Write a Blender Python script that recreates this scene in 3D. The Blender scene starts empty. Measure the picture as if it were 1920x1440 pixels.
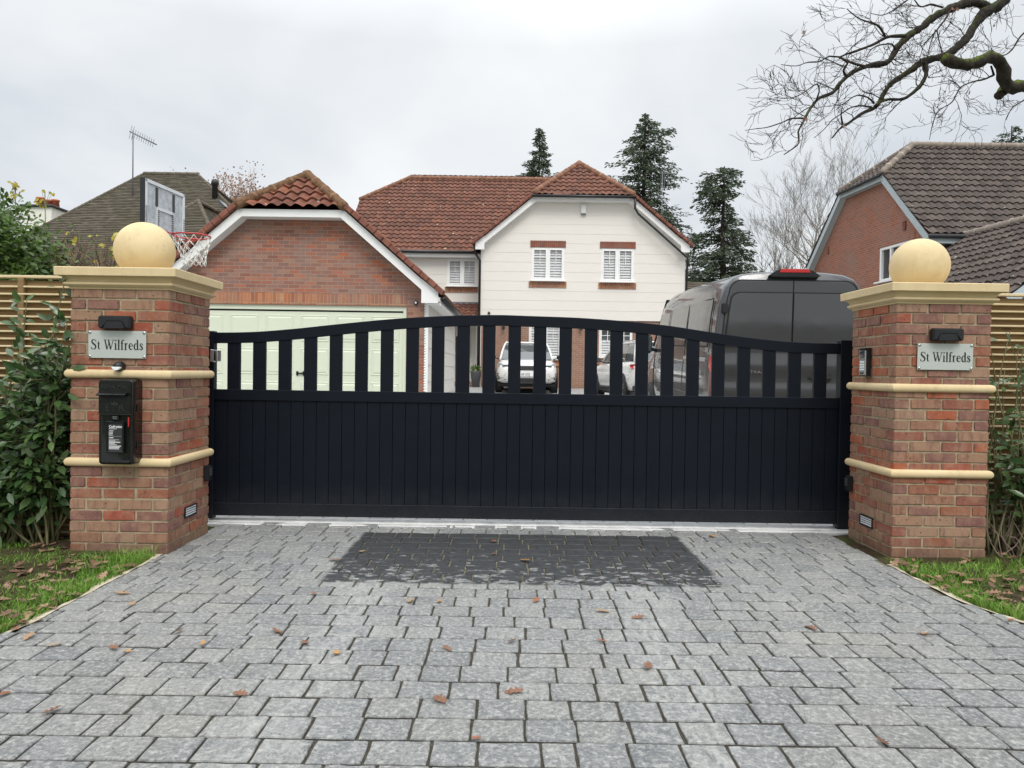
import bpy, bmesh, math, random
from mathutils import Vector, Matrix
R = math.radians
rng = random.Random(7)
U = rng.uniform
scene = bpy.context.scene
COL = scene.collection

# ------------------------------------------------------------------ camera
F = 1380.0; PITCH = 1.0; ROLL = 0.82; CAMH = 1.27
CR = (Matrix.Rotation(R(90 - PITCH), 3, 'X') @ Matrix.Rotation(R(ROLL), 3, 'Z'))
cd = bpy.data.cameras.new('camera'); cam = bpy.data.objects.new('camera', cd); COL.objects.link(cam)
cam.matrix_world = Matrix.Translation((0, 0, CAMH)) @ CR.to_4x4()
cd.sensor_width = 36; cd.lens = 36 * F / 1920; cd.clip_end = 2000; cd.clip_start = 0.05
scene.camera = cam

def W(px, py, Y):
    """the point at distance Y along the road axis seen at this spot of the photograph (a measuring aid)"""
    d = CR @ Vector(((px - 960) / F, -(py - 720) / F, -1))
    t = Y / d.y
    return Vector((d.x * t, Y, CAMH + d.z * t))

def gz(y):
    """height of the rising front garden / drive"""
    pts = [(-500, 0), (6.6, 0), (9.7, .15), (15, .36), (22, .53), (27, .66), (40, .85), (700, 1.0)]
    for (a, za), (b, zb) in zip(pts, pts[1:]):
        if y <= b: return za + (zb - za) * (y - a) / (b - a)
    return 1.0

# ------------------------------------------------------------------ materials
class NB:
    def __init__(s, name):
        s.m = bpy.data.materials.new(name); s.m.use_nodes = True
        s.t = s.m.node_tree; s.t.nodes.clear()
        s.out = s.t.nodes.new('ShaderNodeOutputMaterial')
        s.p = s.t.nodes.new('ShaderNodeBsdfPrincipled')
        s.t.links.new(s.p.outputs[0], s.out.inputs[0])
        s._tc = None
    def n(s, typ, ins=None, **props):
        nd = s.t.nodes.new('ShaderNode' + typ)
        for k, v in props.items(): setattr(nd, k, v)
        for k, v in (ins or {}).items(): s.set(nd, k, v)
        return nd
    def set(s, nd, k, v):
        sk = nd.inputs[k]
        if isinstance(v, bpy.types.NodeSocket): s.t.links.new(v, sk)
        else:
            if hasattr(sk.default_value, '__len__') and hasattr(v, '__len__') and len(v) == 3 and len(sk.default_value) == 4: v = (*v, 1)
            sk.default_value = v
    def P(s, **k):
        mp = dict(base='Base Color', rough='Roughness', metal='Metallic', normal='Normal', spec='Specular IOR Level', coat='Coat Weight', trans='Transmission Weight', alpha='Alpha', crough='Coat Roughness', sss='Subsurface Weight')
        for a, v in k.items(): s.set(s.p, mp[a], v)
        return s.m
    def obj(s):
        if not s._tc: s._tc = s.n('TexCoord')
        return s._tc.outputs['Object']
    def uv(s):
        if not s._tc: s._tc = s.n('TexCoord')
        return s._tc.outputs['UV']
    def noise(s, scale, vec=None, detail=4, rough=.6, dist=0, out=0):
        return s.n('TexNoise', {'Vector': vec if vec else s.obj(), 'Scale': scale, 'Detail': detail, 'Roughness': rough, 'Distortion': dist}).outputs[out]
    def ramp(s, fac, stops, mode='LINEAR'):
        r = s.n('ValToRGB', {'Fac': fac}); cr = r.color_ramp; cr.interpolation = mode
        while len(cr.elements) > 1: cr.elements.remove(cr.elements[-1])
        cr.elements[0].position = stops[0][0]; c = stops[0][1]; cr.elements[0].color = (*c, 1) if hasattr(c, '__len__') else (c, c, c, 1)
        for p, c in stops[1:]:
            e = cr.elements.new(p); e.color = (*c, 1) if hasattr(c, '__len__') else (c, c, c, 1)
        return r.outputs[0]
    def mix(s, f, a, b, mode='MIX'):
        m = s.n('Mix', data_type='RGBA', blend_type=mode)
        for i, v in ((0, f), (6, a), (7, b)):
            sk = m.inputs[i]
            if isinstance(v, bpy.types.NodeSocket): s.t.links.new(v, sk)
            else: sk.default_value = (*v, 1) if hasattr(v, '__len__') else v
        return m.outputs[2]
    def math(s, op, a, b=0.0, c=None):
        m = s.n('Math', operation=op)
        for i, v in enumerate((a, b) if c is None else (a, b, c)):
            if isinstance(v, bpy.types.NodeSocket): s.t.links.new(v, m.inputs[i])
            else: m.inputs[i].default_value = v
        return m.outputs[0]
    def bump(s, h, strength=.3, dist=.01, normal=None):
        d = {'Height': h, 'Strength': strength, 'Distance': dist}
        if normal: d['Normal'] = normal
        return s.n('Bump', d).outputs[0]
    def attr(s, name='rnd'):
        return s.n('Attribute', attribute_name=name).outputs['Fac']
    def vec(s, x, y, z=0.0):
        c = s.n('CombineXYZ')
        for i, v in enumerate((x, y, z)):
            if isinstance(v, bpy.types.NodeSocket): s.t.links.new(v, c.inputs[i])
            else: c.inputs[i].default_value = v
        return c.outputs[0]
    def sep(s, v):
        q = s.n('SeparateXYZ'); s.t.links.new(v, q.inputs[0]); return q.outputs
    def addv(s, a, b):
        q = s.n('VectorMath', operation='ADD'); s.t.links.new(a, q.inputs[0])
        if isinstance(b, bpy.types.NodeSocket): s.t.links.new(b, q.inputs[1])
        else: q.inputs[1].default_value = b
        return q.outputs[0]
    def mulv(s, a, b):
        q = s.n('VectorMath', operation='MULTIPLY'); s.t.links.new(a, q.inputs[0])
        if isinstance(b, bpy.types.NodeSocket): s.t.links.new(b, q.inputs[1])
        else: q.inputs[1].default_value = b
        return q.outputs[0]

MT = {}
def simple(name, col, rough=.5, metal=0.0, var=.12, scale=6, bump=0.0, coat=0.0, spec=.5, bscale=60):
    b = NB(name)
    nz = b.noise(scale, detail=5)
    lo = tuple(c * (1 - var) for c in col); hi = tuple(min(1, c * (1 + var)) for c in col)
    kw = dict(base=b.ramp(nz, [(.3, lo), (.7, hi)]), metal=metal, coat=coat, spec=spec)
    kw['rough'] = b.ramp(b.noise(scale * 2.3), [(.3, max(0, rough - .06)), (.7, min(1, rough + .06))])
    if bump: kw['normal'] = b.bump(b.noise(bscale, detail=6), bump, .004)
    MT[name] = b.P(**kw); return MT[name]

BR = [(0, (.255, .095, .055)), (.13, (.195, .098, .078)), (.26, (.29, .175, .11)), (.38, (.24, .090, .062)), (.5, (.26, .135, .085)),
      (.62, (.33, .092, .042)), (.70, (.30, .195, .13)), (.80, (.185, .088, .075)), (.88, (.29, .072, .042)), (.94, (.25, .155, .105))]
def brick_close():
    b = NB('pillar_brick'); r = b.attr()
    o = b.addv(b.obj(), b.vec(b.math('MULTIPLY', r, 37.0), b.math('MULTIPLY', r, 11.0), 0.0))
    base = b.ramp(r, BR, 'CONSTANT')
    blotch = b.noise(9, o, 5, .65)
    c = b.mix(b.ramp(blotch, [(.42, 0.0), (.68, .7)]), base, (.34, .20, .135))
    c = b.mix(b.ramp(b.noise(13, b.mulv(o, (2.2, 2.2, .5)), 4), [(.5, 0.0), (.68, .6)]), c, (.15, .065, .06))
    c = b.mix(b.ramp(b.noise(60, o, 3), [(.55, 0.0), (.75, .35)]), c, (.42, .27, .20))
    pits = b.n('TexVoronoi', {'Vector': o, 'Scale': 32.0}).outputs['Distance']
    pm = b.math('MULTIPLY', b.ramp(pits, [(.10, 1.0), (.2, 0.0)]), b.ramp(b.noise(7, o), [(.5, 0.0), (.56, 1.0)]))
    c = b.mix(pm, c, (.05, .03, .028))
    dz = b.n('MapRange', {'Value': b.math('ADD', b.sep(b.obj())[2], b.math('MULTIPLY', b.noise(12, detail=4), .14)), 'From Min': .06, 'From Max': .20, 'To Min': .55, 'To Max': 0.0}).outputs[0]
    c = b.mix(dz, c, (.11, .085, .05))
    h = b.math('SUBTRACT', b.noise(110, o, 6, .7), b.math('MULTIPLY', pm, .8))
    n1 = b.bump(b.noise(22, o, 3), .5, .006)
    MT['pbrick'] = b.P(base=c, rough=.85, normal=b.bump(h, .45, .004, n1), spec=.25)
def brick_far(name, ramp, mortar, joint=.011, w=.225, h=.075, soldier=False, contrast=1.0):
    b = NB(name); s = b.sep(b.obj())
    xx = b.math('ADD', s[0], s[1])
    v = b.vec(s[2], xx) if soldier else b.vec(xx, s[2])
    t = b.n('TexBrick', {'Vector': v, 'Color1': (0, 0, 0), 'Color2': (1, 1, 1), 'Mortar': (0, 0, 0), 'Scale': 1.0, 'Mortar Size': joint * .5, 'Mortar Smooth': .3, 'Bias': 0.0, 'Brick Width': w, 'Row Height': h})
    if soldier: t.offset = 0
    c = b.ramp(t.outputs['Color'], ramp)
    c = b.mix(b.ramp(b.noise(7, detail=5), [(.35, 0.0), (.75, .45)]), c, (.16, .085, .07))
    c = b.mix(b.ramp(b.noise(1.1, detail=4), [(.42, 0.0), (.66, .55)]), c, (.235, .165, .145))
    c = b.mix(b.ramp(b.noise(40, detail=3), [(.45, 0.0), (.8, .4)]), c, (.36, .24, .18))
    c = b.mix(t.outputs['Fac'], c, mortar)
    hh = b.math('SUBTRACT', b.math('MULTIPLY', b.noise(80), .3), t.outputs['Fac'])
    MT[name] = b.P(base=c, rough=.88, normal=b.bump(hh, .5, .006), spec=.2)
def materials():
    brick_close()
    brick_far('gbrick', [(0, (.22, .085, .065)), (.2, (.31, .115, .075)), (.4, (.25, .135, .115)), (.6, (.36, .19, .135)), (.8, (.42, .115, .055)), (1, (.21, .11, .10))], (.30, .25, .19))
    brick_far('hbrick', [(0, (.26, .13, .09)), (.5, (.33, .18, .125)), (1, (.30, .15, .10))], (.42, .35, .27))
    brick_far('nbrick', [(0, (.27, .09, .055)), (.3, (.36, .12, .07)), (.6, (.33, .13, .085)), (1, (.25, .10, .07))], (.36, .27, .21))
    brick_far('soldier', [(0, (.40, .13, .055)), (.3, (.52, .22, .10)), (.55, (.30, .09, .05)), (.8, (.44, .16, .07)), (1, (.50, .27, .15))], (.36, .27, .18), w=.225, h=.075, soldier=True)
    brick_far('dsoldier', [(0, (.22, .055, .03)), (.5, (.30, .085, .045)), (1, (.17, .045, .03))], (.10, .05, .04), w=.225, h=.075, soldier=True)
    simple('mortar', (.34, .285, .19), .95, var=.25, scale=25, bump=.6, bscale=160, spec=.1)
    # sandstone colour cast stone
    b = NB('cast_stone')
    c = b.ramp(b.noise(3.5, detail=6), [(.3, (.58, .45, .255)), (.7, (.67, .54, .33))])
    c = b.mix(b.ramp(b.noise(240, detail=2), [(.55, 0.0), (.75, .3)]), c, (.40, .29, .13))
    c = b.mix(b.ramp(b.noise(7, b.mulv(b.obj(), (1.0, 1.0, .45)), 6, .7), [(.52, 0.0), (.75, .5)]), c, (.44, .35, .20))
    c = b.mix(b.ramp(b.noise(38, detail=4), [(.64, 0.0), (.72, .45)]), c, (.30, .23, .12))
    MT['stone'] = b.P(base=c, rough=.8, normal=b.bump(b.noise(190, detail=5), .25, .002), spec=.25)
    # gate
    b = NB('gate_coating')
    gz_ = b.n('MapRange', {'Value': b.math('ADD', b.sep(b.obj())[2], b.math('MULTIPLY', b.noise(8, detail=6), .25)), 'From Min': .08, 'From Max': .42, 'To Min': .30, 'To Max': .0}).outputs[0]
    gc = b.mix(b.math('MULTIPLY', gz_, b.noise(45, detail=5)), b.ramp(b.noise(5), [(.3, (.0030, .0052, .0098)), (.7, (.0044, .0070, .0125))]), (.10, .095, .085))
    MT['gate'] = b.P(base=gc, rough=b.ramp(b.noise(30, detail=6), [(.3, .44), (.7, .54)]), spec=.17, normal=b.bump(b.noise(700, detail=2), .08, .0006))
    simple('black_plastic', (.012, .013, .015), .38, var=.2, spec=.4, bump=.1, bscale=200)
    simple('box_black', (.005, .005, .0055), .26, var=.3, scale=15, coat=.2, spec=.35, bump=.12, bscale=50)
    simple('white_upvc', (.80, .80, .79), .35, var=.02)
    simple('fascia_grey', (.42, .48, .50), .45, var=.04)
    simple('gutter_black', (.012, .012, .013), .35, var=.1)
    simple('galv', (.50, .52, .54), .42, 1.0, var=.15, scale=20)
    simple('white_lens', (.75, .78, .80), .25, var=.03)
    simple('silver', (.55, .56, .57), .3, .9, var=.05)
    simple('text_black', (.008, .008, .010), .4, var=.02)
    simple('text_white', (.72, .72, .72), .5, var=.02)
    simple('emboss', (.018, .018, .02), .3, var=.02)
    simple('red_paint', (.45, .02, .02), .35, var=.1)
    simple('net_cord', (.72, .70, .65), .8, var=.08)
    simple('concrete', (.48, .42, .31), .9, var=.2, scale=9, bump=.5, bscale=90)
    simple('track_conc', (.55, .55, .54), .8, var=.2, scale=9, bump=.3, bscale=90)
    simple('flue', (.035, .035, .038), .6)
    simple('terracotta', (.42, .12, .06), .8, var=.15)
    simple('white_render', (.74, .72, .66), .9, var=.05, bump=.2)
    simple('blind', (.82, .83, .84), .6, var=.03)
    simple('tyre', (.018, .018, .019), .8, var=.1)
    simple('rim', (.32, .33, .34), .3, .9)
    simple('groove', (.0012, .0014, .0018), .9, spec=.05)
    simple('rubber', (.010, .010, .011), .7)
    simple('interior', (.02, .022, .025), .6)
    simple('room', (.34, .36, .38), .8)
    simple('yellow_leaf', (.50, .40, .04), .6, var=.25, scale=8)
    simple('yellow_plate', (.65, .50, .03), .4, var=.02)
    simple('soil_pot', (.10, .105, .11), .7)
    # coloured board cladding
    b = NB('cladding')
    s = b.sep(b.obj())
    g = b.noise(1.0, b.mulv(b.obj(), (3.0, 3.0, 60.0)), 4)
    c = b.ramp(g, [(.3, (.70, .67, .62)), (.7, (.745, .715, .665))])
    c = b.mix(b.ramp(b.noise(.7, detail=4), [(.4, 0.0), (.8, .25)]), c, (.66, .625, .57))
    MT['clad'] = b.P(base=c, rough=.62, normal=b.bump(g, .1, .003), spec=.3)
    # garage door
    simple('garage_green', (.62, .66, .53), .4, var=.02, scale=1)
    simple('door_pale', (.74, .76, .72), .4, var=.02, scale=1)
    # glass
    b = NB('window_glass'); MT['glass'] = b.P(base=(.02, .025, .03), rough=.03, spec=.8, alpha=.10, normal=b.bump(b.noise(1.3, detail=1), .04, .05))
    b = NB('dark_glass'); MT['dglass'] = b.P(base=(.05, .053, .056), rough=b.ramp(b.noise(5), [(.3, .05), (.7, .14)]), spec=.7, coat=.2, crough=.08, normal=b.bump(b.noise(1.6, detail=2), .06, .05))
    b = NB('car_glass'); MT['cglass'] = b.P(base=(.05, .06, .065), rough=.05, spec=.9, coat=.5, crough=.03)
    # car paint
    b = NB('van_paint')
    MT['vpaint'] = b.P(base=b.mix(b.ramp(b.noise(900, detail=1), [(.55, 0.0), (.7, .5)]), (.055, .058, .062), (.12, .125, .13)), metal=.5, rough=b.ramp(b.noise(3, detail=6), [(.3, .27), (.7, .38)]), coat=.9, crough=.05, normal=b.bump(b.noise(1.2, detail=1), .06, .05))
    b = NB('white_paint')
    MT['wpaint'] = b.P(base=b.ramp(b.noise(2), [(.3, (.66, .655, .63)), (.7, (.72, .715, .69))]), rough=.3, coat=.9, crough=.04)
    simple('red_lens', (.50, .010, .010), .3, var=.1, coat=.3)
    simple('head_lens', (.45, .48, .50), .1, .4, var=.2, scale=30, coat=.8)
    # plaque
    b = NB('plaque_steel')
    g = b.noise(1.0, b.mulv(b.obj(), (12.0, 12.0, 420.0)), 3)
    MT['plaque'] = b.P(base=b.ramp(g, [(.3, (.43, .46, .43)), (.7, (.50, .53, .495))]), metal=.25, rough=.42, coat=.9, crough=.05)
    b = NB('acrylic'); MT['acrylic'] = b.P(base=(.75, .8, .77), rough=.03, alpha=.25)
    # backboard
    b = NB('backboard_face')
    c = b.ramp(b.noise(14, detail=8, rough=.75), [(.35, (.30, .32, .35)), (.6, (.50, .53, .56))])
    MT['board'] = b.P(base=c, rough=.5)
    simple('board_frame', (.62, .64, .67), .45, var=.1)
    # fence wood
    b = NB('fence_board')
    g = b.noise(1.0, b.mulv(b.obj(), (2.2, 6.0, 45.0)), 6, .65, .6)
    c = b.ramp(g, [(.3, (.15, .095, .04)), (.55, (.24, .155, .068)), (.75, (.18, .12, .05))])
    kn = b.n('TexVoronoi', {'Vector': b.mulv(b.obj(), (2.6, 1.0, 9.0)), 'Scale': 1.0}).outputs['Distance']
    c = b.mix(b.ramp(kn, [(.06, .8), (.13, 0.0)]), c, (.10, .055, .03))
    MT['fboard'] = b.P(base=c, rough=.75, normal=b.bump(g, .2, .004))
    b = NB('fence_batten')
    g = b.noise(1.0, b.mulv(b.obj(), (3.0, 6.0, 70.0)), 6, .65)
    MT['fbatten'] = b.P(base=b.ramp(g, [(.3, (.56, .44, .25)), (.7, (.70, .58, .37))]), rough=.75, normal=b.bump(g, .2, .003))
    # roofs
    def tiles(name, cols, moss, lich=(.55, .50, .42), mossamt=.3, streak=.5):
        b = NB(name); u = b.uv(); s = b.sep(u)
        fl = b.vec(b.math('FLOOR', s[0]), b.math('FLOOR', s[1]))
        wn = b.n('TexWhiteNoise', {'Vector': fl}, noise_dimensions='2D').outputs['Value']
        c = b.ramp(wn, [(i / max(1, len(cols) - 1), q) for i, q in enumerate(cols)])
        c = b.mix(b.ramp(b.noise(7, detail=6, rough=.7), [(.42, 0.0), (.75, streak)]), c, moss)
        c = b.mix(b.ramp(b.noise(.8, detail=5, rough=.7), [(.48, 0.0), (.75, mossamt)]), c, moss)
        c = b.mix(b.ramp(b.noise(5.5, detail=2), [(.71, 0.0), (.73, .9)]), c, lich)
        c = b.mix(b.ramp(b.noise(30, detail=4), [(.45, 0.0), (.8, .3)]), c, tuple(min(1, q * 1.7) for q in cols[1]))
        MT[name] = b.P(base=c, rough=.85, normal=b.bump(b.noise(70, detail=5), .35, .006), spec=.2)
    tiles('tile_red', [(.125, .056, .040), (.165, .070, .046), (.10, .048, .037), (.20, .088, .058), (.145, .064, .047)], (.06, .042, .034))
    tiles('tile_redm', [(.17, .062, .04), (.23, .082, .05), (.14, .052, .038), (.28, .105, .06)], (.045, .034, .026), mossamt=.75, streak=.85)
    tiles('tile_dark', [(.075, .060, .053), (.105, .083, .073), (.055, .045, .042), (.13, .103, .09)], (.04, .035, .032), lich=(.38, .36, .32))
    tiles('tile_plain', [(.075, .062, .048), (.105, .088, .068), (.06, .05, .04), (.13, .108, .085)], (.055, .055, .022), lich=(.25, .23, .17), mossamt=.85)
    simple('verge_red', (.19, .072, .048), .85, var=.45, scale=5, bump=.4)
    simple('ridge_red', (.27, .135, .085), .85, var=.35, scale=5, bump=.3)
    simple('ridge_brown', (.13, .108, .082), .9, var=.35, scale=9, bump=.4)
    simple('ridge_moss', (.19, .105, .055), .9, var=.5, scale=12, bump=.6, bscale=40)
    simple('ridge_grey', (.30, .25, .21), .85, var=.25, scale=5, bump=.3)
    simple('ridge_tan', (.30, .25, .17), .85, var=.25, scale=5, bump=.3)
    simple('lead', (.16, .17, .185), .6, var=.15)
    # setts
    b = NB('stone_setts'); r = b.attr()
    o = b.addv(b.obj(), b.vec(b.math('MULTIPLY', r, 23.0), b.math('MULTIPLY', r, 51.0), 0.0))
    rot = b.n('VectorRotate', {'Vector': o, 'Angle': b.math('MULTIPLY', r, 2.4)}, rotation_type='Z_AXIS').outputs[0]
    c = b.ramp(r, [(0, (.155, .163, .173)), (.2, (.225, .230, .235)), (.4, (.185, .19, .195)), (.6, (.275, .277, .272)), (.8, (.20, .205, .21)), (1, (.245, .245, .235))])
    rid = b.noise(9, b.mulv(rot, (1.0, 2.8, 1.0)), 8, .78, 1.4)
    c = b.mix(b.ramp(rid, [(.50, 0.0), (.64, .5)]), c, (.44, .44, .42))
    c = b.mix(b.ramp(rid, [(.32, .75), (.46, 0.0)]), c, (.10, .108, .118))
    c = b.mix(b.ramp(b.noise(45, o, 5, .7), [(.48, 0.0), (.66, .75)]), c, (.52, .515, .49))
    c = b.mix(b.ramp(b.noise(80, o, 3), [(.33, .7), (.47, 0.0)]), c, (.09, .098, .108))
    c = b.mix(b.ramp(b.noise(.9, detail=4), [(.5, 0.0), (.8, .3)]), c, (.42, .39, .31))
    # grime near the right hand pillar and a darker, sealed rectangle before the gate with a worn surface
    s = b.sep(b.obj())
    nz = b.math('MULTIPLY', b.math('SUBTRACT', b.noise(6, detail=4), .5), .07)
    def band(v, lo, hi, soft=.015):
        a = b.n('MapRange', {'Value': v, 'From Min': lo - soft, 'From Max': lo + soft}).outputs[0]
        d = b.n('MapRange', {'Value': v, 'From Min': hi - soft, 'From Max': hi + soft, 'To Min': 1.0, 'To Max': 0.0}).outputs[0]
        return b.math('MULTIPLY', a, d)
    pm = b.math('MULTIPLY', band(b.math('ADD', s[0], nz), -1.13, 1.30), band(b.math('ADD', s[1], nz), 4.36, 5.72))
    ho = b.noise(9, b.mulv(b.obj(), (1.0, 1.8, 1.0)), 5, .7)
    edge = b.n('MapRange', {'Value': s[1], 'From Min': 4.35, 'From Max': 5.5, 'To Min': .50, 'To Max': .70}).outputs[0]
    holes = b.n('MapRange', {'Value': b.math('SUBTRACT', ho, edge), 'From Min': 0.0, 'From Max': .03, 'To Min': 1.0, 'To Max': .10}).outputs[0]
    pm = b.math('MULTIPLY', pm, holes)
    c = b.mix(b.math('MULTIPLY', pm, .95), c, b.ramp(b.noise(30, o, 5), [(.3, (.014, .016, .019)), (.75, (.052, .055, .06))]))
    # pale tyre tracks worn along the drive
    wob = b.math('MULTIPLY', b.math('SUBTRACT', b.noise(1.3, detail=3), .5), .25)
    tr = b.math('ADD', band(b.math('ADD', s[0], wob), -.95, -.68, .10), band(b.math('ADD', s[0], wob), .55, .85, .10))
    c = b.mix(b.math('MULTIPLY', b.math('MULTIPLY', tr, b.ramp(b.noise(26, b.mulv(b.obj(), (1.0, .35, 1.0)), 6, .7), [(.42, 0.0), (.6, .5)])), b.math('SUBTRACT', 1.0, pm)), c, (.50, .50, .48))
    sp = b.math('MULTIPLY', b.ramp(b.noise(7.5, b.addv(b.obj(), (3.1, 7.7, 0)), 3), [(.735, 0.0), (.75, .85)]), 1.0)
    c = b.mix(sp, c, (.03, .03, .033))
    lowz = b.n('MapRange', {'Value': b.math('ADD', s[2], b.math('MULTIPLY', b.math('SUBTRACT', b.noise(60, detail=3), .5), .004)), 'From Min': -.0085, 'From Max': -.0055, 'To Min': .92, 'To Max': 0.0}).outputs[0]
    c = b.mix(lowz, c, (.035, .031, .024))  # sett sides coloured dark: jointing dirt, plus the shadow line of the gaps painted in
    c = b.mix(1.0, c, (.88, .88, .87), 'MULTIPLY')
    h = b.math('ADD', b.math('MULTIPLY', rid, .9), b.math('MULTIPLY', b.noise(60, o, 6, .7), .5))
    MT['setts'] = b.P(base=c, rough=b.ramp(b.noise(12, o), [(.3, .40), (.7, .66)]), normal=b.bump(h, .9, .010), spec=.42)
    # inner drive
    b = NB('inner_drive'); s = b.sep(b.obj())
    t = b.n('TexBrick', {'Vector': b.vec(s[0], s[1]), 'Color1': (.27, .28, .29), 'Color2': (.40, .40, .39), 'Mortar': (.14, .13, .11), 'Scale': 1.0, 'Mortar Size': .008, 'Brick Width': .2, 'Row Height': .16})
    MT['inner'] = b.P(base=t.outputs['Color'], rough=.6)
    b = NB('joint_sand')
    c = b.ramp(b.noise(40, detail=6, rough=.8), [(.3, (.03, .028, .022)), (.6, (.075, .068, .052)), (.8, (.15, .14, .105))])
    yy = b.n('MapRange', {'Value': b.sep(b.obj())[1], 'From Min': 4.0, 'From Max': 4.8, 'To Min': 0.0, 'To Max': .55}).outputs[0]
    c = b.mix(yy, c, (.26, .235, .165))
    MT['joint'] = b.P(base=c, rough=.95, normal=b.bump(b.noise(200, detail=4), .7, .004), spec=.1)
    # soil
    b = NB('soil')
    c = b.ramp(b.noise(9, detail=8, rough=.75), [(.3, (.022, .015, .010)), (.55, (.055, .038, .024)), (.75, (.085, .06, .04))])
    c = b.mix(b.ramp(b.noise(3, detail=4), [(.45, 0.0), (.65, .6)]), c, (.06, .10, .02))
    MT['soil'] = b.P(base=c, rough=.95, normal=b.bump(b.noise(40, detail=8), .9, .02), spec=.1)
    b = NB('lawn')
    c = b.ramp(b.noise(2, detail=8, rough=.75), [(.3, (.04, .075, .018)), (.7, (.08, .12, .03))])
    MT['lawn'] = b.P(base=c, rough=.95, normal=b.bump(b.noise(40, detail=8), .9, .02), spec=.1)
    def leafy(name, cols, rough=.5, trans=0.0, spec=.4):
        b = NB(name); r = b.attr()
        c = b.ramp(r, [(i / max(1, len(cols) - 1), q) for i, q in enumerate(cols)])
        c = b.mix(b.ramp(b.noise(25), [(.4, 0.0), (.8, .35)]), c, tuple(q * .6 for q in cols[0]))
        MT[name] = b.P(base=c, rough=rough, spec=spec)
        if trans:
            tr = b.n('BsdfTranslucent', {'Color': c}); ms = b.n('MixShader', {'Fac': trans})
            b.t.links.new(b.p.outputs[0], ms.inputs[1]); b.t.links.new(tr.outputs[0], ms.inputs[2]); b.t.links.new(ms.outputs[0], b.out.inputs[0])
    leafy('laurel', [(.03, .065, .022), (.05, .105, .03), (.095, .16, .05), (.042, .08, .03), (.13, .19, .07)], .25, .15, .6)  # lighter tones paint glossy highlights into the leaf colour
    leafy('privet', [(.045, .09, .015), (.07, .13, .02), (.10, .17, .03), (.055, .10, .02)], .4, .2)
    leafy('grass', [(.09, .19, .022), (.14, .28, .035), (.19, .36, .05), (.25, .38, .08), (.30, .30, .12)], .5, .3)
    leafy('conifer', [(.055, .082, .058), (.075, .105, .06), (.11, .135, .075), (.06, .09, .066)], .7, .25)
    leafy('dead_leaf', [(.30, .10, .045), (.24, .12, .07), (.13, .07, .045), (.40, .26, .15), (.52, .27, .07)], .6, .15)
    leafy('litter', [(.16, .085, .05), (.24, .14, .085), (.11, .06, .04), (.36, .24, .15), (.22, .10, .06)], .75, .1)
    leafy('oak_leaf', [(.26, .14, .10), (.30, .18, .13), (.20, .11, .08)], .7, .2)
    leafy('maple', [(.45, .36, .04), (.36, .34, .05), (.5, .42, .08)], .5, .3)
    b = NB('bark')
    c = b.ramp(b.noise(9, b.mulv(b.obj(), (1.0, 1.0, 1.0)), 6), [(.3, (.022, .018, .015)), (.7, (.065, .052, .042))])
    MT['bark'] = b.P(base=c, rough=.95, normal=b.bump(b.noise(40, detail=6), .8, .01), spec=.15)
    b = NB('thin_moss_bark'); up = b.sep(b.n('NewGeometry').outputs['Normal'])[2]
    c = b.ramp(b.noise(14, detail=6), [(.3, (.014, .012, .011)), (.7, (.045, .038, .032))])
    c = b.mix(b.ramp(b.math('ADD', b.math('MULTIPLY', up, .18), b.noise(4, detail=6)), [(.58, 0.0), (.74, .7)]), c, (.06, .075, .018))
    MT['bough'] = b.P(base=c, rough=.95, normal=b.bump(b.noise(60, detail=6), .8, .01), spec=.15)
    b = NB('mossy_bark')
    c = b.ramp(b.noise(14, detail=6), [(.3, (.02, .017, .014)), (.7, (.06, .05, .04))])
    nrm = b.n('NewGeometry').outputs['Normal']; up = b.sep(nrm)[2]
    mm = b.math('ADD', b.math('MULTIPLY', up, .22), b.noise(5, detail=5))
    c = b.mix(b.ramp(mm, [(.50, 0.0), (.66, .9)]), c, b.ramp(b.noise(60), [(.3, (.05, .075, .012)), (.7, (.12, .15, .025))]))
    MT['moss'] = b.P(base=c, rough=.95, normal=b.bump(b.noise(60, detail=6), .8, .01), spec=.15)
    simple('bare_bark', (.17, .15, .13), .95, var=.3)
    simple('twig_pale', (.30, .22, .17), .95, var=.3)
    simple('twig_brown', (.15, .105, .07), .9, var=.35)
    simple('twig_green', (.16, .15, .07), .8, var=.3)
materials()

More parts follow.
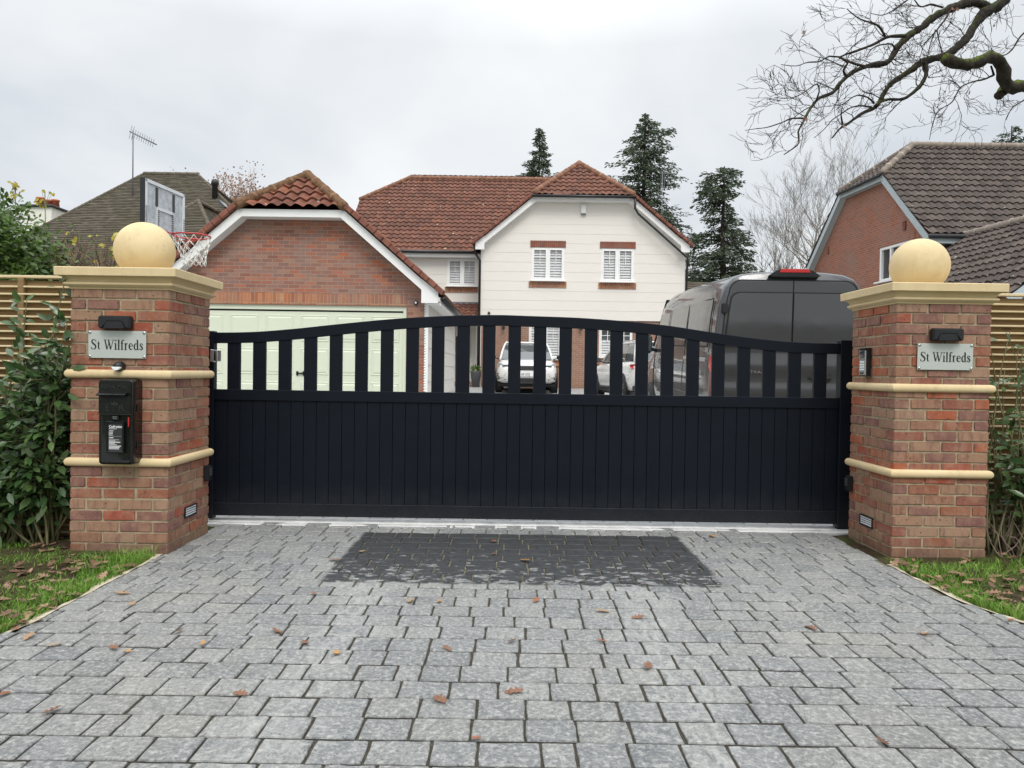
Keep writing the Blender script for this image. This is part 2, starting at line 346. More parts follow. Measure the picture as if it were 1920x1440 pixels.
# ------------------------------------------------------------------ mesh builder
class MB:
    def __init__(s): s.v = []; s.f = []; s.r = []; s.uvs = []; s.sm = []
    def add(s, vs, fs, r=None, uv=None, smooth=False):
        o = len(s.v); s.v.extend(Vector(p) for p in vs)
        for i, f in enumerate(fs):
            s.f.append(tuple(o + k for k in f)); s.r.append(r if r is not None else 0.0)
            s.uvs.append(uv[i] if uv else None); s.sm.append(smooth)
    def box(s, x0, x1, y0, y1, z0, z1, r=None):
        s.add([(x0, y0, z0), (x1, y0, z0), (x1, y1, z0), (x0, y1, z0), (x0, y0, z1), (x1, y0, z1), (x1, y1, z1), (x0, y1, z1)],
              [(0, 3, 2, 1), (4, 5, 6, 7), (0, 1, 5, 4), (1, 2, 6, 5), (2, 3, 7, 6), (3, 0, 4, 7)], r)
        return s
    def obox(s, c, ax, ay, az, r=None):
        c = Vector(c); ax, ay, az = map(Vector, (ax, ay, az))
        vs = [c + ax * i + ay * j + az * k for i, j, k in ((-1, -1, -1), (1, -1, -1), (1, 1, -1), (-1, 1, -1), (-1, -1, 1), (1, -1, 1), (1, 1, 1), (-1, 1, 1))]
        s.add(vs, [(0, 3, 2, 1), (4, 5, 6, 7), (0, 1, 5, 4), (1, 2, 6, 5), (2, 3, 7, 6), (3, 0, 4, 7)], r); return s
    def bar(s, a, b, w, h, up=(0, 0, 1)):
        a, b = Vector(a), Vector(b); d = b - a; n = d.normalized()
        side = n.cross(Vector(up)).normalized(); u = side.cross(n)
        return s.obox((a + b) / 2, d / 2, side * w / 2, u * h / 2)
    def tube(s, pts, rads, n=8, cap=True, r=None):
        pts = [Vector(p) for p in pts]
        if not hasattr(rads, '__len__'): rads = [rads] * len(pts)
        vs = []; prev = None
        for i, p in enumerate(pts):
            d = (pts[min(i + 1, len(pts) - 1)] - pts[max(i - 1, 0)])
            if d.length < 1e-9: d = Vector((0, 0, 1))
            d.normalize()
            if prev is None:
                a = Vector((0, 0, 1)) if abs(d.z) < .9 else Vector((1, 0, 0))
                x = d.cross(a).normalized()
            else:
                x = prev - d * prev.dot(d)
                x = x.normalized() if x.length > 1e-6 else d.orthogonal().normalized()
            prev = x; y = d.cross(x)
            for k in range(n):
                t = 2 * math.pi * k / n
                vs.append(p + (x * math.cos(t) + y * math.sin(t)) * rads[i])
        fs = []
        for i in range(len(pts) - 1):
            for k in range(n):
                k2 = (k + 1) % n
                fs.append((i * n + k, i * n + k2, (i + 1) * n + k2, (i + 1) * n + k))
        if cap:
            fs.append(tuple(range(n - 1, -1, -1))); fs.append(tuple((len(pts) - 1) * n + k for k in range(n)))
        s.add(vs, fs, r, smooth=n > 4); return s
    def prism(s, poly, axis, d0, d1, r=None):
        mk = {'y': lambda p, d: (p[0], d, p[1]), 'x': lambda p, d: (d, p[0], p[1]), 'z': lambda p, d: (p[0], p[1], d)}[axis]
        n = len(poly); vs = [mk(p, d0) for p in poly] + [mk(p, d1) for p in poly]
        fs = [tuple(range(n)), tuple(range(2 * n - 1, n - 1, -1))] + [(i, n + i, n + (i + 1) % n, (i + 1) % n) for i in range(n)]
        s.add(vs, fs, r); return s
    def lathe(s, prof, c, n=24, axis='z', smooth=True):
        vs = []; c = Vector(c)
        for (rr, h) in prof:
            for k in range(n):
                t = 2 * math.pi * k / n; a, b = rr * math.cos(t), rr * math.sin(t)
                vs.append(c + (Vector((a, b, h)) if axis == 'z' else Vector((h, a, b)) if axis == 'x' else Vector((a, h, b))))
        fs = [(i * n + k, i * n + (k + 1) % n, (i + 1) * n + (k + 1) % n, (i + 1) * n + k) for i in range(len(prof) - 1) for k in range(n)]
        fs.append(tuple(range(n))); fs.append(tuple((len(prof) - 1) * n + k for k in range(n)))
        s.add(vs, fs, smooth=smooth); return s
    def quad(s, a, b, c, d, r=None): s.add([a, b, c, d], [(0, 1, 2, 3)], r); return s
    def leaf(s, p, d, nrm, L, wd, r):
        p = Vector(p); d = Vector(d).normalized(); nrm = Vector(nrm); nrm = nrm - d * nrm.dot(d)
        nrm = nrm.normalized() if nrm.length > 1e-5 else d.orthogonal().normalized()
        sd = d.cross(nrm); dr = nrm * (-L * .12)
        vs = [p, p + d * L * .3 + sd * wd * .45, p + d * L * .65 + sd * wd * .42 + dr * .5, p + d * L + dr * 1.6,
              p + d * L * .65 - sd * wd * .42 + dr * .5, p + d * L * .3 - sd * wd * .45, p + d * L * .33 - nrm * wd * .14, p + d * L * .66 - nrm * wd * .1 + dr * .5]
        s.add(vs, [(0, 1, 6), (1, 2, 7, 6), (2, 3, 7), (0, 6, 5), (6, 7, 4, 5), (7, 3, 4)], r, smooth=True)
    def build(s, name, mat, parent=None, smooth=None, bevel=0, seg=1, world=True, clips=(), weld=False, fix=True, rnd=None, subsurf=0):
        if not s.v: return None
        off = Vector((0, 0, 0))
        if parent is not None and world:
            q = parent
            while q is not None: off += q.location; q = q.parent
        me = bpy.data.meshes.new(name)
        me.from_pydata([p - off for p in s.v], [], s.f)
        use_r = any(x != 0.0 for x in s.r) if rnd is None else rnd
        if any(u is not None for u in s.uvs):
            uvl = me.uv_layers.new(name='UVMap')
            for p, u in zip(me.polygons, s.uvs):
                if u:
                    for li, q in zip(p.loop_indices, u): uvl.data[li].uv = q
        if use_r:
            ca = me.color_attributes.new('rnd', 'FLOAT_COLOR', 'CORNER')
            for p, x in zip(me.polygons, s.r):
                for li in p.loop_indices: ca.data[li].color = (x, x, x, 1)
        for p, x in zip(me.polygons, s.sm): p.use_smooth = x if smooth is None else smooth
        if bevel or clips or weld or fix:
            bm = bmesh.new(); bm.from_mesh(me)
            if weld: bmesh.ops.remove_doubles(bm, verts=bm.verts, dist=.0005)
            for co, no in clips:
                bmesh.ops.bisect_plane(bm, geom=bm.verts[:] + bm.edges[:] + bm.faces[:], dist=1e-5, plane_co=Vector(co) - off, plane_no=Vector(no), clear_outer=True)
            if fix and len(bm.faces) < 60000: bmesh.ops.recalc_face_normals(bm, faces=bm.faces)
            if bevel: bmesh.ops.bevel(bm, geom=[e for e in bm.edges if len(e.link_faces) == 2 and e.calc_face_angle(0) > .5], offset=bevel, segments=seg, affect='EDGES', clamp_overlap=True)
            bm.to_mesh(me); bm.free()
        if mat is not None: me.materials.append(MT[mat] if isinstance(mat, str) else mat)
        o = bpy.data.objects.new(name, me); COL.objects.link(o)
        if parent is not None: o.parent = parent
        if subsurf:
            m = o.modifiers.new('s', 'SUBSURF'); m.levels = subsurf; m.render_levels = subsurf
        return o

def tag(o, label, cat, group=None):
    o['label'] = label; o['category'] = cat
    if group: o['group'] = group
    return o
def thing(name, label, cat, loc=(0, 0, 0), rotz=0, group=None):
    o = bpy.data.objects.new(name, None); COL.objects.link(o); o.empty_display_size = .2
    o.location = loc; o.rotation_euler = (0, 0, rotz)
    return tag(o, label, cat, group)
def struct(o): o['kind'] = 'structure'; return o
def stuff(o): o['kind'] = 'stuff'; return o
def copy_tree(o, parent=None):
    c = o.copy(); COL.objects.link(c)
    if parent: c.parent = parent
    for ch in list(o.children): copy_tree(ch, c)
    return c

def text_mesh(txt, size, depth=.002, align='CENTER', bold=0.0):
    cu = bpy.data.curves.new('t', 'FONT'); cu.body = txt; cu.size = size; cu.extrude = depth; cu.align_x = align; cu.align_y = 'CENTER'; cu.offset = bold
    ob = bpy.data.objects.new('t', cu); COL.objects.link(ob)
    bpy.context.view_layer.update()
    me = bpy.data.meshes.new_from_object(ob.evaluated_get(bpy.context.evaluated_depsgraph_get()))
    bpy.data.objects.remove(ob); bpy.data.curves.remove(cu)
    vs = [v.co.copy() for v in me.vertices]; fs = [tuple(p.vertices) for p in me.polygons]
    bpy.data.meshes.remove(me); return vs, fs
def add_text(mb, txt, size, org, xdir, ydir, depth=.002, align='CENTER', bold=0.0, sx=1.0):
    vs, fs = text_mesh(txt, size, depth, align, bold)
    X = Vector(xdir); Yv = Vector(ydir); Z = X.cross(Yv); o = Vector(org)
    mb.add([o + X * v.x * sx + Yv * v.y + Z * v.z for v in vs], fs)

# serif lettering drawn as pen strokes: x, y, pen width (cap height 1)
SER = {
 'S': (.60, [[(.52,.76,.05),(.50,.88,.05),(.38,.975,.055),(.24,.97,.09),(.13,.88,.11),(.12,.76,.13),(.22,.62,.15),(.40,.48,.16),(.50,.35,.14),(.50,.20,.12),(.42,.08,.09),(.28,.025,.055),(.16,.07,.05),(.09,.17,.05),(.07,.28,.05)],[(.52,.72,.035),(.52,.97,.035)],[(.07,.02,.035),(.07,.30,.035)]]),
 't': (.34, [[(.15,.85,.04),(.15,.60,.12),(.15,.20,.12),(.18,.07,.09),(.24,.04,.06),(.32,.10,.04)],[(.02,.64,.045),(.30,.64,.045)]]),
 'W': (1.0, [[(.10,.95,.10),(.32,.04,.13)],[(.32,.04,.05),(.52,.80,.05)],[(.46,.95,.10),(.68,.04,.13)],[(.68,.04,.05),(.92,.93,.05)],[(.00,.975,.04),(.24,.975,.04)],[(.36,.975,.04),(.60,.975,.04)],[(.80,.975,.04),(1.02,.975,.04)]]),
 'i': (.28, [[(.14,.64,.12),(.14,.03,.12)],[(.02,.02,.04),(.26,.02,.04)],[(.03,.62,.04),(.16,.66,.04)],[(.14,.86,.13),(.14,.98,.13)]]),
 'l': (.28, [[(.14,1.0,.12),(.14,.03,.12)],[(.02,.02,.04),(.26,.02,.04)],[(.03,.98,.04),(.16,1.0,.04)]]),
 'f': (.34, [[(.36,.90,.10),(.31,.99,.05),(.22,.98,.07),(.15,.86,.11),(.15,.60,.12),(.15,.03,.12)],[(.03,.02,.04),(.30,.02,.04)],[(.02,.64,.045),(.30,.64,.045)]]),
 'r': (.38, [[(.14,.64,.12),(.14,.03,.12)],[(.03,.02,.04),(.28,.02,.04)],[(.03,.62,.04),(.16,.66,.04)],[(.16,.48,.05),(.24,.62,.07),(.33,.62,.11)]]),
 'e': (.48, [[(.09,.38,.045),(.42,.38,.045)],[(.42,.40,.07),(.38,.56,.07),(.26,.65,.05),(.14,.58,.09),(.09,.40,.12),(.12,.18,.12),(.22,.05,.09),(.33,.05,.05),(.43,.16,.04)]]),
 'd': (.54, [[(.40,.52,.05),(.32,.63,.05),(.20,.63,.07),(.10,.48,.11),(.09,.28,.12),(.14,.10,.10),(.24,.03,.07),(.34,.07,.05),(.40,.16,.05)],[(.41,1.0,.12),(.41,.04,.12)],[(.29,.98,.04),(.42,1.0,.04)],[(.40,.03,.05),(.53,.05,.04)]]),
 's': (.40, [[(.33,.50,.05),(.28,.62,.05),(.18,.65,.06),(.10,.56,.08),(.11,.46,.10),(.22,.35,.12),(.32,.24,.12),(.32,.12,.09),(.24,.03,.06),(.13,.05,.05),(.06,.18,.04)],[(.335,.46,.03),(.335,.64,.03)],[(.055,.02,.03),(.055,.21,.03)]]),
 ' ': (.28, [])}
def serif(mb, txt, cap, org, xdir, ydir, depth=.002):
    X = Vector(xdir); Yv = Vector(ydir); Z = X.cross(Yv)
    tot = sum(SER[c][0] for c in txt) + .03 * len(txt)
    x = -tot / 2
    k = 0
    for c in txt:
        wd, strokes = SER[c]
        for st in strokes:
            k += 1
            dz = depth + .00005 * k
            pts = [Vector((x + p[0], p[1] - .5)) * cap for p in st]; n = len(pts)
            L = []; Rr = []
            for i, p in enumerate(pts):
                d = (pts[min(i + 1, n - 1)] - pts[max(i - 1, 0)]).normalized(); nn = Vector((-d.y, d.x)); w = st[i][2] * cap * .56
                L.append(p + nn * w); Rr.append(p - nn * w)
            vs = [Vector(org) + X * q.x + Yv * q.y + Z * dz for q in L + Rr]
            mb.add(vs, [(i, i + 1, n + i + 1, n + i) for i in range(n - 1)])
        x += wd + .03

# ------------------------------------------------------------------ roofs
def tiled(name, mat, P0, Uv, Vv, poly, parent, tw=.235, ch=.33, amp=.05, riser=.028, nu=8, plain=False):
    """a tiled slope: P0 origin on the eaves, Uv along them, Vv up the slope; poly the convex outline in (u, v)"""
    P0, Uv, Vv = Vector(P0), Vector(Uv).normalized(), Vector(Vv).normalized(); N = Uv.cross(Vv).normalized()
    if N.z < 0: N = -N
    us = [p[0] for p in poly]; vs_ = [p[1] for p in poly]
    u0 = math.floor(min(us) / tw) * tw; u1 = max(us); v0 = min(vs_); v1 = max(vs_)
    nc = int(math.ceil((u1 - u0) / tw)) * nu; nr = int(math.ceil((v1 - v0) / ch))
    def wave(t):
        t %= 1.0
        if plain: return 0.0
        return amp * ((math.cos(2 * math.pi * t) * .5 + .5) ** .75)
    mb = MB(); vs = []; fs = []; uv = []
    rr = random.Random(3)
    jit = [[rr.uniform(-.006, .006) for _ in range(nc // nu + 2)] for _ in range(nr)]
    for j in range(nr):
        for e in (0, 1):
            for i in range(nc + 1):
                u = u0 + i * tw / nu; v = v0 + (j + e) * ch
                jj = jit[j][min(i // nu, len(jit[j]) - 1)] * (1 - e)
                hgt = wave(i / nu) + (riser + jj if e == 0 else 0.0)
                vs.append(P0 + Uv * u + Vv * (v + (0 if e else jj * 1.5)) + N * hgt)
    row = nc + 1
    for j in range(nr):
        a = 2 * j * row
        for i in range(nc):
            cu = i / nu; t0 = (cu + .001, j + .02); t1 = (cu + 1 / nu - .001, j + .02)
            fs.append((a + i, a + i + 1, a + row + i + 1, a + row + i)); uv.append([t0, t1, (t1[0], j + .98), (t0[0], j + .98)])
            if j:
                b = a - row
                fs.append((b + i, b + i + 1, a + i + 1, a + i)); uv.append([t0, t1, t1, t0])
    mb.add(vs, fs, uv=uv, smooth=False)
    clips = []
    n = len(poly); cx = sum(us) / n; cy = sum(vs_) / n
    for i in range(n):
        a, b = poly[i], poly[(i + 1) % n]
        d = (b[0] - a[0], b[1] - a[1]); nn = (d[1], -d[0])
        if (cx - a[0]) * nn[0] + (cy - a[1]) * nn[1] > 0: nn = (-nn[0], -nn[1])
        clips.append((P0 + Uv * a[0] + Vv * a[1], Uv * nn[0] + Vv * nn[1]))
    # eaves edge thickness
    o = mb.build(name, mat, parent, clips=clips, fix=False)
    return o
def slope(name, mat, corners, parent, **kw):
    """tiled slope from 3D corners, first two along the eaves (left to right seen from outside)"""
    c = [Vector(p) for p in corners]; Uv = (c[1] - c[0]).normalized(); N = None
    for p in c[2:]:
        N = Uv.cross(p - c[0])
        if N.length > .1: break
    N.normalize()
    if N.z < 0: N = -N
    Vv = N.cross(Uv).normalized()
    if Vv.z < 0: Vv = -Vv
    poly = [((p - c[0]).dot(Uv), (p - c[0]).dot(Vv)) for p in c]
    return tiled(name, mat, c[0], Uv, Vv, poly, parent, **kw)
def ridge(mb, a, b, r=.11, seg=.42):
    a, b = Vector(a), Vector(b); L = (b - a).length; n = max(1, int(L / seg)); 
    for i in range(n):
        p = a.lerp(b, i / n); q = a.lerp(b, (i + 1) / n + .01)
        mb.tube([p, p.lerp(q, .85), p.lerp(q, .86), q], [r, r * .94, r * 1.08, r * 1.08], 10)
def front_wall(name, mat, parent, x0, x1, z0, z1, y, holes=(), clips=(), reveal=.12, lap=0, board=.355, bz=0.0):
    """front face with real openings; lap>0 gives lapped boards"""
    mb = MB()
    xs = sorted(set([x0, x1] + [h[0] for h in holes] + [h[1] for h in holes])); zs = set([z0, z1] + [h[2] for h in holes] + [h[3] for h in holes])
    if lap:
        k = math.ceil((z0 - bz) / board)
        while bz + k * board < z1: zs.add(bz + k * board); k += 1
    zs = sorted(zs)
    def yo(z, low):
        if not lap: return y
        f = ((z - bz) / board) % 1.0
        if low is False and f < 1e-4: f = 1.0
        if low is True and f > .9999: f = 0.0
        return y - lap * (1 - f)
    inh = lambda x, z: any(h[0] < x < h[1] and h[2] < z < h[3] for h in holes)
    for a, b in zip(zs, zs[1:]):
        for c, d in zip(xs, xs[1:]):
            if inh((c + d) / 2, (a + b) / 2): continue
            ya, yb = yo(a, True), yo(b, False)
            mb.quad((c, ya, a), (d, ya, a), (d, yb, b), (c, yb, b))
            if lap:
                yp = yo(a, False)
                if abs(yp - ya) > 1e-4: mb.quad((c, yp, a), (d, yp, a), (d, ya, a), (c, ya, a))
    for h in holes:
        for p, q in (((h[0], h[2]), (h[0], h[3])), ((h[0], h[3]), (h[1], h[3])), ((h[1], h[3]), (h[1], h[2])), ((h[1], h[2]), (h[0], h[2]))):
            mb.quad((p[0], y - lap, p[1]), (q[0], y - lap, q[1]), (q[0], y + reveal, q[1]), (p[0], y + reveal, p[1]))
    return mb.build(name, mat, parent, clips=clips, fix=False)
def window(parent, x0, x1, z0, z1, y, bars=(1, 2), blind='blind', sashes=2, toplights=True, sill=True, half_blind=0.0, y1=None, frame='white_upvc', slats=True):
    f = MB(); t = .055
    f.box(x0, x1, y, y + .07, z1 - t, z1); f.box(x0, x1, y, y + .07, z0, z0 + t)
    f.box(x0, x0 + t, y + .002, y + .068, z0 + t, z1 - t); f.box(x1 - t, x1, y + .002, y + .068, z0 + t, z1 - t)
    ws = (x1 - x0 - 2 * t) / sashes
    for k in range(1, sashes):
        xx = x0 + t + ws * k; f.box(xx - .04, xx + .04, y + .002, y + .068, z0 + t, z1 - t)
    s2 = .045
    panes = []
    for k in range(sashes):
        a = x0 + t + ws * k + (.04 if k else 0); b = x0 + t + ws * (k + 1) - (.04 if k < sashes - 1 else 0)
        f.box(a, b, y - .012, y + .05, z1 - t - s2, z1 - t); f.box(a, b, y - .012, y + .05, z0 + t, z0 + t + s2)
        f.box(a, a + s2, y - .012, y + .05, z0 + t + s2, z1 - t - s2); f.box(b - s2, b, y - .012, y + .05, z0 + t + s2, z1 - t - s2)
        ia, ib, iz0, iz1 = a + s2, b - s2, z0 + t + s2, z1 - t - s2
        if toplights:
            hz = (iz1 - iz0) * .5
            f.box((ia + ib) / 2 - .012, (ia + ib) / 2 + .012, y + .004, y + .03, iz1 - hz, iz1)
            f.box(ia, ib, y + .006, y + .028, iz1 - hz * .5 - .012, iz1 - hz * .5 + .012)
        panes.append((ia, ib, iz0, iz1))
    w = f.build('window', frame, parent, bevel=.004)
    for (ia, ib, iz0, iz1) in panes:
        MB().box(ia - .005, ib + .005, y + .032, y + .038, iz0 - .005, iz1 + .005).build('pane', 'glass', w)
    if blind:
        b = MB()
        z = z0 + t + (z1 - z0) * half_blind * 0
        zt = z1 - t - (z1 - z0 - 2 * t) * half_blind
        while z < zt - .06:
            b.obox(((x0 + x1) / 2, y + .075, z + .04), ((x1 - x0) / 2 - t, 0, 0), (0, .014, .041), (0, .002, -.001)); z += .098
        for px_ in (x0 + .3 * (x1 - x0), x0 + .7 * (x1 - x0)): b.box(px_ - .02, px_ + .02, y + .088, y + .1, z0 + t, zt)
        b.build('shutter_blind', blind, w)
    MB().box(x0, x1, y + .30, y + .31, z0, z1).build('room_back', 'room', w)
    if sill: MB().box(x0 - .04, x1 + .04, y - .16, y - .001, z0 - .05, z0 - .004).build('sill', frame, w, bevel=.006)
    return w
# ================================================================== GROUND
def ground():
    ys = [-60, -20, 0, 6.6, 9.7, 15, 22, 27, 40, 120, 700]; xs = [-500, -60, -8, 8, 60, 500]
    vs = [(x, y, gz(y) - .03) for y in ys for x in xs]; n = len(xs)
    fs = [(j * n + i, j * n + i + 1, (j + 1) * n + i + 1, (j + 1) * n + i) for j in range(len(ys) - 1) for i in range(n - 1)]
    m = MB(); m.add(vs, fs); struct(m.build('ground', 'lawn'))
    # inner drive (behind the gate) up to the house
    ys = [6.06, 6.6, 9.7, 15, 22, 27.4]; m = MB()
    m.add([(x, y, gz(y) - .004) for y in ys for x in (-9, 13)], [(2 * j, 2 * j + 1, 2 * j + 3, 2 * j + 2) for j in range(len(ys) - 1)])
    struct(m.build('inner_driveway', 'inner'))
ground()

def edgeL(y): return -2.345 - (0.0 if y > 3.6 else (3.6 - y) ** 1.6 * .55)
def edgeR(y): return 2.56 + (0.0 if y > 4.25 else (4.25 - y) ** 1.5 * .42)
def paving():
    m = MB(); y = .1; rr = random.Random(11); row = 0
    widths = [.215, .2, .18, .165, .19, .205, .11]
    while y < 5.93:
        L = edgeL(y + .08); Rr = edgeR(y + .08)
        x = L - rr.uniform(0, .12); first = True
        xs_l = max(L, -6.5); xs_r = min(Rr, 6.5); x = xs_l - rr.uniform(0, .1)
        while x < xs_r:
            w = rr.choice(widths) + rr.uniform(-.008, .008)
            a = max(x, xs_l); b = min(x + w, xs_r)
            if b - a > .035:
                g = .0045 + rr.uniform(0, .002); gl = .0032 + rr.uniform(0, .002)
                x0, x1, y0, y1 = a + gl, b - gl, y + g, y + .16 - g
                col = rr.random(); z = rr.uniform(-.003, .002); tx, ty = rr.uniform(-.012, .012), rr.uniform(-.012, .012)
                per = []
                nx = 4 if b - a > .1 else 2
                for i in range(nx): per.append((x0 + (x1 - x0) * i / nx, y0))
                for i in range(3): per.append((x1, y0 + (y1 - y0) * i / 3))
                for i in range(nx): per.append((x1 - (x1 - x0) * i / nx, y1))
                for i in range(3): per.append((x0, y1 - (y1 - y0) * i / 3))
                cx, cy = (x0 + x1) / 2, (y0 + y1) / 2
                per = [(p[0] + rr.uniform(-.002, .002), p[1] + rr.uniform(-.0016, .0016)) for p in per]
                per = [(cx + (p[0] - cx) * .985, cy + (p[1] - cy) * .985) if (i % (nx + 3) in (0, nx)) else p for i, p in enumerate(per)]
                n = len(per); vs = []
                for (ins, dz) in ((0, -.03), (0, -.0062), (.0022, -.0018), (.0065, 0)):
                    for p in per:
                        dx, dy = cx - p[0], cy - p[1]; l = math.hypot(dx, dy)
                        px_, py_ = p[0] + dx / l * ins * 1.2, p[1] + dy / l * ins * 1.2
                        vs.append((px_, py_, z + dz + (px_ - cx) * tx + (py_ - cy) * ty + (rr.uniform(-.0012, .0012) if ins else 0)))
                fs = [(k * n + i, k * n + (i + 1) % n, (k + 1) * n + (i + 1) % n, (k + 1) * n + i) for k in range(3) for i in range(n)]
                fs.append(tuple(3 * n + i for i in range(n)))
                m.add(vs, fs, col)
            x += w
        y += .1605; row += 1
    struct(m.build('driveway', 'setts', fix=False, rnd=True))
    # bedding between the setts, kerb haunching, gate track
    m = MB(); N = 60; ys = [.0 + 5.95 * i / N for i in range(N + 1)]
    m.add([p for y in ys for p in ((max(edgeL(y), -6.5), y, -.011), (min(edgeR(y), 6.5), y, -.011))], [(2 * j, 2 * j + 1, 2 * j + 3, 2 * j + 2) for j in range(N)])
    struct(m.build('joint_filling', 'joint', fix=False))
    m = MB(); rr = random.Random(5)
    for s, e in ((-1, edgeL), (1, edgeR)):
        vs = []; ys = [4.98 - i * .06 for i in range(70)]
        for y in ys:
            x = e(y); w = (.045 + .02 * math.sin(y * 9) + rr.uniform(-.008, .008)) * max(.15, min(1, (y - 2.9) / 1.0))
            vs += [(x, y, -.002 + rr.uniform(-.003, .003)), (x + s * w, y, -.004 + rr.uniform(-.003, .003)), (x + s * (w + .02), y, -.04)]
        m.add(vs, [(3 * j + k, 3 * j + k + 1, 3 * j + k + 4, 3 * j + k + 3) for j in range(69) for k in (0, 1)])
    struct(m.build('kerb', 'concrete', fix=False))
    m = MB(); rr = random.Random(9)
    m.box(-2.6, 2.85, 5.93, 6.0, -.04, .001); m.box(-2.6, 2.85, 6.02, 6.2, -.04, .005)
    struct(m.build('threshold_strip', 'track_conc', bevel=.004))
    struct(MB().box(-2.6, 2.85, 6.0, 6.02, -.04, -.01).build('drain_slot', 'rubber'))
    m = MB(); m.box(-2.5, 2.8, 6.085, 6.115, .005, .022)
    o = m.build('gate_track', 'galv'); tag(o, 'low galvanised steel rail on the ground under the closed black gate', 'gate track')
paving()
def verge():
    rr = random.Random(21)
    for s, e, nm in ((-1, edgeL, 'verge'), (1, edgeR, 'verge')):
        m = MB(); xs = [0, .05, .2, .4, .7, 1, 1.4, 1.9, 2.6, 4, 6, 9]; ys = [1.5 + .15 * i for i in range(34)]
        vs = []
        for y in ys:
            for x in xs:
                hh = -.022 + (.03 * min(1, x * 2) + rr.uniform(-.012, .018) if x > .05 else 0)
                vs.append((e(y) + s * (x + .02), y, hh))
        n = len(xs); m.add(vs, [(j * n + i, j * n + i + 1, (j + 1) * n + i + 1, (j + 1) * n + i) for j in range(len(ys) - 1) for i in range(n - 1)], smooth=True)
        struct(m.build('verge', 'soil'))
    g = MB(); 
    from mathutils import noise as mn
    for s, e, cnt in ((-1, edgeL, 27000), (1, edgeR, 27000)):
        for _ in range(cnt):
            y = rr.uniform(2.6, 5.5); x = e(y) + s * (rr.random() ** 1.3 * 2.6 + .03)
            if s < 0 and y > 4.93 and x > -3.05: continue
            if s > 0 and y > 5.08 and x < 3.42: continue
            if y > 5.2: continue
            v = mn.noise(Vector((x * 1.5, y * 1.9, s * 3.0))) + .45 * mn.noise(Vector((x * 5, y * 5, 7)))
            if y > 4.95: v -= .35
            if v < -.24 and rr.random() > .12: continue
            h = rr.uniform(.025, .06) * (1 + max(0, v) * 1.6); a = rr.uniform(0, 6.28); w = rr.uniform(.0016, .0032)
            dx, dy = math.cos(a), math.sin(a); ln = h * rr.uniform(.2, 1.1); b = rr.uniform(0, 6.28)
            p = Vector((x, y, -.012)); sd = Vector((math.cos(b), math.sin(b), 0)) * w
            t1 = p + Vector((dx * ln * .35, dy * ln * .35, h * .6)); t2 = p + Vector((dx * ln, dy * ln, h * .9))
            g.add([p - sd, p + sd, t1 + sd * .8, t1 - sd * .8, t2], [(0, 1, 2, 3), (3, 2, 4)], max(.01, min(1, rr.random() * .7 + v * .4)))
    stuff(tag(g.build('grass', 'grass', fix=False, rnd=True), 'rough green grass growing in patches beside the paved drive', 'grass'))
    # moss / mortar crumbs left out; leaf litter
    l = MB()
    for s, e, cnt in ((-1, edgeL, 620), (1, edgeR, 620)):
        for _ in range(cnt):
            y = rr.uniform(2.9, 5.3); x = e(y) + s * (rr.random() ** 1.4 * 2.4 + .02)
            if s < 0 and y > 4.9 and x > -3.03: continue
            if s > 0 and y > 5.05 and x < 3.4: continue
            v = mn.noise(Vector((x * 1.5, y * 1.9, s * 3.0)))
            if v > .12 and rr.random() > .12: continue
            oak(l, (x, y, .004 + rr.random() * .02), rr, rr.uniform(.045, .09), rr.uniform(.1, .8))
    stuff(tag(l.build('leaf_litter', 'litter', fix=False, rnd=True), 'brown dead oak leaves lying in the soil and grass by the drive', 'dead leaves'))
def oak(mb, p, rr, L, tilt=.15, r=None):
    """one lobed oak leaf, curled"""
    out = [(0, .0), (.06, .03), (.10, .16), (.15, .19), (.20, .10), (.27, .14), (.36, .29), (.43, .27), (.45, .13), (.53, .17), (.62, .30), (.70, .26), (.70, .12), (.78, .15), (.88, .17), (.93, .08), (1.0, 0)]
    a = rr.uniform(0, 6.28); X = Vector((math.cos(a), math.sin(a), rr.uniform(-tilt, tilt) * .6)).normalized()
    Yv = Vector((-math.sin(a), math.cos(a), rr.uniform(-tilt, tilt))).normalized(); Z = X.cross(Yv)
    if Z.z < 0: Z = -Z
    cu = rr.uniform(.15, .6); cb = rr.uniform(-.3, .5); p = Vector(p) + Vector((0, 0, .004)); k = rr.uniform(.8, 1.1)
    rv = r if r else max(.01, rr.random())
    def P(u, v): return p + (X * (u - .5) + Yv * v * k + Z * (cu * v * v * 2 + cb * (u - .5) ** 2 * .8)) * L
    n = len(out); vs = [P(u, 0) for u, v in out] + [P(u, v) for u, v in out] + [P(u, -v) for u, v in out]
    mb.add(vs, [(i, i + 1, n + i + 1, n + i) for i in range(n - 1)] + [(i + 1, i, 2 * n + i, 2 * n + i + 1) for i in range(n - 1)], rv, smooth=True)
verge()

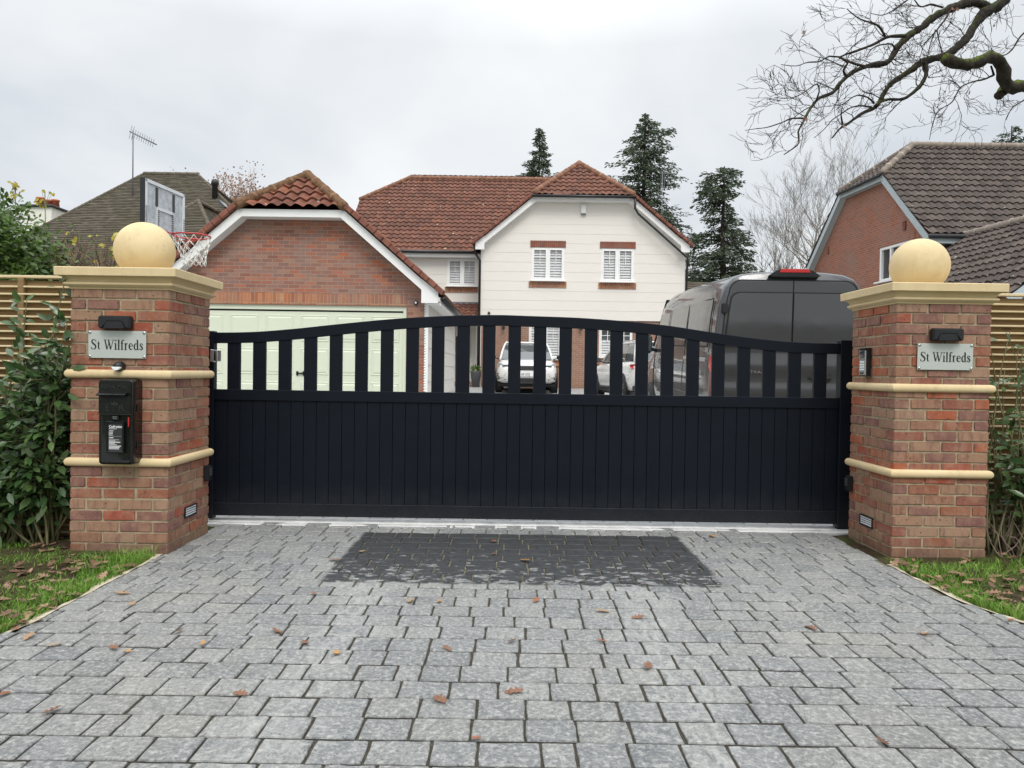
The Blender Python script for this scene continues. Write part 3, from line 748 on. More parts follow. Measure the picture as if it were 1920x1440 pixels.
def leaves_on_drive():
    spots = [(100, 1212, 'golden'), (55, 1195, 'tan'), (28, 1182, 'brown'), (70, 1165, 'pale'), (97, 1337, 'brown'), (213, 1217, 'brown'), (238, 1224, 'ochre'), (380, 1210, 'ochre'), (335, 1186, 'dark'),
             (520, 1187, 'brown'), (572, 1208, 'brown'), (630, 1228, 'ochre'), (450, 1304, 'brown'), (838, 1218, 'brown'), (825, 1316, 'brown'), (893, 1388, 'rust'), (588, 1115, 'rust'), (770, 1128, 'pale'), (963, 1300, 'brown'),
             (925, 1017, 'rust'), (928, 1040, 'rust'), (985, 1053, 'golden'), (628, 1052, 'brown'), (680, 1036, 'pale'), (1005, 1128, 'rust'), (824, 1130, 'ochre'), (1335, 1007, 'golden'), (1218, 1085, 'dark'),
             (1130, 1148, 'pale'), (1196, 1160, 'brown'), (1520, 1180, 'brown'), (1128, 1205, 'rust'), (1215, 1253, 'brown'), (5, 1305, 'rust'), (230, 1115, 'tan'), (248, 1136, 'pale'), (960, 1205, 'dark'), (1655, 1395, 'dark'), (1735, 1190, 'tan'), (1895, 1165, 'rust')]
    cols = dict(golden=.97, tan=.72, brown=.30, pale=.74, ochre=.9, dark=.5, rust=.12)
    where = {}
    rr = random.Random(4); used = {}
    def near(px, py):
        h = 'left' if px < 500 else 'middle' if px < 1050 else 'right'
        d = 'just in front of the gate' if py < 1075 else 'far part' if py < 1160 else 'middle part' if py < 1260 else 'near part'
        return h, d
    for i, (px, py, c) in enumerate(spots):
        d = CR @ Vector(((px - 960) / F, -(py - 720) / F, -1)); t = -(CAMH) / d.z; x, y = d.x * t, d.y * t
        m = MB(); L = rr.uniform(.05, .085) * (.75 if c in ('rust', 'ochre', 'dark') else 1.1)
        oak(m, (0, 0, .004), rr, L, .3, cols[c])
        o = m.build('fallen_leaf', 'dead_leaf', world=False, fix=False); o.location = (x, y, .002)
        h, dd = near(px, py)
        LAB = globals().setdefault('_ll', {}); key = (c, h, dd); LAB.setdefault(key, []).append(o)
    for (c, h, dd), os_ in LAB.items():
        os_.sort(key=lambda o: o.location.x); n = len(os_)
        base = f'{c} leaf on the {h} paving, {dd}' if dd != 'just in front of the gate' else f'{c} leaf on the {h} paving close to the gate'
        w = {1: [''], 2: [', left one of two', ', right one of two'], 3: [', leftmost of three', ', central one of three', ', rightmost of three']}.get(n, [f', {k+1} from left' for k in range(n)])
        for o, q in zip(os_, w): tag(o, base + q, 'leaf', 'fallen leaves on the paving')
leaves_on_drive()

# ================================================================== PILLARS
PL = dict(x0=-2.978, x1=-2.313, y0=4.96, zt=1.790)
PR = dict(x0=2.686, x1=3.351, y0=5.16, zt=1.790)
def pillar(p, label, seed):
    rr = random.Random(seed); x0, y0 = p['x0'], p['y0']; S = .665; cw = .075
    t = thing('brick_pillar', label, 'gate pillar', (x0 + S / 2, y0 + S / 2, 0), group='brick gate pillars')
    m = MB(); z = -.075 + .065 / 2; k = 0; top = p['zt']; n = int((top + .06) / cw)
    h = .066
    for k in range(n + 1):
        za = top - (n + 1 - k) * cw + .006; zb = za + h
        fl, fw = .215, .1025; g = .010
        strips = []
        for side in range(4):
            pat = [0] + []
            if (k + side) % 2 == 0: strips.append((side, [fl, fl, fl], 0.0))
            else: strips.append((side, [fl, fl], fw + g))
        for side, pat, st in strips:
            a = st
            for L in pat:
                L2 = L - .0005
                u0, u1, v0, v1 = a, a + L2, 0, fw
                pr = rr.uniform(-.0025, .003); v0 -= pr
                du = rr.uniform(-.0012, .0012)
                r = max(.004, rr.random()); hz = rr.uniform(-.0015, .0015)
                if side == 0: b = (x0 + u0 + du, x0 + u1 + du, y0 + v0, y0 + v1)
                elif side == 2: b = (x0 + u0 + du, x0 + u1 + du, y0 + S - v1, y0 + S - v0)
                elif side == 1: b = (x0 + S - v1, x0 + S - v0, y0 + u0 + du, y0 + u1 + du)
                else: b = (x0 + v0, x0 + v1, y0 + u0 + du, y0 + u1 + du)
                # subdivided brick so the arrises can wander
                m.box(b[0], b[1], b[2], b[3], za + hz, zb + hz + rr.uniform(-.001, .001), r)
                a += L + g
    b = m.build('bricks', 'pbrick', t, bevel=.0045, seg=2, rnd=True)
    for v in b.data.vertices: v.co += Vector((rr.uniform(-1, 1), rr.uniform(-1, 1), rr.uniform(-1, 1))) * .0011
    MB().box(x0 + .006, x0 + S - .006, y0 + .006, y0 + S - .006, -.1, top).build('mortar', 'mortar', t)
    def ring(prof, name, sm=True):
        mm = MB(); vs = []
        for (o, z) in prof:
            for c in ((x0 - o, y0 - o), (x0 + S + o, y0 - o), (x0 + S + o, y0 + S + o), (x0 - o, y0 + S + o)): vs.append((c[0], c[1], z))
        n = len(prof); fs = [(i * 4 + k, i * 4 + (k + 1) % 4, (i + 1) * 4 + (k + 1) % 4, (i + 1) * 4 + k) for i in range(n - 1) for k in range(4)]
        fs.append((3, 2, 1, 0)); fs.append(tuple((n - 1) * 4 + k for k in range(4)))
        mm.add(vs, fs); return mm.build(name, 'stone', t, bevel=.002)
    def band(z):
        pr = [(-.06, z - .029)]
        for i in range(11):
            a = -math.pi / 2 + math.pi * i / 10; pr.append((.002 + .026 * math.cos(a) ** .8 if abs(math.cos(a)) > 1e-6 else .002, z + .029 * math.sin(a)))
        pr.append((-.06, z + .029)); return ring(pr, 'stone_band')
    band(p['b1']); band(p['b2'])
    q = top - .008
    pr = [(-.05, q), (.006, q), (.006, q + .012), (.018, q + .014)]
    for i in range(9):
        a = math.pi * i / 8; pr.append((.018 + .016 * math.sin(a), q + .016 + .034 * i / 8))
    for i in range(8):
        a = math.pi / 2 * i / 7; pr.append((.020 + .045 * (1 - math.cos(a)), q + .052 + .030 * math.sin(a)))
    pr += [(.070, q + .084), (.072, q + .137), (.066, q + .141), (-.25, q + .150)]
    ring(pr, 'stone_cap')
    return t, q + .146
PL.update(b1=1.212, b2=.617); PR.update(b1=1.192, b2=.590)
tl, capzL = pillar(PL, 'brick gate pillar on the left, with the black post box mounted on it', 3)
tr, capzR = pillar(PR, 'brick gate pillar on the right, with the keypad intercom on its inner side', 8)
for p, cz, lab, fx in ((PL, capzL, 'cream stone ball on top of the left pillar, nearest the basketball hoop', 1), (PR, capzR, 'cream stone ball on top of the right pillar, before the brown tiled roof', -1)):
    m = MB(); r = .203; c = (p['x0'] + .3325, p['y0'] + .3325, cz - .01)
    prof = [(.002, -.012)]
    for i in range(1, 33):
        a = -math.pi / 2 + math.pi * i / 32
        h = r + r * math.sin(a)
        if h > .028: prof.append((max(.0005, r * math.cos(a)), h - .028))
    prof.insert(1, (prof[1][0] * .98, -.012))
    m.lathe(prof, c, 48); o = m.build('ball_finial', 'stone', fix=True); tag(o, lab, 'stone ball', 'stone balls on the gate pillars')

# ---------------- things on the pillars
def plaque(p, cx, cz, label):
    y = p['y0'] - .004; w, h = .388, .184
    t = thing('house_name_plaque', label, 'sign', (cx, y, cz), group='house name plaques')
    MB().box(cx - w / 2, cx + w / 2, y - .012, y - .008, cz - h / 2, cz + h / 2).build('plate', 'plaque', t, bevel=.001)
    for sx in (-1, 1):
        for sz in (-1, 1):
            MB().lathe([(.008, -.018), (.008, -.012), (.004, -.0115), (.004, .004)], (cx + sx * (w / 2 - .012), y, cz + sz * (h / 2 - .012)), 12, 'y').build('fixing_stud', 'silver', t)
    m = MB(); serif(m, 'St Wilfreds', .0675, (cx, y - .0125, cz - .002), (1, 0, 0), (0, 0, 1), .0002); m.build('lettering', 'text_black', t, fix=False)
def wall_light(p, cx, cz, label):
    y = p['y0'] - .004; w, h, d = .215, .086, .055
    t = thing('wall_light', label, 'light', (cx, y, cz), group='black wall lights above the plaques')
    m = MB(); m.box(cx - w / 2, cx + w / 2, y - d, y, cz - h / 2, cz + h / 2); m.build('housing', 'black_plastic', t, bevel=.008, seg=3)
    # trapezoid hood recess
    m = MB(); a, b = .075, .05
    m.add([(cx - a, y - d - .001, cz - .041), (cx + a, y - d - .001, cz - .041), (cx + b, y - d - .001, cz + .004), (cx - b, y - d - .001, cz + .004),
           (cx - a - .006, y - d - .014, cz - .042), (cx + a + .006, y - d - .014, cz - .042), (cx + b + .004, y - d - .003, cz + .012), (cx - b - .004, y - d - .003, cz + .012)],
          [(0, 1, 2, 3), (4, 5, 1, 0), (1, 5, 6, 2), (2, 6, 7, 3), (3, 7, 4, 0)])
    m.build('hood', 'black_plastic', t)
c = W(222, 646, PL['y0']); plaque(PL, c.x, c.z, 'brushed steel plaque reading St Wilfreds on the left pillar, over the sensor')
c = W(1770, 669, PR['y0']); plaque(PR, c.x, c.z, 'brushed steel plaque reading St Wilfreds on the right pillar')
c = W(222, 605, PL['y0']); wall_light(PL, c.x, c.z, 'black rectangular wall light on the left pillar above the plaque')
c = W(1770, 628, PR['y0']); wall_light(PR, c.x, c.z, 'black rectangular wall light on the right pillar above the plaque')
# motion sensor
c = W(222, 687, PL['y0'] - .03); t = thing('motion_sensor', 'small black and white motion sensor between plaque and post box', 'sensor', (c.x, PL['y0'], c.z))
m = MB(); m.lathe([(.001, -.062), (.012, -.060), (.026, -.052), (.033, -.035), (.034, .002)], (c.x, PL['y0'], c.z), 20, 'y'); m.build('housing', 'black_plastic', t)
m = MB(); pr = []
for i in range(13):
    a = math.pi + math.pi * i / 12; pr.append((c.x + .029 * math.cos(a), c.z - .003 + .024 * math.sin(a)))
m.prism(pr, 'y', PL['y0'] - .066, PL['y0'] - .03); m.build('sensor_lens', 'white_lens', t, bevel=.002)
# ---------------- post box
def rrect(x0, x1, z0, z1, r, n=5):
    out = []
    for (cx, cz, a0) in ((x1 - r, z1 - r, 0), (x0 + r, z1 - r, 90), (x0 + r, z0 + r, 180), (x1 - r, z0 + r, 270)):
        for i in range(n + 1):
            a = R(a0 + 90 * i / n); out.append((cx + r * math.cos(a), cz + r * math.sin(a)))
    return out
def loft(mb, rings, r=None, smooth=True, capa=True, capb=True):
    n = len(rings[0]); vs = [p for q in rings for p in q]
    fs = [(k * n + i, k * n + (i + 1) % n, (k + 1) * n + (i + 1) % n, (k + 1) * n + i) for k in range(len(rings) - 1) for i in range(n)]
    if capa: fs.append(tuple(range(n)))
    if capb: fs.append(tuple((len(rings) - 1) * n + i for i in range(n)))
    mb.add(vs, fs, r, smooth=smooth)
def postbox():
    yf = PL['y0'] - .125
    a = W(184, 711, yf); b = W(248.5, 872, yf); x0, x1, z1, z0 = a.x, b.x, a.z, b.z; yb = PL['y0'] - .002; w = x1 - x0; H = z1 - z0
    t = thing('post_box', 'black cast iron post box with collection plate on the left pillar', 'post box', ((x0 + x1) / 2, PL['y0'], z0))
    def ring(ins, y, r): return [(p[0], y, p[1]) for p in rrect(x0 + ins, x1 - ins, z0 + ins, z1 - ins, r)]
    m = MB(); loft(m, [ring(0, yb, .022), ring(0, yf + .016, .022), ring(.004, yf + .006, .02), ring(.012, yf, .018), ring(.02, yf + .004, .014)], smooth=True); m.build('casing', 'box_black', t)
    # upper door / hood, raised
    zs = z1 - H * .405
    m = MB(); m.prism([(x0 + .006, zs), (x1 - .006, zs), (x1 - .006, z1 - .016), (x1 - .02, z1 - .006), (x0 + .02, z1 - .006), (x0 + .006, z1 - .016)], 'y', yf - .008, yf + .006); m.build('upper_plate', 'box_black', t, bevel=.004, seg=2)
    m = MB(); m.prism([(yf - .008, z1 - H * .145), (yf - .045, z1 - H * .165), (yf - .052, z1 - H * .175), (yf - .050, z1 - H * .187), (yf - .008, z1 - H * .195)], 'x', x0 + .012, x1 - .03); m.build('aperture_hood', 'box_black', t, bevel=.002)
    MB().box(x0 + .02, x1 - .038, yf - .0095, yf - .006, z1 - H * .24, z1 - H * .197).build('letter_slot', 'rubber', t)
    MB().box(x0 + .002, x1 - .004, yf - .011, yf - .006, zs - .003, zs + .001).build('joint_edge', 'emboss', t)
    m = MB(); add_text(m, 'ROYAL MAIL', .030, ((x0 + x1) / 2, yf - .009, z1 - H * .085), (1, 0, 0), (0, 0, 1), .0025, sx=1.05, bold=.0004); m.build('raised_lettering', 'emboss', t, fix=False)
    m = MB(); cx = (x0 + x1) / 2; cz = z1 - H * .335
    add_text(m, 'E', .060, (cx - .045, yf - .009, cz), (1, 0, 0), (0, 0, 1), .003); add_text(m, 'R', .060, (cx + .045, yf - .009, cz), (1, 0, 0), (0, 0, 1), .003)
    add_text(m, 'II', .032, (cx, yf - .009, cz - .012), (1, 0, 0), (0, 0, 1), .003)
    m.prism([(cx - .022, cz + .018), (cx + .022, cz + .018), (cx + .026, cz + .042), (cx + .013, cz + .032), (cx, cz + .048), (cx - .013, cz + .032), (cx - .026, cz + .042)], 'y', yf - .012, yf - .007)
    m.build('royal_cipher', 'emboss', t, fix=False)
    # tab plate and collection plate
    m = MB(); m.box(cx - .026, cx + .026, yf - .006, yf + .004, z1 - H * .475, z1 - H * .425); m.build('tab_plate', 'box_black', t, bevel=.002)
    m = MB(); add_text(m, 'NEXT', .012, (cx, yf - .0065, z1 - H * .438), (1, 0, 0), (0, 0, 1), .0003); add_text(m, 'MON', .011, (cx, yf - .0065, z1 - H * .458), (1, 0, 0), (0, 0, 1), .0003); m.build('tab_text', 'galv', t, fix=False)
    px0, px1, pz1, pz0 = x0 + w * .26, x0 + w * .76, z1 - H * .49, z1 - H * .86
    m = MB(); e = .010
    m.box(px0, px1, yf - .012, yf + .004, pz1 - e, pz1); m.box(px0, px1, yf - .012, yf + .004, pz0, pz0 + e); m.box(px0, px0 + e, yf - .0115, yf + .004, pz0 + e, pz1 - e); m.box(px1 - e, px1, yf - .0115, yf + .004, pz0 + e, pz1 - e)
    f = m.build('plate_frame', 'box_black', t, bevel=.002)
    MB().box(px0 + e, px1 - e, yf - .004, yf + .002, pz0 + e, pz1 - e).build('collection_plate', 'interior', f)
    m = MB(); lx = px0 + e + .006; lw = px1 - px0 - 2 * e - .012; hh = pz1 - pz0
    add_text(m, 'Collection', .0215, (lx, yf - .0045, pz1 - hh * .17), (1, 0, 0), (0, 0, 1), .0003, 'LEFT', bold=.0006)
    rr = random.Random(2)
    rows = [(.235, .62, .0035), (.30, .36, .004), (.345, .3, .004), (.39, .3, .004), (.435, .3, .004), (.52, .35, .006), (.585, .8, .0022), (.62, .5, .004), (.66, .9, .006), (.70, .45, .004), (.74, .62, .004), (.785, .95, .0055), (.825, .85, .0055), (.87, .8, .005)]
    for (q, ln, th) in rows:
        x = lx; end = lx + lw * ln
        while x < end:
            l = rr.uniform(.003, .009) if th > .003 else lw; m.box(x, min(end, x + l), yf - .0052, yf - .0042, pz1 - hh * q - th / 2, pz1 - hh * q + th / 2); x += l + .0015
    m.box(lx, lx + lw, yf - .0052, yf - .0042, pz1 - hh * .475, pz1 - hh * .472)
    m.build('collection_text', 'text_white', f, fix=False)
    m = MB(); kx = x0 + w * .88; m.prism([(kx - .004, z1 - H * .44), (kx + .005, z1 - H * .44), (kx + .004, z1 - H * .54), (kx - .002, z1 - H * .56), (kx - .003, z1 - H * .5)], 'y', yf - .003, yf + .002); m.build('red_key_mark', 'red_paint', t)
    m = MB(); add_text(m, 'Machan', .014, (x0 + w * .78, yf + .0, z0 + .045), (1, 0, 0), (0, 0, 1), .002); m.build('foundry_mark', 'emboss', t, fix=False)
    for zz in (z0 + .10, z0 + H * .62): MB().box(x1 - .002, x1 + .006, yf + .05, yf + .08, zz, zz + .05).build('hinge', 'box_black', t, bevel=.002)
postbox()
# ---------------- intercom on the inner side of the right pillar
xr = PR['x0']
def side_at(px, py, X):
    d = CR @ Vector(((px - 960) / F, -(py - 720) / F, -1)); t = X / d.x; return Vector((X, d.y * t, CAMH + d.z * t))
a = side_at(1637, 652, xr); b = side_at(1619, 706, xr)
yc = (a.y + b.y) / 2; zc = (a.z + b.z) / 2; t = thing('keypad_intercom', 'black and silver keypad intercom on the inner side of the right pillar', 'intercom', (xr, yc, zc))
hw, hh = .053, .102; d = .038
MB().box(xr - d, xr - .001, yc - hw, yc + hw, zc - hh, zc + hh).build('housing', 'black_plastic', t, bevel=.004)
m = MB(); m.box(xr - d - .008, xr - d + .002, yc - hw + .004, yc + hw - .004, zc - hh + .004, zc + hh - .012); m.build('face_plate', 'silver', t, bevel=.003)
m = MB(); m.box(xr - d - .0095, xr - d - .004, yc - .036, yc + .036, zc + .028, zc + .082); m.build('camera_window', 'dglass', t, bevel=.002)
m = MB()
for i in range(4):
    for j in range(3): m.box(xr - d - .012, xr - d - .007, yc - .030 + j * .022, yc - .030 + j * .022 + .016, zc - .062 + i * .019, zc - .062 + i * .019 + .013)
m.build('key_buttons', 'white_lens', t, bevel=.001)
m = MB()
for j in range(2): m.lathe([(.007, -.012), (.007, 0)], (xr - d, yc - .014 + j * .03, zc - .082), 10, 'x')
m.build('call_buttons', 'gutter_black', t)
MB().box(xr - d - .015, xr - .001, yc - hw - .003, yc + hw + .003, zc + hh - .006, zc + hh + .004).build('rain_hood', 'black_plastic', t, bevel=.002)
# photocells and recessed lights
def photocell(X, s, px, py, label):
    p = side_at(px, py, X); t = thing('photocell', label, 'photocell', p, group='gate photocells')
    MB().box(min(X, X + s * .045), max(X, X + s * .045), p.y - .03, p.y + .03, p.z - .058, p.z + .058).build('housing', 'black_plastic', t, bevel=.006, seg=2)
    MB().box(min(X + s * .044, X + s * .048), max(X + s * .044, X + s * .048), p.y - .02, p.y + .02, p.z - .02, p.z + .045).build('lens', 'dglass', t)
photocell(PL['x1'], 1, 384, 887, 'small black photocell box low on the inner side of the left pillar')
photocell(PR['x0'], -1, 1597, 906, 'small black photocell box low on the inner side of the right pillar')
def brick_light(X, s, px, py, label):
    p = side_at(px, py, X); t = thing('recessed_light', label, 'light', p, group='recessed louvre lights low on the pillars')
    hw, hh = .098, .040
    fr = MB()
    for (a0, a1, b0, b1) in ((-hw, hw, hh - .009, hh), (-hw, hw, -hh, -hh + .009), (-hw, -hw + .008, -hh + .009, hh - .009), (hw - .008, hw, -hh + .009, hh - .009)):
        fr.box(min(X, X + s * .011), max(X, X + s * .011), p.y + a0, p.y + a1, p.z + b0, p.z + b1)
    fr.build('frame', 'black_plastic', t, bevel=.002)
    MB().box(min(X, X + s * .004), max(X, X + s * .004), p.y - hw + .008, p.y + hw - .008, p.z - hh + .009, p.z + hh - .009).build('lens', 'white_lens', t)
    lv = MB()
    for k in range(5):
        z = p.z - hh + .009 + k * (2 * hh - .018) / 4 - .0025
        lv.box(min(X + s * .003, X + s * .0055), max(X + s * .003, X + s * .0055), p.y - hw + .008, p.y + hw - .008, z, z + .005)
    lv.build('louvres', 'black_plastic', t)
brick_light(PL['x1'], 1, 356.5, 957, 'white louvred recessed light low in the left pillar beside the drive')
brick_light(PR['x0'], -1, 1625, 977, 'white louvred recessed light low in the right pillar beside the drive')

# ================================================================== GATE
def gate():
    Y = 6.08; T = .05
    t = thing('sliding_gate', 'black sliding driveway gate with arched top, open slats above solid boards', 'gate', (W(985, 980, Y).x, Y, 0.02))
    top = [(394, 623.5), (404, 623.5), (440, 623.4), (486, 622), (550, 617), (620, 609.6), (678, 603.7), (748, 597.5), (836, 592.7), (894, 591.2), (940, 591), (993, 592.8), (1072, 595.6), (1120, 598.5), (1168, 602.2), (1212, 606.5), (1260, 612), (1331, 623), (1383, 630.5), (1431, 636.5), (1479, 640.8), (1527, 643.2), (1573, 643.9)]
    pts = [W(a, b, Y) for a, b in top]
    # smooth resample
    def ev(x):
        for a, b, i in zip(pts, pts[1:], range(99)):
            if x <= b.x or b is pts[-1]:
                p0 = pts[max(i - 1, 0)]; p3 = pts[min(i + 2, len(pts) - 1)]; u = (x - a.x) / (b.x - a.x)
                m1 = (b.z - p0.z) / (b.x - p0.x) * (b.x - a.x); m2 = (p3.z - a.z) / (p3.x - a.x) * (b.x - a.x) if p3.x > a.x else 0
                return (2 * u**3 - 3 * u**2 + 1) * a.z + (u**3 - 2 * u**2 + u) * m1 + (-2 * u**3 + 3 * u**2) * b.z + (u**3 - u**2) * m2
    xa, xb = pts[1].x, pts[-1].x; n = 90; th = .088
    m = MB(); rings = []
    for i in range(n + 1):
        x = xa + (xb - xa) * i / n; z = ev(x)
        rings.append([(x, Y - T / 2, z), (x, Y + T / 2, z), (x, Y + T / 2, z - th), (x, Y - T / 2, z - th)])
    loft(m, rings, smooth=False); m.build('top_rail', 'gate', t, bevel=.003)
    zm = W(960, 737.5, Y).z; zl = zm - .088; zb0 = .045; zb1 = .045 + .105
    MB().box(xa, xb, Y - T / 2, Y + T / 2, zl, zm).build('middle_rail', 'gate', t, bevel=.003)
    MB().box(xa, xb, Y - T / 2, Y + T / 2, zb0, zb1).build('bottom_rail', 'gate', t, bevel=.003)
    # stiles
    st = W(1572, 700, Y).x
    MB().box(xa - .045, xa + .002, Y - .035, Y + .035, .02, pts[0].z + .012).build('end_stile', 'gate', t, bevel=.003)
    MB().box(st, st + .10, Y - .045, Y + .045, .005, W(1584, 638, Y).z).build('end_stile', 'gate', t, bevel=.004)
    x0p = W(427.5, 700, Y).x; pitch = (W(1525, 700, Y).x - x0p) / 23; pw = W(451, 700, Y).x - x0p
    for k in range(24):
        x = x0p + k * pitch
        MB().box(x, x + pw, Y - .017, Y + .017, zm - .004, min(ev(x), ev(x + pw)) - th + .02).build('slat', 'gate', t, bevel=.002)
    m = MB(); bp = pitch / 2; x = xa; 
    k0 = x0p
    while k0 - bp > xa: k0 -= bp
    x = k0 - bp
    while x < xb:
        a, b = max(x, xa), min(x + bp, xb)
        m.box(a + .0018, b - .0018, Y - .012, Y + .012, zb1 - .01, zl + .01); x += bp
    m.build('boarding', 'gate', t, bevel=.003)
    MB().box(xa, xb, Y - .004, Y + .004, zb1 - .01, zl + .01).build('boarding_backing', 'groove', t)
gate()
# closing bracket and receiver post on the left
a = W(402, 667, 5.98)
t = thing('latch_bracket', 'galvanised closing bracket beside the left pillar at the gate end', 'bracket', (a.x, 6.0, a.z))
m = MB(); m.box(a.x - .03, a.x - .004, 5.97, 6.03, a.z - .05, a.z + .05); m.build('back_plate', 'galv', t, bevel=.003)
m = MB(); m.box(a.x + .018, a.x + .034, 5.96, 6.035, a.z - .045, a.z + .045); m.build('roller_plate', 'galv', t, bevel=.003)
m = MB(); m.lathe([(.014, -.04), (.014, .04)], (a.x + .0, 5.99, a.z), 12, 'z'); m.build('roller', 'rubber', t)
# ================================================================== FENCES AND PLANTS BESIDE THE PILLARS
def fence(x0, x1, y, ztop, label, posts):
    t = thing('slatted_fence', label, 'fence', ((x0 + x1) / 2, y, 0))
    m = MB(); b = MB(); z = ztop - .012; 
    MB().box(x0, x1, y - .03, y + .035, ztop - .012, ztop + .008).build('capping', 'fbatten', t, bevel=.003)
    z = ztop - .03; rr = random.Random(2)
    while z > .08:
        b.box(x0, x1, y + .004 + rr.uniform(0, .002), y + .022, z - .040, z + .002)
        m.box(x0, x1, y - .034 + rr.uniform(-.002, .002), y + .003, z - .052 + .0, z - .040 + .001)
        z -= .0545
    b.build('boards', 'fboard', t); m.build('battens', 'fbatten', t, bevel=.002)
    for px in posts: MB().box(px - .022, px + .022, y - .034, y + .0, .0, ztop - .013).build('post', 'fboard', t, bevel=.003)
    MB().box(x0, x1, y - .01, y + .03, -.02, .075).build('gravel_board', 'fboard', t)
zf = W(60, 519, 5.42).z; zr = W(1900, 553, 5.62).z
fence(-7.5, -2.99, 5.42, zf, 'pale wood horizontal slatted fence left of the left pillar', [W(40, 700, 5.4).x, -5.4, -7.3])
fence(3.34, 7.5, 5.62, zr, 'pale wood horizontal slatted fence right of the right pillar', [3.55 + 1.8, 7.3])

def shrub(name, label, base, box, n_stem, n_leaf, seed, L=(.07, .12), mat='laurel', grp=None, stem='twig_green', cat='shrub', dens=None, front=0.0):
    """leafy shrub: stems rising from base, leaves along them inside box (x0,x1,y0,y1,z0,z1)"""
    rr = random.Random(seed); x0, x1, y0, y1, z0, z1 = box; base = Vector(base)
    t = thing(name, label, cat, base, group=grp)
    st = MB(); lf = MB(); tips = []
    per = n_leaf // n_stem
    for k in range(n_stem):
        end = Vector((rr.uniform(x0, x1), rr.uniform(y0, y1), z0 + (z1 - z0) * rr.uniform(.25, 1.0)))
        a = base + Vector((rr.uniform(-.25, .25) * (x1 - x0), rr.uniform(-.1, .1), 0)); mid = a.lerp(end, .5) + Vector((rr.uniform(-.12, .12), rr.uniform(-.08, .08), .1))
        pts = []
        for i in range(9):
            u = i / 8; pts.append(a * (1 - u) ** 2 + mid * 2 * u * (1 - u) + end * u * u + Vector((rr.uniform(-.01, .01), rr.uniform(-.01, .01), 0)))
        st.tube(pts, [.010 * (1 - .75 * i / 8) for i in range(9)], 6)
        for j in range(per):
            u = rr.uniform(.15, 1.0) ** .7; i = min(7, int(u * 8)); p = pts[i].lerp(pts[i + 1], u * 8 - i)
            out = Vector((rr.uniform(-1, 1), rr.uniform(-1, .6), rr.uniform(-.3, .8))).normalized()
            tw = rr.uniform(.02, .16); q = p + out * tw
            if rr.random() < .3: st.tube([p, q], [.003, .002], 4, cap=False)
            nrm = Vector((rr.uniform(-.5, .5), rr.uniform(-1.0, -.1), rr.uniform(.2, 1)))
            d = (out + Vector((0, 0, rr.uniform(-.6, .4)))).normalized()
            if dens and not dens(q): continue
            l = rr.uniform(*L); lf.leaf(q, d, nrm, l, l * rr.uniform(.36, .46), max(.01, rr.random()))
    st.build('stems', stem, t, fix=False); lf.build('leaves', mat, t, fix=False, rnd=True)
    return t
# left laurel, dense and low; right laurel, thin and twiggy
fl = W(60, 1000, 5.1)
shrub('laurel_shrub', 'glossy green laurel shrub against the fence left of the left pillar', (-3.45, 5.2, -.02), (-3.95, -3.02, 4.95, 5.35, .02, 1.48), 52, 2700, 5, (.075, .125))
shrub('laurel_shrub', 'small glossy laurel at the far left edge before the slatted fence', (-4.15, 5.2, -.02), (-4.7, -3.6, 4.9, 5.35, .02, 1.35), 36, 1500, 15, (.075, .12))
m = MB()
def tall_twigs():
    rr = random.Random(31)
    t = thing('laurel_sapling', 'tall thin laurel stem with leaves touching the left pillar cap', 'shrub', (-3.2, 5.2, 0))
    s = MB(); l = MB()
    for (px0, py0, px1, py1) in ((70, 900, 118, 520), (60, 860, 45, 560), (90, 880, 122, 600), (50, 760, 100, 620)):
        a, b = W(px0, py0, 5.1), W(px1, py1, 4.95); pts = [a.lerp(b, i / 8) + Vector((math.sin(i * .9) * .025, 0, 0)) for i in range(9)]
        s.tube(pts, [.009 - .0008 * i for i in range(9)], 6)
        for j in range(34):
            u = rr.uniform(.25, 1); p = a.lerp(b, u); o = Vector((rr.uniform(-1, 1), rr.uniform(-1, .3), rr.uniform(-.4, .7))).normalized()
            L = rr.uniform(.06, .11); l.leaf(p + o * rr.uniform(0, .05), o, (rr.uniform(-.4, .4), -1, rr.uniform(.2, 1)), L, L * .42, max(.01, rr.random()))
    s.build('stems', 'twig_green', t, fix=False); l.build('leaves', 'laurel', t, fix=False, rnd=True)
tall_twigs()
shrub('laurel_shrub', 'sparse laurel shrub with bare stems right of the right pillar', (3.62, 5.3, -.02), (3.42, 4.3, 5.1, 5.5, .2, 1.75), 30, 420, 9, (.06, .11))
shrub('laurel_shrub', 'fuller dark laurel low down against the fence at the far right', (3.95, 5.25, -.02), (3.5, 4.6, 4.95, 5.45, .15, 1.0), 30, 900, 19, (.07, .12))
def bare_twigs():
    rr = random.Random(77); t = thing('twiggy_bush', 'low bare twiggy bush under the laurel right of the right pillar', 'bush', (3.75, 5.3, -.02)); s = MB()
    for k in range(70):
        a = Vector((rr.uniform(3.4, 4.5), rr.uniform(5.1, 5.5), -.02)); d = Vector((rr.uniform(-1, 1), rr.uniform(-.5, .3), rr.uniform(.3, 1.2))).normalized()
        p = a; pts = [p]
        for i in range(5):
            d = (d + Vector((rr.uniform(-.5, .5), rr.uniform(-.3, .3), rr.uniform(-.3, .3)))).normalized(); p = p + d * rr.uniform(.05, .12); pts.append(p)
        s.tube(pts, [.0035, .003, .0027, .0022, .0018, .0012], 4)
    s.build('twigs', 'twig_pale', t, fix=False)
bare_twigs()
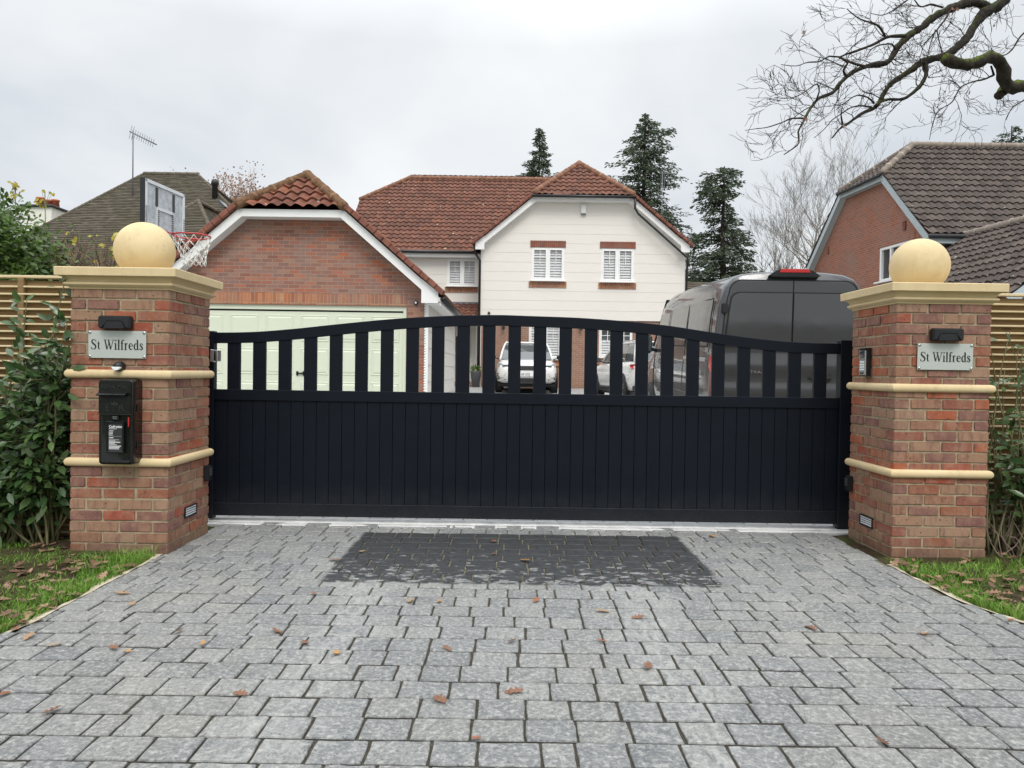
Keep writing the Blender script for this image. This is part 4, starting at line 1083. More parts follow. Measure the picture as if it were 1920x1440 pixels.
# clipped hedges behind the fence
def privet():
    rr = random.Random(41); t = thing('evergreen_hedge', 'bushy light green evergreen hedge behind the fence at the far left', 'hedge', (-5.3, 7.3, 0))
    l = MB(); s = MB()
    for k in range(60):
        a = Vector((rr.uniform(-7, -4.6), 7.3, .1)); b = Vector((a.x + rr.uniform(-.4, .4), rr.uniform(6.9, 7.7), rr.uniform(1.8, 2.8))); s.tube([a, a.lerp(b, .5) + Vector((rr.uniform(-.1, .1), 0, 0)), b], [.015, .01, .005], 5)
    n = 0
    from mathutils import noise as mn
    while n < 19000:
        x = rr.uniform(-6.4, -4.45); y = 6.75 + .8 * rr.random() ** 1.6; z = rr.uniform(1.5, 3.05)
        ztop = 2.93 + .10 * mn.noise(Vector((x * 2.5, y, 0))) - (0 if x < -4.95 else (x + 4.95) * 1.15)
        if z > ztop + rr.uniform(-.1, .06) or x > -4.5 + .12 * mn.noise(Vector((z * 3, y, 4))): continue
        if mn.noise(Vector((x * 3.2, y * 3.2, z * 3.2))) < -.30: continue
        d = Vector((rr.uniform(-1, 1), rr.uniform(-1, .4), rr.uniform(-.3, 1))).normalized(); L = rr.uniform(.045, .08)
        l.leaf((x, y, z), d, (rr.uniform(-.5, .5), -.7, rr.uniform(.3, 1)), L, L * .55, max(.01, rr.random())); n += 1
    s.build('stems', 'bark', t, fix=False); l.build('leaves', 'privet', t, fix=False, rnd=True)
privet()
def maple(px, py, Y, label, s0):
    rr = random.Random(s0); p = W(px, py, Y); t = thing('maple_sapling', label, 'sapling', (p.x, Y, 0), group='yellow leaved saplings over the hedge'); l = MB(); s = MB()
    s.tube([(p.x + .1, Y, 0), (p.x + .03, Y, 1.8), (p.x, Y, p.z + .05)], [.012, .008, .004], 6)
    for k in range(9):
        o = Vector((rr.uniform(-.06, .06), rr.uniform(-.05, .05), rr.uniform(-.10, .06))); s.tube([(p.x, Y, p.z - .12), p + o], [.003, .0015], 4, cap=False)
        for j in range(2):
            d = Vector((rr.uniform(-1, 1), rr.uniform(-.4, .2), rr.uniform(-1, .3))).normalized(); L = rr.uniform(.028, .05); l.leaf(p + o, d, (rr.uniform(-.3, .3), -1, .3), L, L * .7, max(.01, rr.random()))
    s.build('stem', 'twig_green', t, fix=False); l.build('leaves', 'maple', t, fix=False, rnd=True)
maple(28, 350, 7.0, 'yellow leaved sapling poking above the hedge at the far left', 3); maple(84, 367, 7.4, 'yellow leaved sapling poking up before the white chimney', 4)
def twig_hedge():
    rr = random.Random(51); t = thing('twiggy_hedge', 'leafless brown twiggy hedge between the evergreen hedge and left stone ball', 'hedge', (-4.6, 7.9, 0)); s = MB(); l = MB(); g = MB()
    for k in range(1700):
        x = rr.uniform(-5.8, -4.15); a = Vector((x, rr.uniform(7.4, 8.4), rr.uniform(1.5, 2.3))); d = Vector((rr.uniform(-.8, .8), rr.uniform(-.5, .5), rr.uniform(-.1, 1))).normalized(); p = a; pts = [p]
        for i in range(6):
            d = (d + Vector((rr.uniform(-.6, .6), rr.uniform(-.4, .4), rr.uniform(-.35, .4)))).normalized(); p = p + d * rr.uniform(.05, .11)
            p.z = min(p.z, 2.80 + rr.uniform(-.12, .10)); pts.append(p)
        r0 = rr.uniform(.003, .009); s.tube(pts, [r0 * (1 - i / 8) for i in range(7)], 4)
        if rr.random() < .30:
            L = rr.uniform(.04, .08); (l if rr.random() < .5 else g).leaf(pts[-1], (rr.uniform(-1, 1), -.3, rr.uniform(-1, .5)), (0, -1, .3), L, L * .6, max(.01, rr.random()))
    for k in range(26):
        x = rr.uniform(-5.8, -3.75); y = rr.uniform(7.4, 8.4); s.tube([(x, y, 0), (x + rr.uniform(-.1, .1), y, 1.0), (x + rr.uniform(-.2, .2), y, 2.3)], [.02, .015, .008], 6)
    s.build('twigs', 'twig_brown', t, fix=False); l.build('yellow_leaves', 'maple', t, fix=False, rnd=True); g.build('green_leaves', 'privet', t, fix=False, rnd=True)
twig_hedge()

# ================================================================== BASKETBALL HOOP
def hoop():
    # the board stands edge-on along the view, facing the drive on its right
    A = W(271, 331, 9.0); B = W(345, 367, 9.86)
    zt = (A.z + B.z) / 2; h = .60; dirv = Vector((B.x - A.x, B.y - A.y, 0)); w = dirv.length; dirv.normalize(); nrm = Vector((dirv.y, -dirv.x, 0))
    if nrm.x < 0: nrm = -nrm
    mid = Vector(((A.x + B.x) / 2, (A.y + B.y) / 2, zt - h / 2))
    t = thing('basketball_hoop', 'basketball hoop with grey backboard, red rim and white net behind the left pillar', 'basketball hoop', (mid.x - .5, mid.y, gz(9.4)))
    Z = Vector((0, 0, 1))
    def slab(cu, cz, hu, hz, d0, d1, name, mat, par=t, bev=0):
        c = mid + dirv * cu + Z * cz + nrm * (d0 + d1) / 2
        return MB().obox(c, dirv * hu, nrm * (d1 - d0) / 2, Z * hz).build(name, mat, par, bevel=bev)
    slab(0, 0, w / 2, h / 2, -.02, 0, 'backboard', 'board', bev=.003)
    fr = MB(); e = .04
    for cu, cz, hu, hz in ((0, h / 2 - e / 2, w / 2, e / 2), (-w / 2 + e / 2, 0, e / 2, h / 2), (w / 2 - e / 2, 0, e / 2, h / 2)):
        fr.obox(mid + dirv * cu + Z * cz + nrm * .004, dirv * hu, nrm * .01, Z * hz)
    for cu, cz, hu, hz in ((0, -.015, .17, .018), (-.17, -.15, .014, .15), (.17, -.15, .014, .15)): fr.obox(mid + dirv * cu + Z * cz + nrm * .004, dirv * hu, nrm * .008, Z * hz)
    fr.build('board_frame', 'board_frame', t)
    dk = MB()
    for cu in (-.185, .185): dk.obox(mid + dirv * cu + Z * .125 + nrm * .003, dirv * .022, nrm * .006, Z * .115)
    for cu in (-w / 2 + .02, -.16, .16, w / 2 - .02):
        for k in range(11): dk.obox(mid + dirv * cu + Z * (-.04 - k * .024) + nrm * .012, dirv * .016, nrm * .004, Z * .005)
    dk.build('board_ribs', 'flue', t)
    slab(-w / 2 - .006, 0, .006, h / 2, -.05, .01, 'side_trim', 'gutter_black')
    rc = mid + nrm * .36 - Z * (h / 2 + .0); rc.z = W(361, 443, 9.4).z; rr_ = .228
    ring = [rc + Vector((math.cos(a), math.sin(a), 0)) * rr_ for a in [2 * math.pi * i / 32 for i in range(33)]]
    m = MB(); m.tube(ring, .010, 8, cap=False)
    m.tube([mid + nrm * .02 - Z * (h / 2 - .03) + dirv * .08, rc + Vector((-rr_ * .8, .12, 0))], .008, 6); m.tube([mid + nrm * .02 - Z * (h / 2 - .03) - dirv * .08, rc + Vector((-rr_ * .8, -.12, 0))], .008, 6)
    m.tube([rc + Vector((-rr_, 0, 0)), rc + Vector((-rr_ + .02, 0, -.06)), rc + Vector((rr_ - .1, 0, -.055))], .005, 6)
    m.build('rim', 'red_paint', t, fix=False)
    nt = MB(); n = 12; lv = [(0, 1.0), (.08, .93), (.16, .80), (.24, .68), (.31, .62), (.37, .60)]; rr = random.Random(1)
    def P(k, j):
        a = 2 * math.pi * (k + (.5 if j % 2 else 0)) / n; z, r = lv[j]; return rc + Vector((math.cos(a) * rr_ * r + .03 * j * .3, math.sin(a) * rr_ * r, -z - .01 * math.sin(k * 2.1 + j)))
    for k in range(n):
        for j in range(len(lv) - 1):
            a = P(k, j)
            for b in ((P(k, j + 1), P(k - 1, j + 1)) if j % 2 == 0 else (P(k, j + 1), P(k + 1, j + 1))):
                nt.tube([a, (a + b) / 2 - Z * .006, b], .0042, 5)
    nt.build('net', 'net_cord', t, fix=False)
    m = MB(); pb = mid - nrm * .5; g0 = gz(9.4)
    m.tube([(pb.x, pb.y, g0 + .15), (pb.x, pb.y, 2.2), mid - nrm * .06 - Z * .15], [.045, .04, .03], 10); m.tube([(pb.x, pb.y, 1.9), mid - nrm * .06 - Z * .28], .02, 8)
    m.build('pole', 'gutter_black', t, fix=False)
    m = MB(); m.box(pb.x - .8, pb.x + .1, pb.y - .4, pb.y + .4, g0, g0 + .18); m.build('base', 'gutter_black', t, bevel=.04, seg=3)
hoop()

# ================================================================== GARAGE
def garage():
    Y = 15.2; y0 = Y; cx = W(573, 450, Y).x
    xr = W(797, 650, Y).x; xl = 2 * cx - xr; zb = gz(Y) - .05; ze = 2.98
    t = thing('brick_garage', 'brick garage with pale green door and half hipped red tiled roof', 'garage', (cx, Y, gz(Y)))
    sl = 1.0; zc = W(550, 396, Y).z; half_e = 2.70; 
    c1, c2 = W(447, 393, Y - .3), W(645, 396, Y - .3); zcl = (c1.z + c2.z) / 2 + .02
    hc = (c2.x - c1.x) / 2; cx = (c1.x + c2.x) / 2; ef = W(818, 548, Y - .3); hx = ef.x - cx; sl = (zcl - ef.z) / (hx - hc); zeave = ef.z
    dx1 = W(762, 600, Y).x; dx0 = W(350, 600, Y).x; dz1 = W(600, 572, Y).z; dz0 = gz(Y)
    cl = [((cx + hx, Y, zeave - .04), (sl, 0, 1)), ((cx - hx, Y, zeave - .04), (-sl, 0, 1))]
    front_wall('front_wall', 'gbrick', t, xl, xr, zb, zcl - .05, Y, [(dx0, dx1, dz0, dz1)], cl)
    s0 = W(393, 558, Y); zs0, zs1 = dz1 + .0, dz1 + .235
    MB().box(dx0 - .02, dx1 + .0, Y - .012, Y + .02, zs0 + .002, zs1).build('brick_lintel', 'soldier', t)
    # small grid band under gable: verge boards
    yb = Y - .30
    def vb(xa, za, xb, zb_, w, name, side):
        m = MB(); d = Vector((xb - xa, 0, zb_ - za)).normalized(); n = Vector((d.z, 0, -d.x)); n = n if n.z < 0 else -n
        a, b = Vector((xa, 0, za)), Vector((xb, 0, zb_))
        P = [a, b, b + n * w, a + n * w]; q_ = .004 if 'barge' in name else 0; vs = [(p.x, yb - q_, p.z) for p in P] + [(p.x, yb + .03 - q_, p.z) for p in P]
        m.add(vs, [(0, 1, 2, 3), (7, 6, 5, 4), (0, 4, 5, 1), (1, 5, 6, 2), (2, 6, 7, 3), (3, 7, 4, 0)])
        # soffit back to the wall
        m.add([(a.x + n.x * w, yb + .03, a.z + n.z * w), (b.x + n.x * w, yb + .03, b.z + n.z * w), (b.x + n.x * w, Y + .0, b.z + n.z * w), (a.x + n.x * w, Y, a.z + n.z * w)], [(0, 1, 2, 3)])
        return m.build(name, 'white_upvc', t)
    vb(cx - hc, zcl, cx + hc, zcl, .15, 'fascia_board', 0)
    vb(cx + hc, zcl, cx + hx, zeave, .16, 'barge_board', 1); vb(cx - hx, zeave, cx - hc, zcl, .16, 'barge_board', -1)
    MB().prism([(cx + hx - .30, zeave - .22), (cx + hx + .04, zeave - .22), (cx + hx + .04, zeave + .0), (cx + hx - .30, zeave + .27)], 'y', yb - .009, yb + .022).build('barge_end', 'white_upvc', t)
    MB().prism([(cx - hx + .30, zeave - .22), (cx - hx - .04, zeave - .22), (cx - hx - .04, zeave + .0), (cx - hx + .30, zeave + .27)], 'y', yb - .009, yb + .022).build('barge_end', 'white_upvc', t)
    # roof
    Yb = 22.5; up = .03; apz = zcl + hc * sl; sb = 1.15
    AP = Vector((cx, yb + sb, apz + up)); BK = Vector((cx, Yb, apz + up)); e = yb - .06
    slope('hip_tiles', 'tile_redm', [(cx - hc - .05, e, zcl - .02 + up), (cx + hc + .05, e, zcl - .02 + up), AP], t, tw=.25, ch=.30, amp=.065, riser=.045)
    hh = .12
    slope('roof_tiles', 'tile_red', [(cx + hx + hh, e, zeave - hh * sl + up), (cx + hx + hh, Yb, zeave - hh * sl + up), BK, AP, (cx + hc, e, zcl + up)], t)
    slope('roof_tiles', 'tile_red', [(cx - hx - hh, Yb, zeave - hh * sl + up), (cx - hx - hh, e, zeave - hh * sl + up), (cx - hc, e, zcl + up), AP, BK], t)
    m = MB()
    ridge(m, (cx + hc + .02, e - .02, zcl + .06), AP + Vector((0, 0, .05)), .10, .40); ridge(m, (cx - hc - .02, e - .02, zcl + .06), AP + Vector((0, 0, .05)), .10, .40); ridge(m, AP + Vector((0, 0, .05)), BK + Vector((0, 0, .05)), .10)
    m.build('ridge_tiles', 'ridge_moss', t, fix=False)
    # verge tiles along the barge boards
    for s in (-1, 1):
        m = MB()
        a = Vector((cx + s * hc, e + .03, zcl + .03)); b = Vector((cx + s * (hx + hh), e + .03, zeave - hh * sl + .03)); n = 13
        for i in range(n):
            p, q = a.lerp(b, i / n), a.lerp(b, (i + .95) / n); up_ = Vector((s * sl, 0, 1)).normalized()
            m.obox((p + q) / 2 + up_ * (.055 + (i % 2) * .004) + Vector((0, 0, 0)), (q - p) / 2, (0, .075, 0), up_ * .055)
        m.build('verge_tiles', 'verge_red', t, bevel=.012)
    # side wall with boards, and the back
    m = MB(); zz = zb; hs = zeave - .1
    k = 0; bd = .355
    while zb + k * bd < hs:
        a, b = zb + k * bd, min(hs, zb + (k + 1) * bd); m.quad((xr + .055, Y - .02, a), (xr + .055, Yb, a), (xr + .04, Yb, b), (xr + .04, Y - .02, b)); m.quad((xr + .04, Y - .02, a), (xr + .04, Yb, a), (xr + .055, Yb, a), (xr + .055, Y - .02, a)); k += 1
    m.build('side_boards', 'clad', t, fix=False)
    MB().box(xr - .04, xr + .035, Y + .004, Yb, zb, hs + .1).build('side_wall', 'gbrick', t)
    MB().box(xl, xl + .1, Y + .004, Yb, zb, hs + .1).build('side_wall', 'gbrick', t)
    MB().box(xl + .1, xr - .04, Yb - .1, Yb, zb, hs + .1).build('back_wall', 'gbrick', t)
    # scalloped corner trim
    m = MB(); m.box(xr - .005, xr + .062, Y - .022, Y - .004, zb, hs); z = zb + .03
    while z < hs: m.lathe([(.022, -.022 - .004), (.022, -.018)], (xr - .002, Y, z), 8, 'y'); z += .055
    m.build('corner_trim', 'white_upvc', t)
    # soffit + gutter on the right side
    xe = cx + hx + hh
    MB().box(xr + .056, xe - .04, yb + .04, Yb, zeave - hh * sl - .13, zeave - hh * sl - .115).build('soffit', 'white_upvc', t)
    MB().box(xe - .05, xe - .03, yb + .03, Yb, zeave - hh * sl - .16, zeave - hh * sl - .0).build('eaves_fascia', 'white_upvc', t)
    m = MB(); m.tube([(xe + .02, yb - .02, zeave - hh * sl - .03), (xe + .02, Yb + .1, zeave - hh * sl - .03)], .055, 10)
    m.build('gutter', 'gutter_black', t, fix=False)
    m = MB(); m.tube([(xe + .02, Yb - .1, zeave - hh * sl - .06), (xe - .02, Yb, zeave - .35), (xr + .1, Yb + .02, zeave - .55), (xr + .1, Yb + .02, gz(22))], .034, 8); m.build('downpipe', 'gutter_black', t, fix=False)
    # door
    d = MB(); fw = .07
    d.box(dx0, dx0 + fw, Y + .03, Y + .11, dz0, dz1); d.box(dx1 - fw, dx1, Y + .03, Y + .11, dz0, dz1); d.box(dx0 + fw, dx1 - fw, Y + .03, Y + .11, dz1 - .10, dz1)
    d.build('door_frame', 'garage_green', t, bevel=.004)
    a, b, c, e_ = dx0 + fw + .004, dx1 - fw - .004, dz0 + .01, dz1 - .135
    MB().box(a - .01, b + .01, Y + .10, Y + .12, c, dz1 - .09).build('door_gap', 'rubber', t)
    dr = MB().box(a, b, Y + .06, Y + .10, c, e_).build('garage_door', 'garage_green', t)
    pn = MB(); cols, rows = 6, 3; pw = (b - a) / cols; ph = (e_ - c) / rows
    for i in range(cols):
        for j in range(rows):
            x0, x1, z0, z1 = a + i * pw + .085, a + (i + 1) * pw - .085, c + j * ph + .085, c + (j + 1) * ph - .085
            yy = Y + .06
            R0 = [(x0, z0), (x1, z0), (x1, z1), (x0, z1)]
            def rg(ins, dep): return [(x0 + ins, yy - dep, z0 + ins), (x1 - ins, yy - dep, z0 + ins), (x1 - ins, yy - dep, z1 - ins), (x0 + ins, yy - dep, z1 - ins)]
            loft(pn, [rg(-.012, .0005), rg(-.004, .010), rg(.010, .010), rg(.018, .001), rg(.055, .014)], smooth=False, capa=False)
    pn.build('raised_panels', 'garage_green', dr, fix=False)
    hd = W(562, 700, Y); m = MB(); m.box(hd.x - .085, hd.x + .085, Y + .018, Y + .034, hd.z - .016, hd.z + .016); m.box(hd.x - .085, hd.x - .045, Y + .03, Y + .06, hd.z - .045, hd.z + .045); m.box(hd.x + .045, hd.x + .085, Y + .03, Y + .06, hd.z - .045, hd.z + .045)
    m.build('handle', 'gutter_black', dr, bevel=.008, seg=2)
    p = W(780, 568, Y); q = thing('security_sensor', 'small round black sensor on the brick beside the garage door', 'sensor', p)
    MB().lathe([(.04, -.05), (.045, -.03), (.045, 0)], p, 16, 'y').build('housing', 'gutter_black', q); MB().lathe([(.02, -.055), (.025, -.049)], p, 12, 'y').build('lens', 'white_lens', q)
garage()

# ================================================================== MAIN HOUSE
def house():
    Y = 27.5; t = thing('boarded_house', 'two storey white boarded house with red tiled half hipped roof', 'house', (2.6, Y, gz(Y)))
    xl, xr = W(900, 600, Y).x, W(1283, 600, Y).x; g = gz(Y) - .1; zbr = W(1000, 599, Y).z
    c1, c2 = W(1000, 366, Y - .3), W(1183, 370, Y - .3); zc = (c1.z + c2.z) / 2; e1, e2 = W(893, 455, Y - .3), W(1292, 461, Y - .3); ze = (e1.z + e2.z) / 2
    hx = (e2.x - e1.x) / 2; cx = (e1.x + e2.x) / 2; hc = (c2.x - c1.x) / 2; sl = (zc - ze) / (hx - hc); yb = Y - .3
    wins = []
    for (a, b, c, d) in ((997, 1057.5, 463.5, 526), (1127.5, 1188, 465.5, 528.5)):
        p, q = W(a, c, Y), W(b, d, Y); wins.append((p.x, q.x, q.z, p.z))
    gw = []
    for (a, b, c, d) in ((992, 1052, 604, 673), (1124, 1186, 612, 670)):
        p, q = W(a, c, Y), W(b, d, Y); gw.append((p.x, q.x, q.z, p.z))
    cl = [((cx + hx, Y, ze - .05), (sl, 0, 1)), ((cx - hx, Y, ze - .05), (-sl, 0, 1))]
    front_wall('boarded_wall', 'clad', t, xl, xr, zbr, zc - .02, Y, wins, cl, lap=.0055, board=.355, bz=zbr)
    front_wall('brick_wall', 'hbrick', t, xl + .05, xr - .03, g, zbr - .002, Y + .05, gw, ())
    for i, w in enumerate(wins):
        window(t, *w[:2], w[2], w[3], Y - .01)
        MB().box(w[0] - .05, w[1] + .05, Y - .035, Y + .05, w[3] + .003, w[3] + .245).build('brick_lintel', 'dsoldier', t)
        MB().box(w[0] - .09, w[1] + .09, Y - .035, Y + .05, w[2] - .27, w[2] - .054).build('brick_sill', 'soldier', t)
    for i, w in enumerate(gw):
        window(t, *w[:2], w[2], w[3], Y + .08, half_blind=.0 if i == 0 else .45)
        MB().box(w[0] - .05, w[1] + .05, Y + .025, Y + .1, w[3] + .003, w[3] + .225).build('brick_lintel', 'soldier', t)
        MB().box(w[0] - .09, w[1] + .09, Y + .0, Y + .1, w[2] - .27, w[2] - .054).build('brick_sill', 'soldier', t)
    def vb(xa, za, xb, zb_, w, name):
        m = MB(); d = Vector((xb - xa, 0, zb_ - za)).normalized(); n = Vector((d.z, 0, -d.x)); n = n if n.z < 0 else -n
        a, b = Vector((xa, 0, za)), Vector((xb, 0, zb_)); P = [a, b, b + n * w, a + n * w]
        q_ = .004 if 'barge' in name else 0; m.add([(p.x, yb - q_, p.z) for p in P] + [(p.x, yb + .03 - q_, p.z) for p in P], [(0, 1, 2, 3), (7, 6, 5, 4), (0, 4, 5, 1), (1, 5, 6, 2), (2, 6, 7, 3), (3, 7, 4, 0)])
        m.add([(a.x + n.x * w, yb + .03, a.z + n.z * w), (b.x + n.x * w, yb + .03, b.z + n.z * w), (b.x + n.x * w, Y, b.z + n.z * w), (a.x + n.x * w, Y, a.z + n.z * w)], [(0, 1, 2, 3)])
        return m.build(name, 'white_upvc', t)
    vb(cx - hc, zc, cx + hc, zc, .17, 'fascia_board'); vb(cx + hc, zc, cx + hx, ze, .19, 'barge_board'); vb(cx - hx, ze, cx - hc, zc, .19, 'barge_board')
    for s in (-1, 1): MB().prism([(cx + s * (hx - .30), ze - .24), (cx + s * (hx + .03), ze - .24), (cx + s * (hx + .03), ze + .0), (cx + s * (hx - .30), ze + .27)], 'y', yb - .010, yb + .021).build('barge_end', 'white_upvc', t)
    up = .04; apz = zc + hc * sl; e = yb - .1
    sb = 2.05; tz = W(1087, 303, yb + sb).z - .12; AP = Vector((cx, yb + sb, tz)); hcx = hc; 
    sl2 = (tz - up - zc) / hc
    # main range behind
    Ym = 29.0; zem = W(820, 470, Ym - .3).z; ymr = Ym + 4.6
    rl = W(768, 336, ymr); zr = rl.z; sm = (zr - zem) / (ymr - (Ym - .3)); hl = W(677, 380, 31.9)
    xg = W(675, 400, 31.9).x; zh = zem + sm * (31.9 - Ym + .3)
    YB = 33.6
    yi = (tz - zem) / sm + Ym - .3
    hh = .12
    slope('hip_tiles', 'tile_red', [(cx - hc - .08, e, zc - .03 + up), (cx + hc + .08, e, zc - .03 + up), AP], t, amp=.05, riser=.04)
    BK = Vector((cx, yi + .3, tz))
    slope('roof_tiles', 'tile_red', [(cx + hx + hh, e, ze - hh * sl + up), (cx + hx + hh, 36, ze - hh * sl + up), (cx, 36, tz), AP, (cx + hc, e, zc + up)], t, nu=6)
    yv = (ze - zem) / sm + Ym - .3
    slope('roof_tiles', 'tile_red', [(cx - hx - hh, 30, ze - hh * sl + up), (cx - hx - hh, e, ze - hh * sl + up), (cx - hc, e, zc + up), AP, BK, (cx - hx + .6, 30, ze + .6 * sl)], t, nu=6)
    L0 = Vector((xg, Ym - .4, zem - .08)); RR = Vector((5.2, ymr, zr))
    slope('roof_tiles', 'tile_red', [L0, (6.2, Ym - .4, zem - .08), (4.4, ymr, zr), (rl.x, ymr, zr), (xg, 31.9, zh)], t, amp=.05, riser=.04)
    slope('roof_tiles', 'tile_red', [(6.2, 37.5, zem - .08), (xg, 37.5, zem - .08), (xg, 2 * ymr - 31.9, zh), (rl.x, ymr, zr), (4.4, ymr, zr)], t, nu=4)
    slope('hip_tiles', 'tile_red', [(xg, 2 * ymr - 31.9, zh), (xg, 31.9, zh), (rl.x, ymr, zr)], t, nu=4)
    slope('hip_tiles', 'tile_red', [(6.2, Ym - .4, zem - .08), (6.2, 37.5, zem), (4.4, ymr, zr)], t, nu=4)
    m = MB(); o = Vector((0, 0, .05))
    ridge(m, (cx - hc - .04, e, zc + .08), AP + o, .11); ridge(m, (cx + hc + .04, e, zc + .08), AP + o, .11); ridge(m, AP + o, BK + o, .11)
    ridge(m, (rl.x, ymr, zr + .06), (4.4, ymr, zr + .06), .11); ridge(m, (xg, 31.9, zh + .06), (rl.x, ymr, zr + .06), .10)
    m.build('ridge_tiles', 'ridge_red', t, fix=False)
    for s in (-1, 1):
        m = MB()
        a = Vector((cx + s * hc, e + .05, zc + .02)); b = Vector((cx + s * (hx + hh), e + .05, ze - hh * sl + .02)); n = 11; up_ = Vector((s * sl, 0, 1)).normalized()
        for i in range(n): p, q = a.lerp(b, i / n), a.lerp(b, (i + .95) / n); m.obox((p + q) / 2 + up_ * (.06 + (i % 2) * .005), (q - p) / 2, (0, .09, 0), up_ * .05)
        m.build('verge_tiles', 'verge_red', t, bevel=.012)
    # gutters
    m = MB(); gy = e + .0
    m.tube([(cx - hc - .1, e - .04, zc - .03), (cx + hc + .12, e - .04, zc - .03)], .055, 8)
    m.build('gutter', 'gutter_black', t, fix=False)
    m = MB(); m.tube([(cx + hc + .10, e - .03, zc - .05), (cx + hc + .10, yb - .06, zc - .42), (cx + hc + .22, yb - .045, zc - .62), (cx + hx - .12, yb - .045, ze - .40), (xr + .02, yb + .0, ze - .45), (xr + .05, Y - .05, ze - .8), (xr + .05, Y - .05, g)], .038, 8); m.build('downpipe', 'gutter_black', t, fix=False)
    m = MB(); m.tube([(cx - hx - .05, Y - .2, ze - .12), (cx - hx - .05, Y - .1, ze - .35), (xl - .03, Y - .05, ze - .6), (xl - .03, Y - .05, g)], .045, 8); m.build('downpipe', 'gutter_black', t, fix=False)
    MB().tube([(xg, Ym - .42, zem - .06), (cx - hx + .2, Ym - .42, zem - .06)], .06, 8).build('gutter', 'gutter_black', t, fix=False)
    # main range wall left of the gable
    w1 = (W(839, 486, Ym).x, W(895, 486, Ym).x, W(860, 536, Ym).z, W(860, 485, Ym).z)
    zlo = W(860, 566, Ym).z; p0 = W(760, 500, Ym).x
    w0 = (W(720, 486, Ym).x, W(772, 486, Ym).x, w1[2], w1[3])
    front_wall('boarded_wall', 'clad', t, xg + .15, xl + .5, zlo, zem - .1, Ym, [w0, w1], (), lap=.007, bz=zlo)
    for w in (w0, w1):
        window(t, *w, Ym - .01); MB().box(w[0] - .09, w[1] + .04, Ym - .035, Ym + .05, w[2] - .25, w[2] - .054).build('brick_sill', 'soldier', t)
    MB().box(xg + .1, xl + .2, Ym - .33, Ym - .3, zem - .24, zem - .06).build('fascia_board', 'white_upvc', t)
    MB().box(xg + .1, xl + .2, Ym - .3, Ym - .02, zem - .24, zem - .225).build('soffit', 'white_upvc', t)
    # side walls
    MB().box(xr - .12, xr, Y + .02, 37, g, ze + .2).build('side_wall', 'clad', t)
    MB().box(xg + .12, xg + .2, Ym + .02, 37, g, zem).build('side_wall', 'clad', t)
    MB().box(xl + .02, xl + .12, Y + .06, Ym + .3, g, ze + .2).build('side_wall', 'clad', t)
    # porch lean-to roof and entrance
    zt = W(870, 571, Ym).z; zl = W(870, 592, 27.6).z; zp = min(zlo, zt)
    xp0 = W(780, 592, Ym).x
    front_wall('entrance_wall', 'hbrick', t, xg + .15, xl + .3, g, zlo - .003, Ym + .06, [(W(846, 700, Ym).x, W(893, 700, Ym).x, gz(28) + .15, W(870, 603, Ym).z)], ())
    slope('porch_tiles', 'tile_red', [(xp0, 27.7, zl - .05), (xl + .02, 27.7, zl - .05), (xl + .02, Ym, zt), (xp0, Ym, zt)], t, amp=.05)
    MB().box(xp0, xl, Ym - .04, Ym - .02, zt + .0, zt + .10).build('lead_flashing', 'lead', t)
    MB().box(xp0, xl, 27.78, 27.82, zl - .25, zl - .04).build('fascia_board', 'white_upvc', t)
    MB().box(xp0, xl, 27.82, Ym, zl - .25, zl - .22).build('soffit', 'white_upvc', t)
    # door with side panel
    dy = Ym + .1; a = W(847, 700, Ym).x; b = W(869, 700, Ym).x; c = W(892, 700, Ym).x; d0 = gz(28) + .17; d1 = W(870, 605, Ym).z
    m = MB()
    for x in (a, b - .04, c - .06): m.box(x, x + .07, dy - .05, dy + .05, d0, d1)
    m.box(a, c, dy - .045, dy + .045, d1 - .07, d1 + .0); m.build('door_frame', 'white_upvc', t)
    dd = MB().box(b + .03, c - .06, dy, dy + .05, d0, d1 - .07).build('front_door', 'door_pale', t, bevel=.004)
    MB().box(b + .16, c - .19, dy - .006, dy + .01, d0 + .9, d1 - .28).build('pane', 'glass', dd); MB().tube([(b + .08, dy - .05, d0 + .8), (b + .08, dy - .05, d0 + 1.3)], .014, 8).build('handle', 'silver', dd)
    m = MB(); m.box(a + .07, b - .04, dy, dy + .05, d0, d1 - .07); sp_ = m.build('side_panel', 'door_pale', t)
    m = MB()
    for k in range(3): m.box(a + .12 + k * .10, a + .13 + k * .10, dy - .006, dy, d0 + .05, d1 - .1)
    m.build('panel_groove', 'lead', sp_)
    MB().box(a - .3, c + .05, Ym - 1.0, Ym + .05, gz(28) - .1, gz(28) + .16).build('doorstep', 'hbrick', t, bevel=.01)
    # alarm box, antenna
    p = W(1094, 394, Y); q = thing('alarm_box', 'small white alarm box high on the boarded gable', 'alarm box', p)
    MB().box(p.x - .10, p.x + .10, Y - .10, Y - .017, p.z - .14, p.z + .17).build('housing', 'white_upvc', q, bevel=.02, seg=2); MB().box(p.x - .08, p.x + .08, Y - .095, Y - .02, p.z - .18, p.z - .141).build('lens', 'lead', q)
    for (px, py, lab) in ((944, 613, 'black wall lantern on the house brickwork above the white car'), (1089, 614, 'black wall lantern on the house brickwork between the ground floor windows')):
        p = W(px, py, Y); q = thing('wall_lantern', lab, 'lantern', p, group='wall lanterns on the house')
        MB().box(p.x - .05, p.x + .05, Y - .12, Y - .04, p.z - .10, p.z + .17).build('housing', 'gutter_black', q, bevel=.01); MB().box(p.x - .015, p.x + .015, Y - .05, Y + .05, p.z, p.z + .04).build('arm', 'gutter_black', q)
